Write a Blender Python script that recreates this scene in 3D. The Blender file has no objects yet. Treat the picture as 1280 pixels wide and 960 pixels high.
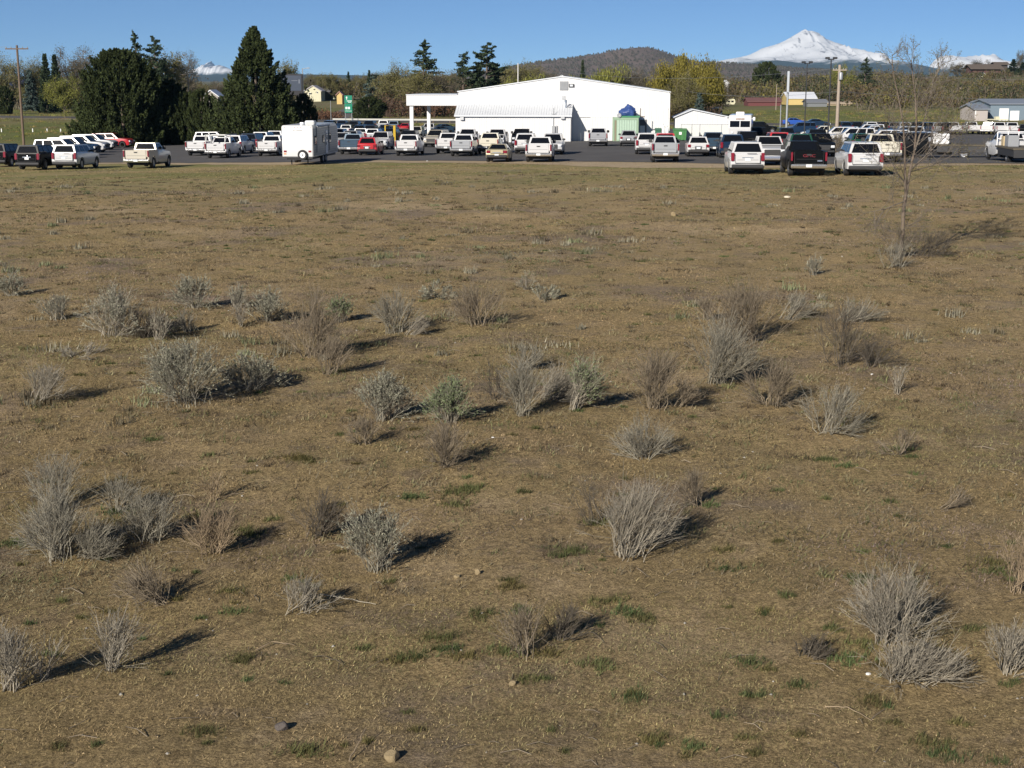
import bpy, bmesh, math, random
import numpy as np
from mathutils import Vector, Matrix

# ---------------------------------------------------------------- camera, sky, sun, exposure
SC = bpy.context.scene
COL = SC.collection
F_PX, PITCH, CAM_Z = 1775.0, math.radians(12.08), 5.3
cam_data = bpy.data.cameras.new('camera')
cam_data.sensor_width = 36.0
cam_data.lens = F_PX / 1280.0 * 36.0
cam_data.clip_start, cam_data.clip_end = 0.1, 80000.0
cam = bpy.data.objects.new('camera', cam_data)
cam.location = (0, 0, CAM_Z)
cam.rotation_euler = (math.radians(90) - PITCH, 0, 0)
COL.objects.link(cam)
SC.camera = cam

SUN_EL = math.radians(25.0)
SHADOW_AZ = math.radians(30.0)            # shadows run 30 degrees right of straight ahead
world = bpy.data.worlds.new('World')
SC.world = world
world.use_nodes = True
wn = world.node_tree
sky = wn.nodes.new('ShaderNodeTexSky')
sky.sky_type = 'NISHITA'
sky.sun_disc = False
sky.sun_elevation = SUN_EL
sky.sun_rotation = math.radians(180.0) + SHADOW_AZ
sky.altitude = 2000.0
sky.air_density = 0.5
sky.dust_density = 0.0
sky.ozone_density = 6.3
bg = wn.nodes['Background']
bg.inputs['Strength'].default_value = 0.065
wn.links.new(sky.outputs['Color'], bg.inputs['Color'])

sd = bpy.data.lights.new('sun', 'SUN')
sd.energy = 4.7
sd.angle = math.radians(0.5)
sd.color = (1.0, 0.93, 0.83)
sun = bpy.data.objects.new('sun', sd)
ldir = Vector((math.sin(SHADOW_AZ) * math.cos(SUN_EL), math.cos(SHADOW_AZ) * math.cos(SUN_EL), -math.sin(SUN_EL)))
sun.rotation_euler = ldir.to_track_quat('-Z', 'Y').to_euler()
sun.location = (-40, -60, 60)
COL.objects.link(sun)

SC.view_settings.view_transform = 'Standard'
SC.view_settings.look = 'None'
SC.view_settings.gamma = 1.0
SC.view_settings.use_curve_mapping = False
SC.view_settings.exposure = 0.42
SC.render.engine = 'CYCLES'
SC.cycles.max_bounces = 6
SC.cycles.diffuse_bounces = 3
SC.cycles.glossy_bounces = 3
SC.cycles.transparent_max_bounces = 6
SC.cycles.volume_bounces = 0
SC.cycles.use_denoising = True

# ---------------------------------------------------------------- numeric helpers
def S(t):
    t = np.clip(t, 0.0, 1.0)
    return t * t * (3 - 2 * t)

def _hash(ix, iy, seed):
    h = (ix.astype(np.int64) * 374761393 + iy.astype(np.int64) * 668265263 + seed * 974711) & 0xffffffff
    h = ((h ^ (h >> 13)) * 1274126177) & 0xffffffff
    return ((h ^ (h >> 16)) & 0xffff) / 65535.0

def vnoise(x, y, seed=0):
    x = np.asarray(x, float); y = np.asarray(y, float)
    ix, iy = np.floor(x), np.floor(y)
    fx, fy = x - ix, y - iy
    fx, fy = fx * fx * (3 - 2 * fx), fy * fy * (3 - 2 * fy)
    a, b = _hash(ix, iy, seed), _hash(ix + 1, iy, seed)
    c, d = _hash(ix, iy + 1, seed), _hash(ix + 1, iy + 1, seed)
    return (a * (1 - fx) + b * fx) * (1 - fy) + (c * (1 - fx) + d * fx) * fy - 0.5

HILL_U = np.array([-600, 0, 300, 640, 860, 930, 1000, 1060, 1110, 1190, 1240, 1300, 1900])
HILL_A = np.array([2.0, 3.0, 1.5, 1.5, 3.0, 5.5, 6.5, 7.0, 8.5, 10.5, 12.2, 12.4, 12.5])

def ground_z(x, y):
    x = np.asarray(x, float); y = np.asarray(y, float)
    z = -1.4 * S((y - 65) / 75) - 1.9 * S((y - 125) / 110) + 0.014 * np.clip(x, -60, 60) * S((y - 30) / 60) * (1 - 0.7 * S(x / 40) * S((y - 95) / 60)) * (1 - S((y - 230) / 120))
    k = 1 - S((y - 60) / 25)
    z = z + k * (0.16 * vnoise(x / 5.3, y / 5.3, 1) + 0.09 * vnoise(x / 1.9, y / 1.9, 2) + 0.05 * vnoise(x / 0.7, y / 0.7, 3))
    u = 640 + F_PX * x / np.maximum(y, 5.0)
    z = z + np.interp(u, HILL_U, HILL_A) * S((y - 400) / 520) * (1 - S((y - 1300) / 1500))
    z = z + 1.2 * S((y - 300) / 300) * vnoise(x / 60, y / 60, 5) * (1 - S((y - 1400) / 800))
    return z

def hwy_y(x):
    return 301.0 - 0.36 * x

def gz(x, y):
    return float(ground_z(x, y))

def ray(u, v):
    a, b = (u - 640) / F_PX, (480 - v) / F_PX
    return Vector((a, math.cos(PITCH) + b * math.sin(PITCH), -math.sin(PITCH) + b * math.cos(PITCH)))

def at(u, v, y):
    """the point of the sight line through photo pixel (u, v) at distance y"""
    d = ray(u, v)
    return Vector((0, 0, CAM_Z)) + d * (y / d.y)

def ground_at(u, v):
    """where that sight line meets the ground"""
    d = ray(u, v)
    lo, y = 6.0, 6.0
    while y < 3000:
        p = at(u, v, y)
        if p.z < gz(p.x, p.y):
            break
        lo = y
        y *= 1.02
    hi = y
    for _ in range(30):
        m = 0.5 * (lo + hi)
        p = at(u, v, m)
        if p.z < gz(p.x, p.y): hi = m
        else: lo = m
    p = at(u, v, hi)
    return Vector((p.x, p.y, gz(p.x, p.y)))

def on_ground(u, y):
    x = (u - 640) / F_PX * y * math.cos(PITCH)
    x = (u - 640) / F_PX * (y / ray(u, 120).y)
    return Vector((x, y, gz(x, y)))

# ---------------------------------------------------------------- materials
MATS = {}
def mat(name, color, rough=0.7, metal=0.0, coat=0.0, vary=0.0, vscale=3.0, bump=0.0, bscale=20.0, island=0.0, tint=False, spec=0.5, emit=None):
    if name in MATS: return MATS[name]
    m = bpy.data.materials.new(name)
    m.use_nodes = True
    nt = m.node_tree
    b = nt.nodes['Principled BSDF']
    b.inputs['Base Color'].default_value = (*color, 1)
    b.inputs['Roughness'].default_value = rough
    b.inputs['Metallic'].default_value = metal
    b.inputs['Specular IOR Level'].default_value = spec
    if coat: b.inputs['Coat Weight'].default_value = coat; b.inputs['Coat Roughness'].default_value = 0.06
    src = None
    if vary or bump:
        tc = nt.nodes.new('ShaderNodeTexCoord')
        nz = nt.nodes.new('ShaderNodeTexNoise')
        nz.inputs['Scale'].default_value = vscale; nz.inputs['Detail'].default_value = 5
        nt.links.new(tc.outputs['Object'], nz.inputs['Vector'])
    def mult(prev, fac_socket, lo, hi):
        mr = nt.nodes.new('ShaderNodeMapRange')
        mr.inputs['To Min'].default_value = lo; mr.inputs['To Max'].default_value = hi
        nt.links.new(fac_socket, mr.inputs['Value'])
        mx = nt.nodes.new('ShaderNodeMix'); mx.data_type = 'RGBA'; mx.blend_type = 'MULTIPLY'
        mx.inputs['Factor'].default_value = 1.0
        if prev is None: mx.inputs['A'].default_value = (*color, 1)
        else: nt.links.new(prev, mx.inputs['A'])
        nt.links.new(mr.outputs['Result'], mx.inputs['B'])
        return mx.outputs['Result']
    if vary: src = mult(src, nz.outputs['Fac'], 1 - vary, 1 + vary)
    if island:
        g = nt.nodes.new('ShaderNodeNewGeometry')
        src = mult(src, g.outputs['Random Per Island'], 1 - island, 1 + island)
    if tint:
        at_ = nt.nodes.new('ShaderNodeAttribute'); at_.attribute_name = 'tint'
        mx = nt.nodes.new('ShaderNodeMix'); mx.data_type = 'RGBA'; mx.blend_type = 'MULTIPLY'
        mx.inputs['Factor'].default_value = 1.0
        if src is None: mx.inputs['A'].default_value = (*color, 1)
        else: nt.links.new(src, mx.inputs['A'])
        nt.links.new(at_.outputs['Color'], mx.inputs['B'])
        src = mx.outputs['Result']
    if src is not None: nt.links.new(src, b.inputs['Base Color'])
    if bump:
        n2 = nt.nodes.new('ShaderNodeTexNoise'); n2.inputs['Scale'].default_value = bscale; n2.inputs['Detail'].default_value = 4
        nt.links.new(tc.outputs['Object'], n2.inputs['Vector'])
        bp = nt.nodes.new('ShaderNodeBump'); bp.inputs['Strength'].default_value = bump; bp.inputs['Distance'].default_value = 0.02
        nt.links.new(n2.outputs['Fac'], bp.inputs['Height']); nt.links.new(bp.outputs['Normal'], b.inputs['Normal'])
    MATS[name] = m
    return m

def field_material():
    m = bpy.data.materials.new('field_ground'); m.use_nodes = True
    nt = m.node_tree; b = nt.nodes['Principled BSDF']
    b.inputs['Roughness'].default_value = 0.95; b.inputs['Specular IOR Level'].default_value = 0.1
    geo = nt.nodes.new('ShaderNodeNewGeometry')
    L = nt.links.new
    def noise(scale, detail=5, rough=0.6):
        n = nt.nodes.new('ShaderNodeTexNoise'); n.inputs['Scale'].default_value = scale
        n.inputs['Detail'].default_value = detail; n.inputs['Roughness'].default_value = rough
        L(geo.outputs['Position'], n.inputs['Vector']); return n.outputs['Fac']
    def ramp(fac, lo, hi):
        r = nt.nodes.new('ShaderNodeMapRange'); r.inputs['From Min'].default_value = lo; r.inputs['From Max'].default_value = hi
        r.interpolation_type = 'SMOOTHSTEP'; L(fac, r.inputs['Value']); return r.outputs['Result']
    def mix(fac, a, c, amount=1.0):
        x = nt.nodes.new('ShaderNodeMix'); x.data_type = 'RGBA'
        if isinstance(fac, float): x.inputs['Factor'].default_value = fac
        else:
            mm = nt.nodes.new('ShaderNodeMath'); mm.operation = 'MULTIPLY'; mm.inputs[1].default_value = amount
            L(fac, mm.inputs[0]); L(mm.outputs[0], x.inputs['Factor'])
        for s, k in ((a, 'A'), (c, 'B')):
            if isinstance(s, tuple): x.inputs[k].default_value = (*s, 1)
            else: L(s, x.inputs[k])
        return x.outputs['Result']
    sep = nt.nodes.new('ShaderNodeSeparateXYZ'); L(geo.outputs['Position'], sep.inputs['Vector'])
    base = mix(ramp(noise(0.35, 6), 0.35, 0.68), (0.415, 0.305, 0.155), (0.345, 0.26, 0.125))
    base = mix(ramp(noise(0.9, 6), 0.52, 0.70), base, (0.43, 0.325, 0.195), 0.75)      # bare dusty soil
    base = mix(ramp(noise(0.22, 7, 0.7), 0.54, 0.70), base, (0.215, 0.20, 0.078), 0.65)   # greener sward
    base = mix(ramp(noise(0.5, 8, 0.75), 0.54, 0.66), base, (0.225, 0.175, 0.13), 0.7)   # grey litter
    base = mix(ramp(noise(5.0, 8, 0.8), 0.50, 0.62), base, (0.19, 0.145, 0.082), 0.5)
    base = mix(ramp(noise(14.0, 7, 0.75), 0.46, 0.60), base, (0.16, 0.118, 0.065), 0.6)  # fine mottling
    base = mix(ramp(noise(45.0, 3, 0.7), 0.55, 0.75), base, (0.47, 0.37, 0.21), 0.45)
    def speck(prev, scale, lo, hi, a, c):
        r = nt.nodes.new('ShaderNodeMapRange'); r.inputs['From Min'].default_value = lo; r.inputs['From Max'].default_value = hi
        r.inputs['To Min'].default_value = a; r.inputs['To Max'].default_value = c; L(noise(scale, 3, 0.7), r.inputs['Value'])
        x = nt.nodes.new('ShaderNodeMix'); x.data_type = 'RGBA'; x.blend_type = 'MULTIPLY'; x.inputs['Factor'].default_value = 1.0
        L(prev, x.inputs['A']); L(r.outputs['Result'], x.inputs['B']); return x.outputs['Result']
    base = mix(ramp(noise(0.16, 7, 0.7), 0.50, 0.64), base, (0.23, 0.18, 0.135), 0.85)     # broad grey-brown litter
    base = mix(ramp(noise(0.11, 7, 0.7), 0.52, 0.66), base, (0.47, 0.35, 0.21), 0.85)       # broad bare soil
    base = speck(base, 38.0, 0.36, 0.62, 0.55, 1.35)      # stubble and crumbs
    base = speck(base, 9.0, 0.34, 0.64, 0.78, 1.18)
    strip = ramp(sep.outputs['Y'], 60.0, 92.0)
    base = mix(strip, base, mix(ramp(noise(0.12, 6, 0.65), 0.40, 0.60), (0.33, 0.26, 0.125), (0.22, 0.21, 0.08)))
    far = mix(ramp(noise(0.02, 5), 0.4, 0.62), (0.135, 0.15, 0.048), (0.20, 0.172, 0.082))
    far = mix(ramp(noise(0.08, 5), 0.5, 0.7), far, (0.11, 0.10, 0.045), 0.6)
    base = mix(ramp(sep.outputs['Y'], 170.0, 240.0), base, far)
    hill = mix(ramp(noise(0.012, 6), 0.4, 0.6), (0.20, 0.165, 0.10), (0.135, 0.135, 0.062))
    base = mix(ramp(sep.outputs['Y'], 390.0, 520.0), base, hill)
    L(base, b.inputs['Base Color'])
    n1 = noise(24.0, 8, 0.8)
    bp = nt.nodes.new('ShaderNodeBump'); bp.inputs['Strength'].default_value = 1.0; bp.inputs['Distance'].default_value = 0.045
    L(n1, bp.inputs['Height']); L(bp.outputs['Normal'], b.inputs['Normal'])
    return m

WHITE = mat('white_paint', (0.80, 0.80, 0.79), 0.5, vary=0.03, vscale=1.5)
ROOFM = mat('pale_metal_roof', (0.62, 0.64, 0.66), 0.45, vary=0.08, vscale=0.8)
DARK = mat('dark_rubber', (0.02, 0.02, 0.021), 0.8, vary=0.2)
BLACKP = mat('black_plastic', (0.03, 0.03, 0.032), 0.6, vary=0.15)
GLASS = mat('tinted_glass', (0.006, 0.007, 0.009), 0.05, spec=0.28)
CHROME = mat('chrome', (0.72, 0.72, 0.72), 0.25, 0.9, vary=0.05)
RIMM = mat('wheel_metal', (0.42, 0.43, 0.45), 0.35, 0.8, vary=0.1)
REDL = mat('red_lens', (0.20, 0.008, 0.018), 0.25, coat=0.5, vary=0.05)
LENS = mat('clear_lens', (0.62, 0.64, 0.66), 0.15, coat=0.6, vary=0.05)
PLATE = mat('plate_metal', (0.70, 0.72, 0.72), 0.4, vary=0.08, vscale=20)
GREY = mat('grey_metal', (0.33, 0.34, 0.35), 0.5, 0.3, vary=0.1)
WOOD = mat('weathered_wood', (0.14, 0.10, 0.07), 0.9, vary=0.3, vscale=4)
WOODP = mat('pale_pole_wood', (0.34, 0.28, 0.22), 0.9, vary=0.25, vscale=4)
CONC = mat('concrete', (0.42, 0.38, 0.32), 0.9, vary=0.15, vscale=4)
ASPH = mat('asphalt', (0.105, 0.10, 0.096), 0.92, vary=0.35, vscale=0.35, bump=0.5, bscale=12, spec=0.2)
GRAVEL = mat('gravel_verge', (0.25, 0.22, 0.16), 0.95, vary=0.3, vscale=0.5, spec=0.1)
BARK = mat('grey_bark', (0.135, 0.105, 0.085), 0.95, vary=0.25, vscale=3)
TWIG = mat('bare_twigs', (0.20, 0.165, 0.125), 0.95, island=0.3)

# ---------------------------------------------------------------- objects
def setp(o, label=None, cat=None, group=None, kind=None):
    if label: o['label'] = label
    if cat: o['category'] = cat
    if group: o['group'] = group
    if kind: o['kind'] = kind
    return o

def link(name, me, m=None, parent=None, loc=None, rz=None):
    o = bpy.data.objects.new(name, me)
    if m is not None and me is not None and len(me.materials) == 0:
        me.materials.append(m)
    COL.objects.link(o)
    if parent is not None: o.parent = parent
    if loc is not None: o.location = loc
    if rz is not None: o.rotation_euler = (0, 0, rz)
    return o

def empty(name, loc, rz=0.0):
    o = bpy.data.objects.new(name, None)
    o.empty_display_size = 0.3
    COL.objects.link(o)
    o.location = loc
    o.rotation_euler = (0, 0, rz)
    return o

def copy_tree(o, parent=None):
    c = o.copy(); COL.objects.link(c)
    if parent is not None: c.parent = parent
    for ch in list(o.children): copy_tree(ch, c)
    return c

def mesh_np(name, V, Fc, m=None, tint=None, smooth=False):
    V = np.ascontiguousarray(V, dtype=np.float32); Fc = np.ascontiguousarray(Fc, dtype=np.int32)
    me = bpy.data.meshes.new(name)
    n, k = Fc.shape
    me.vertices.add(len(V)); me.vertices.foreach_set('co', V.ravel())
    me.loops.add(n * k); me.loops.foreach_set('vertex_index', Fc.ravel())
    me.polygons.add(n)
    me.polygons.foreach_set('loop_start', np.arange(0, n * k, k, dtype=np.int32))
    if smooth: me.polygons.foreach_set('use_smooth', np.ones(n, dtype=bool))
    if tint is not None:
        a = me.color_attributes.new('tint', 'FLOAT_COLOR', 'POINT')
        t4 = np.ones((len(V), 4), np.float32); t4[:, :3] = tint
        a.data.foreach_set('color', t4.ravel())
    me.update(calc_edges=True)
    if m is not None: me.materials.append(m)
    return me

class MB:
    """collects faces, then links them as ONE mesh object"""
    def __init__(s): s.v, s.f = [], []
    def face(s, pts):
        n = len(s.v); s.v += [tuple(p) for p in pts]; s.f.append(tuple(range(n, n + len(pts)))); return s
    def box(s, x0, x1, y0, y1, z0, z1):
        n = len(s.v)
        s.v += [(x0, y0, z0), (x1, y0, z0), (x1, y1, z0), (x0, y1, z0), (x0, y0, z1), (x1, y0, z1), (x1, y1, z1), (x0, y1, z1)]
        for q in ((0, 3, 2, 1), (4, 5, 6, 7), (0, 1, 5, 4), (1, 2, 6, 5), (2, 3, 7, 6), (3, 0, 4, 7)): s.f.append(tuple(n + i for i in q))
        return s
    def prism(s, poly, x0, x1, axis='x'):
        """poly of (a, b); extruded along the axis"""
        def mk(a, b, t): return {'x': (t, a, b), 'y': (a, t, b), 'z': (a, b, t)}[axis]
        n = len(s.v); k = len(poly)
        s.v += [mk(a, b, x0) for a, b in poly] + [mk(a, b, x1) for a, b in poly]
        s.f.append(tuple(range(n, n + k))[::-1]); s.f.append(tuple(range(n + k, n + 2 * k)))
        for i in range(k):
            j = (i + 1) % k
            s.f.append((n + i, n + j, n + k + j, n + k + i))
        return s
    def tube(s, pts, r0, r1=None, sides=8, cap=True):
        r1 = r0 if r1 is None else r1
        pts = [Vector(p) for p in pts]; k = len(pts); n = len(s.v)
        for i, p in enumerate(pts):
            t = (pts[min(i + 1, k - 1)] - pts[max(i - 1, 0)]).normalized()
            ref = Vector((1, 0, 0)) if abs(t.x) < 0.9 else Vector((0, 1, 0))
            a = t.cross(ref).normalized(); b = t.cross(a)
            r = r0 + (r1 - r0) * i / max(k - 1, 1)
            for q in range(sides):
                w = 2 * math.pi * q / sides
                s.v.append(tuple(p + (a * math.cos(w) + b * math.sin(w)) * r))
        for i in range(k - 1):
            for q in range(sides):
                w = (q + 1) % sides
                s.f.append((n + i * sides + q, n + i * sides + w, n + (i + 1) * sides + w, n + (i + 1) * sides + q))
        if cap:
            s.f.append(tuple(n + q for q in range(sides))[::-1]); s.f.append(tuple(n + (k - 1) * sides + q for q in range(sides)))
        return s
    def lathe(s, prof, c=(0, 0, 0), axis='z', n=20):
        """prof of (radius, height) round the axis through c"""
        b = len(s.v); k = len(prof)
        for j in range(n):
            w = 2 * math.pi * j / n
            for r, h in prof:
                p = {'z': (r * math.cos(w), r * math.sin(w), h), 'x': (h, r * math.cos(w), r * math.sin(w)), 'y': (r * math.cos(w), h, r * math.sin(w))}[axis]
                s.v.append((c[0] + p[0], c[1] + p[1], c[2] + p[2]))
        for j in range(n):
            j2 = (j + 1) % n
            for i in range(k - 1):
                s.f.append((b + j * k + i, b + j2 * k + i, b + j2 * k + i + 1, b + j * k + i + 1))
        return s
    def mesh(s, name, m=None, bevel=0.0, smooth=None):
        me = bpy.data.meshes.new(name)
        me.from_pydata(s.v, [], s.f)
        bm = bmesh.new(); bm.from_mesh(me)
        bmesh.ops.recalc_face_normals(bm, faces=bm.faces)
        if bevel:
            ed = [e for e in bm.edges if len(e.link_faces) == 2 and e.calc_face_angle(0) > 0.6]
            bmesh.ops.bevel(bm, geom=ed, offset=bevel, segments=2, affect='EDGES', clamp_overlap=True)
        bm.to_mesh(me); bm.free()
        if smooth is not None:
            for p in me.polygons: p.use_smooth = True
            me.set_sharp_from_angle(angle=math.radians(smooth))
        if m is not None: me.materials.append(m)
        return me
    def build(s, name, m, parent=None, bevel=0.0, smooth=None, loc=None, rz=None):
        return link(name, s.mesh(name, m, bevel, smooth), None, parent, loc, rz)

def tubes_np(lines, sides=3):
    """lines: list of (points (k,3), r0, r1) -> V, F of many thin tubes"""
    by = {}
    for p, a, b in lines: by.setdefault(len(p), []).append((p, a, b))
    Vs, Fs, off = [], [], 0
    ref = np.array([0.31, 0.52, 0.795])
    for k, L in by.items():
        P = np.array([l[0] for l in L], float); n = len(L)
        r0 = np.array([l[1] for l in L]); r1 = np.array([l[2] for l in L])
        T = np.empty_like(P)
        T[:, 1:-1] = P[:, 2:] - P[:, :-2]; T[:, 0] = P[:, 1] - P[:, 0]; T[:, -1] = P[:, -1] - P[:, -2]
        T /= np.linalg.norm(T, axis=2, keepdims=True) + 1e-9
        A = np.cross(T, ref); A /= np.linalg.norm(A, axis=2, keepdims=True) + 1e-9
        B = np.cross(T, A)
        R = r0[:, None] + (r1 - r0)[:, None] * np.linspace(0, 1, k)[None]
        ang = np.arange(sides) * 2 * math.pi / sides
        V = P[:, :, None, :] + R[:, :, None, None] * (A[:, :, None, :] * np.cos(ang)[None, None, :, None] + B[:, :, None, :] * np.sin(ang)[None, None, :, None])
        idx = np.arange(n * k * sides).reshape(n, k, sides) + off
        nx = np.roll(idx, -1, axis=2)
        Fq = np.stack([idx[:, :-1], nx[:, :-1], nx[:, 1:], idx[:, 1:]], axis=-1).reshape(-1, 4)
        Vs.append(V.reshape(-1, 3)); Fs.append(Fq); off += n * k * sides
    return np.concatenate(Vs), np.concatenate(Fs)

def leaves_np(C, size, rs, elong=1.6, axis=None, spread=1.0):
    """a quad leaf at each centre; axis (N,3) gives the preferred leaf direction"""
    n = len(C)
    d = rs.normal(size=(n, 3))
    if axis is not None: d = d * spread + axis * 1.6
    d /= np.linalg.norm(d, axis=1, keepdims=True) + 1e-9
    e = np.cross(d, rs.normal(size=(n, 3))); e /= np.linalg.norm(e, axis=1, keepdims=True) + 1e-9
    s = np.asarray(size).reshape(-1, 1) * np.ones((n, 1))
    d = d * s * elong * 0.5; e = e * s * 0.5
    V = np.stack([C - d, C + e * 0.9, C + d, C - e * 0.9], axis=1).reshape(-1, 3)
    return V, np.arange(4 * n).reshape(n, 4)
# ================================================================ THE SETTING
def make_ground():
    rows = [-30, -15, -6, 0, 3, 5]
    y = 6.0
    while y < 32000:
        rows.append(y); y *= 1.0078 if y < 95 else (1.03 if y < 2500 else 1.2)
    rows.append(45000.0)
    ys = np.array(rows)
    t = np.linspace(-1, 1, 321)
    half = np.where(ys < 6, 30, 0.48 * np.abs(ys) + 4)
    half = np.where(ys > 95, 0.9 * ys, half)
    half = np.maximum(half, np.where(ys < 95, 8, 0))
    X = t[None, :] * half[:, None]; Y = np.repeat(ys[:, None], len(t), 1)
    Z = ground_z(X, Y)
    n, k = X.shape
    idx = np.arange(n * k).reshape(n, k)
    Fq = np.stack([idx[:-1, :-1], idx[:-1, 1:], idx[1:, 1:], idx[1:, :-1]], -1).reshape(-1, 4)
    me = mesh_np('ground', np.stack([X, Y, Z], -1).reshape(-1, 3), Fq, field_material(), smooth=True)
    setp(link('ground', me), kind='structure')
make_ground()

def sheet(name, m, left, right, lift, rows=24, cols=60):
    """a sheet lying on the ground between two polylines of (x, y), resampled"""
    def res(pl, n):
        pl = np.array(pl, float); d = np.r_[0, np.cumsum(np.linalg.norm(np.diff(pl, axis=0), axis=1))]
        s = np.linspace(0, d[-1], n); return np.stack([np.interp(s, d, pl[:, 0]), np.interp(s, d, pl[:, 1])], 1)
    a, b = res(left, cols), res(right, cols)
    t = np.linspace(0, 1, rows)[:, None, None]
    P = a[None] * (1 - t) + b[None] * t
    Z = ground_z(P[..., 0], P[..., 1]) + lift
    V = np.concatenate([P, Z[..., None]], -1).reshape(-1, 3)
    idx = np.arange(rows * cols).reshape(rows, cols)
    Fq = np.stack([idx[:-1, :-1], idx[:-1, 1:], idx[1:, 1:], idx[1:, :-1]], -1).reshape(-1, 4)
    return setp(link(name, mesh_np(name, V, Fq, m, smooth=True)), kind='structure')

rj = random.Random(3); near = []
for u, v in ((40, 203.5), (100, 203.8), (160, 203.2), (230, 204), (300, 203.6), (350, 203.4), (420, 202), (470, 200.6), (540, 201.2), (600, 201.5), (660, 202), (720, 202.6), (780, 203.2), (840, 204), (900, 205), (960, 205), (1040, 205), (1120, 205), (1200, 205), (1280, 205.5), (1400, 206)):
    p = ground_at(u, v); near.append((p.x, p.y))
edge = []
nx_ = np.array([p[0] for p in near]); ny_ = np.array([p[1] for p in near])
for x in np.arange(nx_[0], nx_[-1], 0.45):      # crumbled edge of the paving
    edge.append((x, float(np.interp(x, nx_, ny_) + 2.2 * vnoise(x / 6, 0, 5) + 1.3 * vnoise(x / 1.7, 3, 6) + 0.7 * vnoise(x / 0.6, 9, 7))))
far_edge = [(on_ground(u, y).x, y) for u, y in ((92, 258), (300, 278), (560, 272), (800, 256), (1000, 240), (1280, 226), (1420, 218))]
sheet('parking_lot', ASPH, edge, far_edge, 0.03, 40, 420)
verge = [(x, y - 3.2 - 4.5 * max(0.0, float(vnoise(x / 9, 1, 15)) + 0.15) - 10.0 * math.exp(-((x - 8) / 7) ** 2) + 1.6 * float(vnoise(x / 1.2, 4, 16))) for x, y in edge]
sheet('dirt_verge', mat('worn_dirt', (0.40, 0.31, 0.20), 0.95, vary=0.22, vscale=0.7, bump=0.6, bscale=8, spec=0.1), verge, [(x, y + 1.5) for x, y in edge], 0.012, 14, 420)
hx = list(range(-320, 241, 40))
sheet('highway', ASPH, [(x, hwy_y(x) - 6) for x in hx], [(x, hwy_y(x) + 7) for x in hx], 0.05, 5, 80)
sheet('gravel_shoulder', GRAVEL, [(x, hwy_y(x) - 13) for x in hx], [(x, hwy_y(x) - 6.3) for x in hx], 0.03, 4, 80)
sp = [on_ground(u, y) for u, y in ((392, 326), (470, 326), (446, 440), (398, 440))]
sheet('side_road', mat('worn_asphalt', (0.12, 0.11, 0.105), 0.95, vary=0.2, vscale=0.2), [(sp[0].x, 326), (sp[3].x, 560)], [(sp[1].x, 326), (sp[2].x, 560)], 0.06, 4, 30)

# ---- far relief: each ridge is a solid mound with its own distance
def ridge(name, y, crest, base_z, m, depth, rough=0.0, seed=0, cols=260, rows=26, power=1.0, kind='structure', ridged=0.0):
    """crest: list of (photo u, photo v) on the skyline at distance y"""
    us = np.array([c[0] for c in crest], float); vs = np.array([c[1] for c in crest], float)
    U = np.linspace(us[0], us[-1], cols)
    Vv = np.interp(U, us, vs)
    top = np.array([at(u, v, y).z for u, v in zip(U, Vv)]) - base_z
    X0 = np.array([at(u, 100, y).x for u in U])
    t = np.linspace(-1, 1, rows)
    prof = np.maximum(0, 1 - np.abs(t)) ** power
    Y = y + t[:, None] * depth * np.ones(cols)[None]
    X = X0[None] * np.ones(rows)[:, None]
    n = sum(vnoise(X / (depth * s), Y / (depth * s), seed + i) * a for i, (s, a) in enumerate(((0.5, 1.0), (0.2, 0.6), (0.08, 0.4), (0.035, 0.25))))
    if ridged:
        rn = 1 - 2 * np.abs(vnoise(X / (depth * 0.10), Y / (depth * 0.45), seed + 9)) * 2
        n = n + ridged * rn
    env = (np.minimum(1, np.maximum(0, top))[None] * 0 + 1) * np.sin(np.pi * np.clip((t[:, None] + 1) / 2, 0, 1)) ** 0.5
    amp = rough * np.maximum(top, 0)[None] * env * (1 - 0.75 * np.exp(-(t[:, None] / 0.08) ** 2))
    Z = base_z + np.maximum(top, 0)[None] * prof[:, None] + amp * n
    idx = np.arange(rows * cols).reshape(rows, cols)
    Fq = np.stack([idx[:-1, :-1], idx[:-1, 1:], idx[1:, 1:], idx[1:, :-1]], -1).reshape(-1, 4)
    me = mesh_np(name, np.stack([X, Y, Z], -1).reshape(-1, 3), Fq, m, smooth=True)
    return setp(link(name, me), kind=kind)

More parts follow.
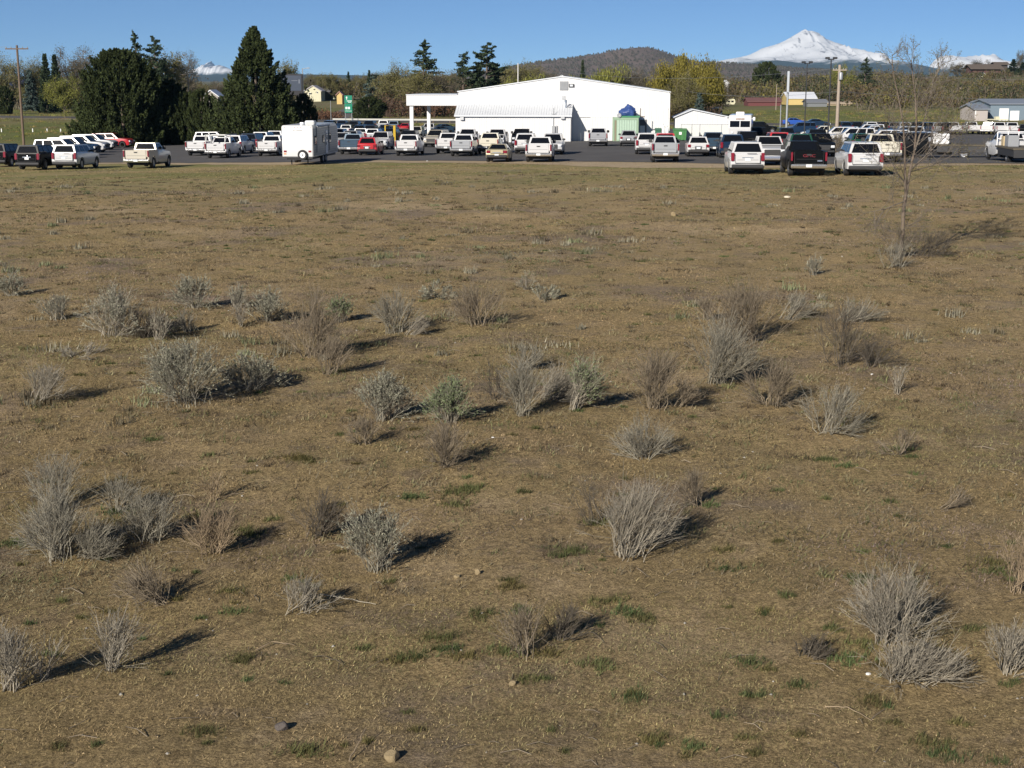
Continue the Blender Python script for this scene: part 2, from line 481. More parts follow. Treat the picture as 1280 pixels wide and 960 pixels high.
def snow_material(name, lo, hi, soft):
    """white above the snow line, blue-green conifer forest below it, rock ribs showing through"""
    m = bpy.data.materials.new(name); m.use_nodes = True
    nt = m.node_tree; b = nt.nodes['Principled BSDF']; b.inputs['Roughness'].default_value = 0.8
    L = nt.links.new
    geo = nt.nodes.new('ShaderNodeNewGeometry'); sep = nt.nodes.new('ShaderNodeSeparateXYZ'); L(geo.outputs['Position'], sep.inputs[0])
    nz = nt.nodes.new('ShaderNodeTexNoise'); nz.inputs['Scale'].default_value = 0.006; nz.inputs['Detail'].default_value = 8; nz.inputs['Roughness'].default_value = 0.65
    L(geo.outputs['Position'], nz.inputs['Vector'])
    ad = nt.nodes.new('ShaderNodeMath'); ad.operation = 'MULTIPLY_ADD'; ad.inputs[1].default_value = soft
    L(nz.outputs['Fac'], ad.inputs[0]); L(sep.outputs['Z'], ad.inputs[2])
    mr = nt.nodes.new('ShaderNodeMapRange'); mr.inputs['From Min'].default_value = lo + soft * 0.5; mr.inputs['From Max'].default_value = hi + soft * 0.5
    L(ad.outputs[0], mr.inputs['Value'])
    nz2 = nt.nodes.new('ShaderNodeTexNoise'); nz2.inputs['Scale'].default_value = 0.013; nz2.inputs['Detail'].default_value = 6; nz2.inputs['Roughness'].default_value = 0.7
    mp = nt.nodes.new('ShaderNodeMapping'); mp.inputs['Scale'].default_value = (1, 0.3, 0.45); L(geo.outputs['Position'], mp.inputs['Vector']); L(mp.outputs[0], nz2.inputs['Vector'])
    rk = nt.nodes.new('ShaderNodeMapRange'); rk.inputs['From Min'].default_value = 0.56; rk.inputs['From Max'].default_value = 0.66; L(nz2.outputs['Fac'], rk.inputs['Value'])
    m1 = nt.nodes.new('ShaderNodeMix'); m1.data_type = 'RGBA'; m1.inputs['A'].default_value = (0.82, 0.83, 0.85, 1); m1.inputs['B'].default_value = (0.22, 0.22, 0.26, 1); L(rk.outputs[0], m1.inputs['Factor'])
    m2 = nt.nodes.new('ShaderNodeMix'); m2.data_type = 'RGBA'; m2.inputs['A'].default_value = (0.035, 0.055, 0.06, 1); L(m1.outputs['Result'], m2.inputs['B']); L(mr.outputs[0], m2.inputs['Factor'])
    L(m2.outputs['Result'], b.inputs['Base Color'])
    return m

YM = 14000.0
zz = lambda v: at(640, v, YM).z
ridge('snow_mountain', YM, [(868, 84), (885, 79), (900, 75.5), (920, 71), (938, 66), (955, 60), (968, 53.5), (980, 48), (990, 42.5), (999, 38.5), (1003, 36.5), (1007, 38.8), (1011, 38.2), (1016, 40), (1020, 41.5), (1026, 47.5), (1036, 50.5), (1046, 55), (1058, 59), (1072, 62), (1088, 66), (1100, 70), (1116, 74.5), (1130, 78), (1150, 84)],
      -60, snow_material('mountain_snow', zz(83), zz(76), 170.0), 3200, rough=0.30, seed=20, cols=320, rows=70, power=1.15, ridged=0.5)
ridge('forest_ridge', 11500.0, [(820, 98), (868, 91), (900, 86), (930, 80), (950, 76.5), (965, 75), (985, 76.5), (1010, 80), (1040, 79), (1060, 77.5), (1085, 79), (1110, 80), (1150, 83), (1180, 88), (1240, 94), (1290, 97), (1400, 100)],
      -60, mat('blue_forest', (0.032, 0.048, 0.05), 0.95, vary=0.4, vscale=0.004), 1500, rough=0.15, seed=31)
ridge('snow_range', 14000.0, [(225, 96), (240, 90.5), (243, 89), (246, 87.5), (249, 86.6), (252, 85.2), (254, 83.6), (256, 83.0), (258, 81.2), (259.5, 82.4), (261, 81.8), (263, 84.2), (265, 85.4), (267, 84.2), (269, 84.8), (271, 82.8), (273, 83.8), (275, 83), (278, 82.6), (280, 84), (283, 84.2), (286, 86), (290, 87), (305, 92), (330, 96)],
      -60, snow_material('range_snow', zz(94), zz(89), 110.0), 1500, rough=0.35, seed=41, rows=40, ridged=0.6)
ridge('snow_crest', 14000.0, [(1166, 90), (1178, 80), (1186, 77), (1196, 76), (1205, 76.5), (1215, 75), (1226, 74.5), (1240, 76), (1256, 79), (1280, 84), (1300, 90)],
      -60, snow_material('crest_snow', zz(88), zz(83), 110.0), 1400, rough=0.35, seed=43, rows=40, ridged=0.6)
ridge('blue_ridge', 10500.0, [(-600, 96), (100, 95), (240, 93.5), (300, 93), (385, 92.5), (420, 93), (520, 95), (640, 97), (760, 98), (900, 99)],
      -40, mat('blue_forest', (0.032, 0.048, 0.05), 0.95), 1200, rough=0.1, seed=51)
HILLM = mat('butte_scrub', (0.155, 0.118, 0.098), 0.95, vary=0.45, vscale=0.012)
ridge('butte', 3600.0, [(520, 99), (580, 92), (620, 86), (645, 81.5), (672, 76.5), (700, 73), (725, 70), (745, 66.5), (765, 62), (780, 59.5), (795, 58), (808, 58.3), (820, 61), (832, 65.5), (846, 70.5), (862, 75), (885, 77), (920, 78.5), (950, 80.5), (1000, 85), (1100, 92), (1200, 98)],
      -12, HILLM, 900, rough=0.10, seed=61, rows=36)
def butte_trees():
    rs = np.random.RandomState(7); crest = bpy.data.objects['butte'].data
    V = np.empty(len(crest.vertices) * 3, np.float32); crest.vertices.foreach_get('co', V); V = V.reshape(36, 260, 3)
    n = 9000
    i = rs.uniform(3, 19.5, n); j = rs.uniform(2, 257, n); a, b_ = i.astype(int), j.astype(int); fi, fj = (i - a)[:, None], (j - b_)[:, None]
    P = V[a, b_] * (1 - fi) * (1 - fj) + V[a + 1, b_] * fi * (1 - fj) + V[a, b_ + 1] * (1 - fi) * fj + V[a + 1, b_ + 1] * fi * fj
    d = vnoise(P[:, 0] / 170, P[:, 1] / 170, 3) + 0.5 * vnoise(P[:, 0] / 60, P[:, 1] / 60, 4)
    hi = np.clip((P[:, 2] - 45) / 45, 0, 1)
    P = P[(rs.rand(n) < np.clip(0.72 + 1.1 * d - 0.5 * hi, 0.10, 1)) & (P[:, 2] > 0)]; n = len(P)
    h = rs.uniform(3, 6.0, n); r = h * rs.uniform(0.35, 0.7, n)
    k = 5; ang = np.arange(k) * 2 * math.pi / k
    ring = np.stack([P[:, None, 0] + r[:, None] * np.cos(ang), P[:, None, 1] + r[:, None] * np.sin(ang), np.repeat(P[:, 2:3] + h[:, None] * 0.15, k, 1)], -1)
    VV = np.concatenate([ring, (P + np.c_[np.zeros((n, 2)), h])[:, None]], 1).reshape(-1, 3)
    q = np.arange(k); f = np.stack([q, (q + 1) % k, np.full(k, k)], 1)
    F = (f[None] + (np.arange(n) * (k + 1))[:, None, None]).reshape(-1, 3)
    setp(link('butte_forest', mesh_np('butte_forest', VV, F, mat('butte_conifers', (0.075, 0.07, 0.055), 0.9, island=0.35))), kind='stuff')
butte_trees()
# ================================================================ BUILDINGS
ANG = math.radians(4.3)                      # rows of cars and the building front share this bearing
class Frame:
    """a building's own axes: local +Y runs away from the camera along the parking bearing"""
    def __init__(s, o, ang=ANG): s.o = Vector(o); s.a = ang
    def plane(s, u, v, ly):
        """local (x, z) where the sight line of pixel (u, v) meets the plane local y = ly"""
        d = ray(u, v); c = Vector((0, 0, CAM_Z)) - s.o
        n = Vector((math.sin(s.a), math.cos(s.a), 0)); r = Vector((math.cos(s.a), -math.sin(s.a), 0))
        t = (ly - c.dot(n)) / d.dot(n); p = c + d * t
        return p.dot(r), p.z
    def root(s, name): return empty(name, s.o, -s.a)

def ribs(mb, x0, x1, y, zb, ztop, pitch=0.3, dep=0.02):
    """ribbed sheet-metal wall facing -Y; ztop(x)"""
    n = max(2, int((x1 - x0) / pitch)); pts = []
    for i in range(n):
        a = x0 + (x1 - x0) * i / n; w = (x1 - x0) / n
        pts += [(a, y), (a + w * 0.62, y), (a + w * 0.72, y - dep), (a + w * 0.9, y - dep)]
    pts.append((x1, y))
    for (a, ya), (b, yb) in zip(pts[:-1], pts[1:]):
        mb.face([(a, ya, zb), (b, yb, zb), (b, yb, ztop(b)), (a, ya, ztop(a))])
    return mb

WALL = mat('white_sheet_metal', (0.66, 0.66, 0.655), 0.55, vary=0.03, vscale=0.6)
o = ground_at(640, 178)
fr = Frame(o)
b = fr.root('sales_building')
setp(b, 'long white gabled metal building with a drive-through canopy and a front lean-to', 'building')
YF = 3.4
xl, zl = fr.plane(573, 118, YF); xr, zr = fr.plane(836, 115.5, YF); xp, zp = fr.plane(703, 96.5, YF)
zl = zr
DEP = 34.0
def gab(x): return zl + (zp - zl) * (x - xl) / (xp - xl) if x < xp else zp + (zr - zp) * (x - xp) / (xr - xp)
m = MB()
ribs(m, xl, xp, YF, -1.2, gab); ribs(m, xp, xr, YF, -1.2, gab)
for x in (xl, xr):
    m.face([(x, YF, -1.2), (x, YF + DEP, -1.2), (x, YF + DEP, zl), (x, YF, zl)])
m.face([(xl, YF + DEP, -1.2), (xr, YF + DEP, -1.2), (xr, YF + DEP, zr), (xp, YF + DEP, zp), (xl, YF + DEP, zl)])
m.build('wall', WALL, b)
m = MB()
m.prism([(xl - 0.15, zl + 0.02), (xp, zp + 0.03), (xr + 0.25, zr - 0.02), (xr + 0.25, zr + 0.10), (xp, zp + 0.16), (xl - 0.15, zl + 0.15)], YF - 0.12, YF + DEP + 0.2, 'y')
m.build('roof', ROOFM, b)
m = MB().box(xr - 0.1, xr + 0.05, YF - 0.14, YF - 0.03, zr - 2.0, zr - 0.03); m.box(xr + 0.03, xr + 0.18, YF - 0.1, YF + 0.05, -0.6, zr - 0.1)
m.build('downspout', WHITE, b)
# canopy
cx0, cz0 = fr.plane(508, 132, YF); _, cz1 = fr.plane(508, 119, YF)
c = MB(); ribs(c, cx0, xl, YF, cz0, lambda x: cz1 + 0.02 * (x - cx0) / (xl - cx0), 0.3)
c.face([(cx0, YF, cz0), (cx0, YF + 15, cz0), (cx0, YF + 15, cz1), (cx0, YF, cz1)])
c.face([(cx0, YF + 15, cz0), (xl, YF + 15, cz0), (xl, YF + 15, cz1), (cx0, YF + 15, cz1)])
c.box(cx0 + 0.03, xl - 0.01, YF + 0.03, YF + 14.9, cz0 + 0.25, cz1 - 0.05)
can = c.build('canopy', WALL, b)
m = MB().box(cx0 - 0.06, xl - 0.16, YF - 0.08, YF + 15.1, cz1 + 0.02, cz1 + 0.1); m.build('canopy_trim', ROOFM, can)
for px, ly in ((514.6, YF + 0.45), (536, YF + 13.5)):
    for k in range(2):
        x, _ = fr.plane(px, 140, ly); x += (0, 4.2)[k] if ly < 10 else (0, 3.3)[k]
        if k == 1 and x > xl - 0.3: continue
        if k == 1: continue
        MB().box(x - 0.23, x + 0.23, ly - 0.2, ly + 0.25, -1.6, cz0 + 0.2).build('post', WHITE, b, bevel=0.02)
# lean-to
lx0, _ = fr.plane(569.5, 150, 0); lx1, _ = fr.plane(713.5, 150, 0)
_, ze = fr.plane(640, 144.2, 0); _, zt = fr.plane(640, 130.2, YF - 0.05)
m = MB(); ribs(m, lx0, lx1, 0, -1.2, lambda x: ze, 0.3)
for x in (lx0, lx1): m.face([(x, 0, -1.2), (x, YF - 0.04, -1.2), (x, YF - 0.04, zt - 0.05), (x, 0, ze)])
lt = m.build('lean_to', WALL, b)
m = MB()
n = 46
for i in range(n):                            # standing-seam sheets
    a = lx0 - 0.15 + (lx1 - lx0 + 0.3) * i / n; w = (lx1 - lx0 + 0.3) / n
    ya, yb, za, zb = -0.3, YF - 0.05, ze - 0.02, zt
    m.face([(a, ya, za), (a + w * 0.85, ya, za), (a + w * 0.85, yb, zb), (a, yb, zb)])
    m.face([(a + w * 0.85, ya, za), (a + w * 0.9, ya, za + 0.05), (a + w * 0.9, yb, zb + 0.05), (a + w * 0.85, yb, zb)])
    m.face([(a + w * 0.9, ya, za + 0.05), (a + w, ya, za), (a + w, yb, zb), (a + w * 0.9, yb, zb + 0.05)])
m.box(lx0 - 0.15, lx1 + 0.15, -0.36, -0.3, ze - 0.16, ze + 0.03)
m.build('lean_to_roof', ROOFM, lt)
dx0, dz1 = fr.plane(643.5, 153.5, 0); dx1, _ = fr.plane(653.5, 153.5, 0)
MB().box(dx0, dx1, -0.05, -0.037, -0.4, dz1 + 0.05).box(dx0 + 0.06, dx1 - 0.06, -0.065, -0.055, -0.4, dz1).build('door', mat('off_white_door', (0.72, 0.72, 0.70), 0.5, vary=0.05), lt)
for u, v in ((577.5, 148.3), (703.5, 147.2)):
    x, z = fr.plane(u, v, -0.2)
    MB().prism([(-0.36, z - 0.17), (-0.02, z - 0.2), (-0.02, z + 0.2), (-0.3, z + 0.2)], x - 0.24, x + 0.24).build('flood_light', GREY, lt, bevel=0.02)
x, z = fr.plane(692, 160, -0.1)
mm = MB().box(x - 0.2, x + 0.2, -0.25, -0.04, z - 0.6, z + 0.25).box(x + 0.32, x + 0.46, -0.18, -0.04, z - 0.7, z + 0.3)
mm.tube([(x - 0.02, -0.1, z + 0.2), (x - 0.02, -0.1, ze + 0.9)], 0.04); mm.box(x - 0.3, x + 0.3, -0.14, -0.08, ze + 0.15, ze + 0.2)
mm.build('electric_meter', GREY, lt)
# fittings on the gable
def plate(u0, v0, u1, v1, name, mt, dep=0.06, parent=b, ly=YF):
    x0, z1 = fr.plane(u0, v0, ly); x1, z0 = fr.plane(u1, v1, ly)
    return MB().box(x0, x1, ly - 0.04 - dep, ly - 0.037, z0, z1).build(name, mt, parent), (x0, x1, z0, z1)
LV = mat('louvre_grey', (0.42, 0.43, 0.44), 0.6, 0.2, vary=0.1)
_, (x0, x1, z0, z1) = plate(699.5, 101.5, 710, 112.5, 'gable_vent', LV)
mm = MB()
for i in range(9):
    z = z0 + (z1 - z0) * (i + 0.5) / 9
    mm.prism([(YF - 0.18, z - 0.03), (YF - 0.1, z + 0.03), (YF - 0.1, z - 0.03)], x0 + 0.04, x1 - 0.04)
mm.build('louvre', LV, b)
lo, (x0, x1, z0, z1) = plate(711, 105, 717.5, 108.8, 'wall_light', BLACKP, 0.15)
MB().box(x0 + 0.14, x1 - 0.14, YF - 0.2, YF - 0.195, z0 + 0.07, z1 - 0.07).build('lamp_lens', LENS, lo)
plate(702.5, 120, 706.5, 124.5, 'wall_vent', LV, 0.05)
x, z = fr.plane(707.6, 131, 2.2)
mm = MB().tube([(x, 2.2, z - 0.65), (x, 2.2, z + 0.35)], 0.12).tube([(x - 0.05, 2.2, z + 0.3), (x - 0.05, 2.2, z + 0.62)], 0.2)
mm.tube([(x, 2.2, z - 0.5), (x + 0.35, 2.1, z - 0.35), (x + 0.75, 2.0, z - 0.1)], 0.07)
mm.build('flue_pipe', CHROME, b, smooth=40)
# sliding door and posts
x0, z1 = fr.plane(738, 146.5, YF); x1, _ = fr.plane(766, 146.5, YF)
m = MB(); ribs(m, x0, x1, YF - 0.12, -0.6, lambda x: z1, 0.3, 0.03); m.box(x0 - 2.8, x1, YF - 0.16, YF - 0.1, z1 + 0.004, z1 + 0.08)
m.build('sliding_door', WALL, b)
x0, z1 = fr.plane(800, 149.5, YF); x1, z0 = fr.plane(808, 169, YF)
dd = MB().box(x0, x1, YF - 0.1, YF - 0.037, -0.6, z1).build('side_door', mat('door_dark', (0.10, 0.10, 0.11), 0.5, vary=0.1), b)
MB().box(x0 + 0.02, x1 - 0.22, YF - 0.15, YF - 0.105, 0.3, z1 - 0.75).build('door_panel', WHITE, dd)
x, z = fr.plane(725.5, 166, YF - 0.6)
MB().tube([(x, YF - 0.6, -0.8), (x, YF - 0.6, z)], 0.09).build('bollard', WHITE, None, loc=fr.o, rz=-fr.a)
setp(bpy.data.objects['bollard'], 'short white bollard in the shadow beside the lean-to', 'bollard')

# green container with a tarp-covered load
x0, z1 = fr.plane(766.5, 147, -0.4); x1, z0 = fr.plane(797.5, 178, -0.4)
gc = empty('shipping_container', fr.o, -fr.a)
setp(gc, 'mint green ribbed container standing against the white gable wall', 'container')
MINT = mat('mint_green_paint', (0.26, 0.37, 0.25), 0.6, vary=0.12, vscale=1.0)
g = gz(*(fr.o.x + x0, fr.o.y)) - fr.o.z
m = MB().box(x0, x1, 0.0, 3.0, g, z1 - 0.02); m.box(x0 - 0.03, x0 + 0.16, -0.06, 0.1, g, z1); m.box(x1 - 0.16, x1 + 0.03, -0.06, 0.1, g, z1); m.box(x0 + 0.161, x1 - 0.161, -0.05, 0.1, z1 - 0.28, z1 - 0.003)
m.build('container_body', MINT, gc)
m = MB(); ribs(m, x0 + 0.5, x1 - 0.17, -0.01, g + 0.2, lambda x: z1 - 0.3, 0.28, 0.05); m.build('ribbed_panel', mat('pale_mint_paint', (0.36, 0.48, 0.38), 0.6, vary=0.1), gc)
MB().box(x0 + 0.2, x0 + 0.42, -0.03, -0.012, g + 0.1, z1 - 0.35).build('door_post', mat('brown_post', (0.22, 0.20, 0.13), 0.7, vary=0.1), gc)
px0, pz = fr.plane(773.5, 147, -0.4); px1, _ = fr.plane(797.5, 147, -0.4)
tb = empty('covered_machine', fr.o, -fr.a)
setp(tb, 'machine lashed under a blue tarp on a green deck on top of the mint container', 'covered load')
MB().box(px0 + 0.1, px1 + 0.25, -0.1, 2.2, z1 + 0.01, z1 + 0.2).build('green_deck', mat('deep_green_paint', (0.05, 0.22, 0.10), 0.5, vary=0.1), tb)
bm = bmesh.new(); bmesh.ops.create_icosphere(bm, subdivisions=4, radius=1.0)
rt = random.Random(4)
for vv in bm.verts:
    p = vv.co; q = 1 + 0.10 * math.sin(5 * p.x + 3 * p.z) + 0.09 * math.sin(9 * p.y + 4 * p.x) + 0.05 * math.sin(17 * p.z + 7 * p.x) - 0.05 * abs(math.sin(4 * math.atan2(p.y, p.x)))
    w = 1.0 - 0.35 * max(0, p.z)
    zq = max(p.z, -0.55) * q
    vv.co = Vector(((px0 + px1) / 2 - 0.02 + p.x * q * w * 1.08 + 0.12 * max(0, p.z), 1.0 + p.y * q * w * 0.95, z1 + 0.66 + zq * 0.9))
me = bpy.data.meshes.new('tarp'); bm.to_mesh(me); bm.free()
for p in me.polygons: p.use_smooth = True
link('tarp', me, mat('blue_tarp', (0.03, 0.065, 0.21), 0.45, vary=0.25, vscale=2.0, bump=0.6, bscale=5), tb)
MB().lathe([(0.05, -0.1), (0.26, -0.1), (0.28, 0.0), (0.26, 0.1), (0.05, 0.1)], (px0 + 0.05, -0.12, z1 + 0.27), 'y').build('tyre', GREY, tb, smooth=40)
MB().tube([(px1 + 0.3, 0.1, z1 + 0.15), (px1 + 0.32, 0.1, z1 + 1.15)], 0.05).tube([(px1 + 0.3, 0.1, z1 + 0.1), (px1 + 0.85, 0.1, z1 + 0.1)], 0.06).build('hitch_bar', WOOD, tb)

def bin_box(u0, v0, u1, v1, ly, dep, name, mt, label, cat):
    x0, zt_ = fr.plane(u0, v0, ly); x1, zb = fr.plane(u1, v1, ly)
    cx = (x0 + x1) / 2
    wpos = fr.o + Vector((math.cos(fr.a) * cx + math.sin(fr.a) * ly, -math.sin(fr.a) * cx + math.cos(fr.a) * ly, 0))
    base = gz(wpos.x, wpos.y); r = empty(name, (wpos.x, wpos.y, base), -fr.a); h = zt_ + fr.o.z - base; w = (x1 - x0) / 2
    setp(r, label, cat)
    m = MB()
    m.prism([(-w * 0.92, 0.12), (w * 0.92, 0.12), (w, h * 0.82), (-w, h * 0.82)], 0, dep, 'y')
    for i in (-0.55, 0, 0.55): m.box(w * i - 0.05, w * i + 0.05, -0.05, -0.003, 0.15, h * 0.75)
    m.build('bin_body', mt, r)
    MB().prism([(-0.06, h * 0.825), (dep + 0.05, h * 0.9), (dep + 0.05, h), (-0.06, h * 0.9)], -w - 0.04, w + 0.04).build('lid', mt, r, bevel=0.02)
    return r, w, h
GRN = mat('bin_green', (0.045, 0.18, 0.05), 0.5, vary=0.15)
r, w, h = bin_box(842, 160.5, 858, 176, 1.0, 1.6, 'dumpster', GRN, 'bright green dumpster with a white placard beside the chain-link fence', 'dumpster')
MB().box(-w * 0.15, w * 0.25, -0.075, -0.055, h * 0.5, h * 0.72).build('placard', WHITE, r)
r, w, h = bin_box(819, 160, 826, 173, 2.6, 0.7, 'wheeled_bin', mat('bin_dark_green', (0.02, 0.11, 0.06), 0.5, vary=0.1), 'small dark green bin against the white gable wall', 'bin')
for k, (u, hh) in enumerate(((829.5, 156), (834, 158.5))):
    x, z = fr.plane(u, hh, 2.4)
    wpos = fr.o + Vector((math.cos(fr.a) * x + math.sin(fr.a) * 2.4, -math.sin(fr.a) * x + math.cos(fr.a) * 2.4, 0)); base = gz(wpos.x, wpos.y)
    hz = z + fr.o.z - base
    rr = empty('gas_cylinder', (wpos.x, wpos.y, base))
    setp(rr, ('taller white gas cylinder beside the green bin', 'shorter white gas cylinder at the corner of the gable wall')[k], 'gas cylinder')
    MB().lathe([(0.0, 0.02), (0.2, 0.02), (0.21, 0.1), (0.21, hz - 0.3), (0.15, hz - 0.12), (0.05, hz - 0.08), (0.05, hz), (0, hz)]).build('tank', WHITE, rr, smooth=40)
    MB().tube([(0, 0, hz - 0.02), (0, 0, hz + 0.1)], 0.03).tube([(-0.08, 0, hz + 0.08), (0.08, 0, hz + 0.08)], 0.02).build('valve', GREY, rr)

# small white gabled store beside it
o2 = fr.o + Vector((math.cos(fr.a) * 21 + math.sin(fr.a) * 4.6, -math.sin(fr.a) * 21 + math.cos(fr.a) * 4.6, 0)); o2.z = gz(o2.x, o2.y)
f2 = Frame(o2); b2 = f2.root('storage_building')
setp(b2, 'low white gabled shed behind the chain-link fence and green dumpster', 'shed')
xa, za = f2.plane(844, 143.5, 0); xb, zb_ = f2.plane(866, 137.5, 0); xc, zc = f2.plane(913, 147.5, 0)
za = zc
def gab2(x): return za + (zb_ - za) * (x - xa) / (xb - xa) if x < xb else zb_ + (zc - zb_) * (x - xb) / (xc - xb)
m = MB(); ribs(m, xa, xb, 0, -1, gab2, 0.3, 0.025); ribs(m, xb, xc, 0, -1, gab2, 0.3, 0.025)
m.face([(xa, 0, -1), (xa, 4, -1), (xa, 4, za), (xa, 0, za)]); m.face([(xc, 0, -1), (xc, 4, -1), (xc, 4, zc), (xc, 0, zc)])
m.face([(xa, 4, -1), (xc, 4, -1), (xc, 4, zc), (xb, 4, zb_), (xa, 4, za)])
m.build('wall', WALL, b2)
MB().prism([(xa - 0.3, za - 0.02), (xb, zb_ + 0.02), (xc + 0.2, zc), (xc + 0.2, zc + 0.1), (xb, zb_ + 0.14), (xa - 0.3, za + 0.1)], -0.25, 4.2, 'y').build('roof', ROOFM, b2)
# chain-link fence with white slats
fb = empty('slatted_fence', (f2.o.x, f2.o.y, f2.o.z), -f2.a)
setp(fb, 'chain-link fence with white slats in front of the low shed', 'fence')
fy = -2.2
x0, z1 = f2.plane(851, 155.5, fy); x1, _ = f2.plane(919, 155.5, fy)
SL = mat('fence_slats', (0.62, 0.64, 0.61), 0.6, vary=0.08, vscale=4)
for u0, u1 in ((853, 864), (865.5, 874), (876, 901.5), (902.5, 918)):
    a, _ = f2.plane(u0, 160, fy); c_, _ = f2.plane(u1, 160, fy); m = MB(); ribs(m, a, c_, fy, -0.4, lambda x: z1 - 0.05, 0.11, 0.02); m.build('slat_panel', SL, fb)
for u in (851.5, 864.8, 875, 902, 918.5):
    x, _ = f2.plane(u, 160, fy); MB().tube([(x, fy - 0.03, -0.5), (x, fy - 0.03, z1 + 0.06)], 0.035).build('fence_post', GREY, fb)
MB().tube([(x0, fy - 0.03, z1), (x1, fy - 0.03, z1)], 0.025).build('rail', GREY, fb)
# ================================================================ VEHICLES
def paint(name, c, metal=0.0, rough=0.32):
    if max(c) < 0.1: return mat('paint_' + name, c, 0.3 if max(c) < 0.01 else 0.15, metal, vary=0.03, vscale=1.2, spec=0.05 if max(c) < 0.01 else 0.2)
    return mat('paint_' + name, c, rough, metal, coat=0.15 if max(c) < 0.1 else 0.5, vary=0.03, vscale=1.2)
PAINT = {
    'white': paint('white', (0.54, 0.54, 0.54)), 'silver': paint('silver', (0.36, 0.37, 0.38), 0.35, 0.35), 'black': paint('black', (0.006, 0.007, 0.008)),
    'navy': paint('navy', (0.012, 0.028, 0.06)), 'blue': paint('blue', (0.02, 0.08, 0.36)), 'red': paint('red', (0.42, 0.012, 0.02)),
    'champagne': paint('champagne', (0.48, 0.44, 0.36), 0.2, 0.35), 'gold': paint('gold', (0.48, 0.42, 0.27), 0.25, 0.35), 'grey': paint('grey', (0.13, 0.135, 0.14), 0.3, 0.35),
    'green': paint('green', (0.015, 0.06, 0.04)), 'cream': paint('cream', (0.58, 0.55, 0.45)), 'slate': paint('slate', (0.035, 0.07, 0.11), 0.2),
}

def arc(cy, cz, r, a0, a1, n=10):
    return [(cy + r * math.cos(math.radians(a0 + (a1 - a0) * i / n)), cz + r * math.sin(math.radians(a0 + (a1 - a0) * i / n))) for i in range(n + 1)]

def body_bm(profile, w, belt, nose=0.10, tail=0.05, ymin=None, ymax=None):
    """side profile extruded across the car, then given barrel sides and rounded plan corners"""
    bm = bmesh.new()
    vs = [bm.verts.new((-1.0, y, z)) for y, z in profile]
    f = bm.faces.new(vs)
    ex = bmesh.ops.extrude_face_region(bm, geom=[f])
    for v in ex['geom']:
        if isinstance(v, bmesh.types.BMVert): v.co.x = 1.0
    bmesh.ops.recalc_face_normals(bm, faces=bm.faces)
    y0 = min(p[0] for p in profile); y1 = max(p[0] for p in profile)
    for z in (0.42, 0.62, 0.85, 1.05):
        bmesh.ops.bisect_plane(bm, geom=bm.verts[:] + bm.edges[:] + bm.faces[:], plane_co=(0, 0, z), plane_no=(0, 0, 1))
    for y in (y0 + 0.12, y0 + 0.4, y1 - 0.8, y1 - 0.4, y1 - 0.15):
        bmesh.ops.bisect_plane(bm, geom=bm.verts[:] + bm.edges[:] + bm.faces[:], plane_co=(0, y, 0), plane_no=(0, 1, 0))
    for x in (-0.5, 0.0, 0.5):
        bmesh.ops.bisect_plane(bm, geom=bm.verts[:] + bm.edges[:] + bm.faces[:], plane_co=(x, 0, 0), plane_no=(1, 0, 0))
    for v in bm.verts:
        z, y = v.co.z, v.co.y
        k = 1 - 0.10 * max(0, (z - 0.80) / 0.6) ** 2 - 0.07 * max(0, (0.6 - z) / 0.4) ** 2
        k -= nose * max(0, (y - (y1 - 0.9)) / 0.9) ** 2.2 + tail * max(0, ((y0 + 0.5) - y) / 0.5) ** 2.0
        sx = v.co.x
        if y > y1 - 0.5: v.co.y -= 0.16 * sx * sx * (y - (y1 - 0.5)) / 0.5
        if y < y0 + 0.3: v.co.y += 0.07 * sx * sx * (y0 + 0.3 - y) / 0.3
        v.co.x = sx * k * w / 2
    ed = [e for e in bm.edges if len(e.link_faces) == 2 and e.calc_face_angle(0) > 0.75]
    bmesh.ops.bevel(bm, geom=ed, offset=0.035, segments=2, affect='EDGES', clamp_overlap=True)
    return bm

def green_bm(bm, g):
    """cabin above the belt line: loft between belt rectangle and roof rectangle with a domed roof"""
    yb0, yb1, wb, yt0, yt1, wt, zb, zt = g
    rows = []
    for t, crown in ((0, 0), (1, 0)):
        y0, y1, w, z = (yb0, yb1, wb, zb - 0.03) if t == 0 else (yt0, yt1, wt, zt - 0.05)
        rows.append([bm.verts.new(p) for p in ((-w / 2, y0, z), (w / 2, y0, z), (w / 2, y1, z), (-w / 2, y1, z))])
    fs = []
    for i in range(4):
        j = (i + 1) % 4
        fs.append(bm.faces.new((rows[0][i], rows[0][j], rows[1][j], rows[1][i])))
    top = bm.faces.new(rows[1])
    bot = bm.faces.new(rows[0][::-1])
    ins = bmesh.ops.inset_region(bm, faces=[top], thickness=0.22, depth=0.05)
    ed = {e for f in fs for e in f.edges if len(e.link_faces) == 2 and e.calc_face_angle(0) > 0.4 and max(v.co.z for v in e.verts) > zb}
    bmesh.ops.bevel(bm, geom=list(ed), offset=0.05, segments=3, affect='EDGES', clamp_overlap=True)

def fin(bm, name, m, smooth=35):
    me = bpy.data.meshes.new(name)
    bmesh.ops.recalc_face_normals(bm, faces=bm.faces)
    bm.to_mesh(me); bm.free()
    for p in me.polygons: p.use_smooth = True
    me.set_sharp_from_angle(angle=math.radians(smooth))
    me.materials.append(m)
    return me

def quad_pt(q, s, t):
    a, b_, c, d = q
    return (a * (1 - s) + b_ * s) * (1 - t) + (d * (1 - s) + c * s) * t

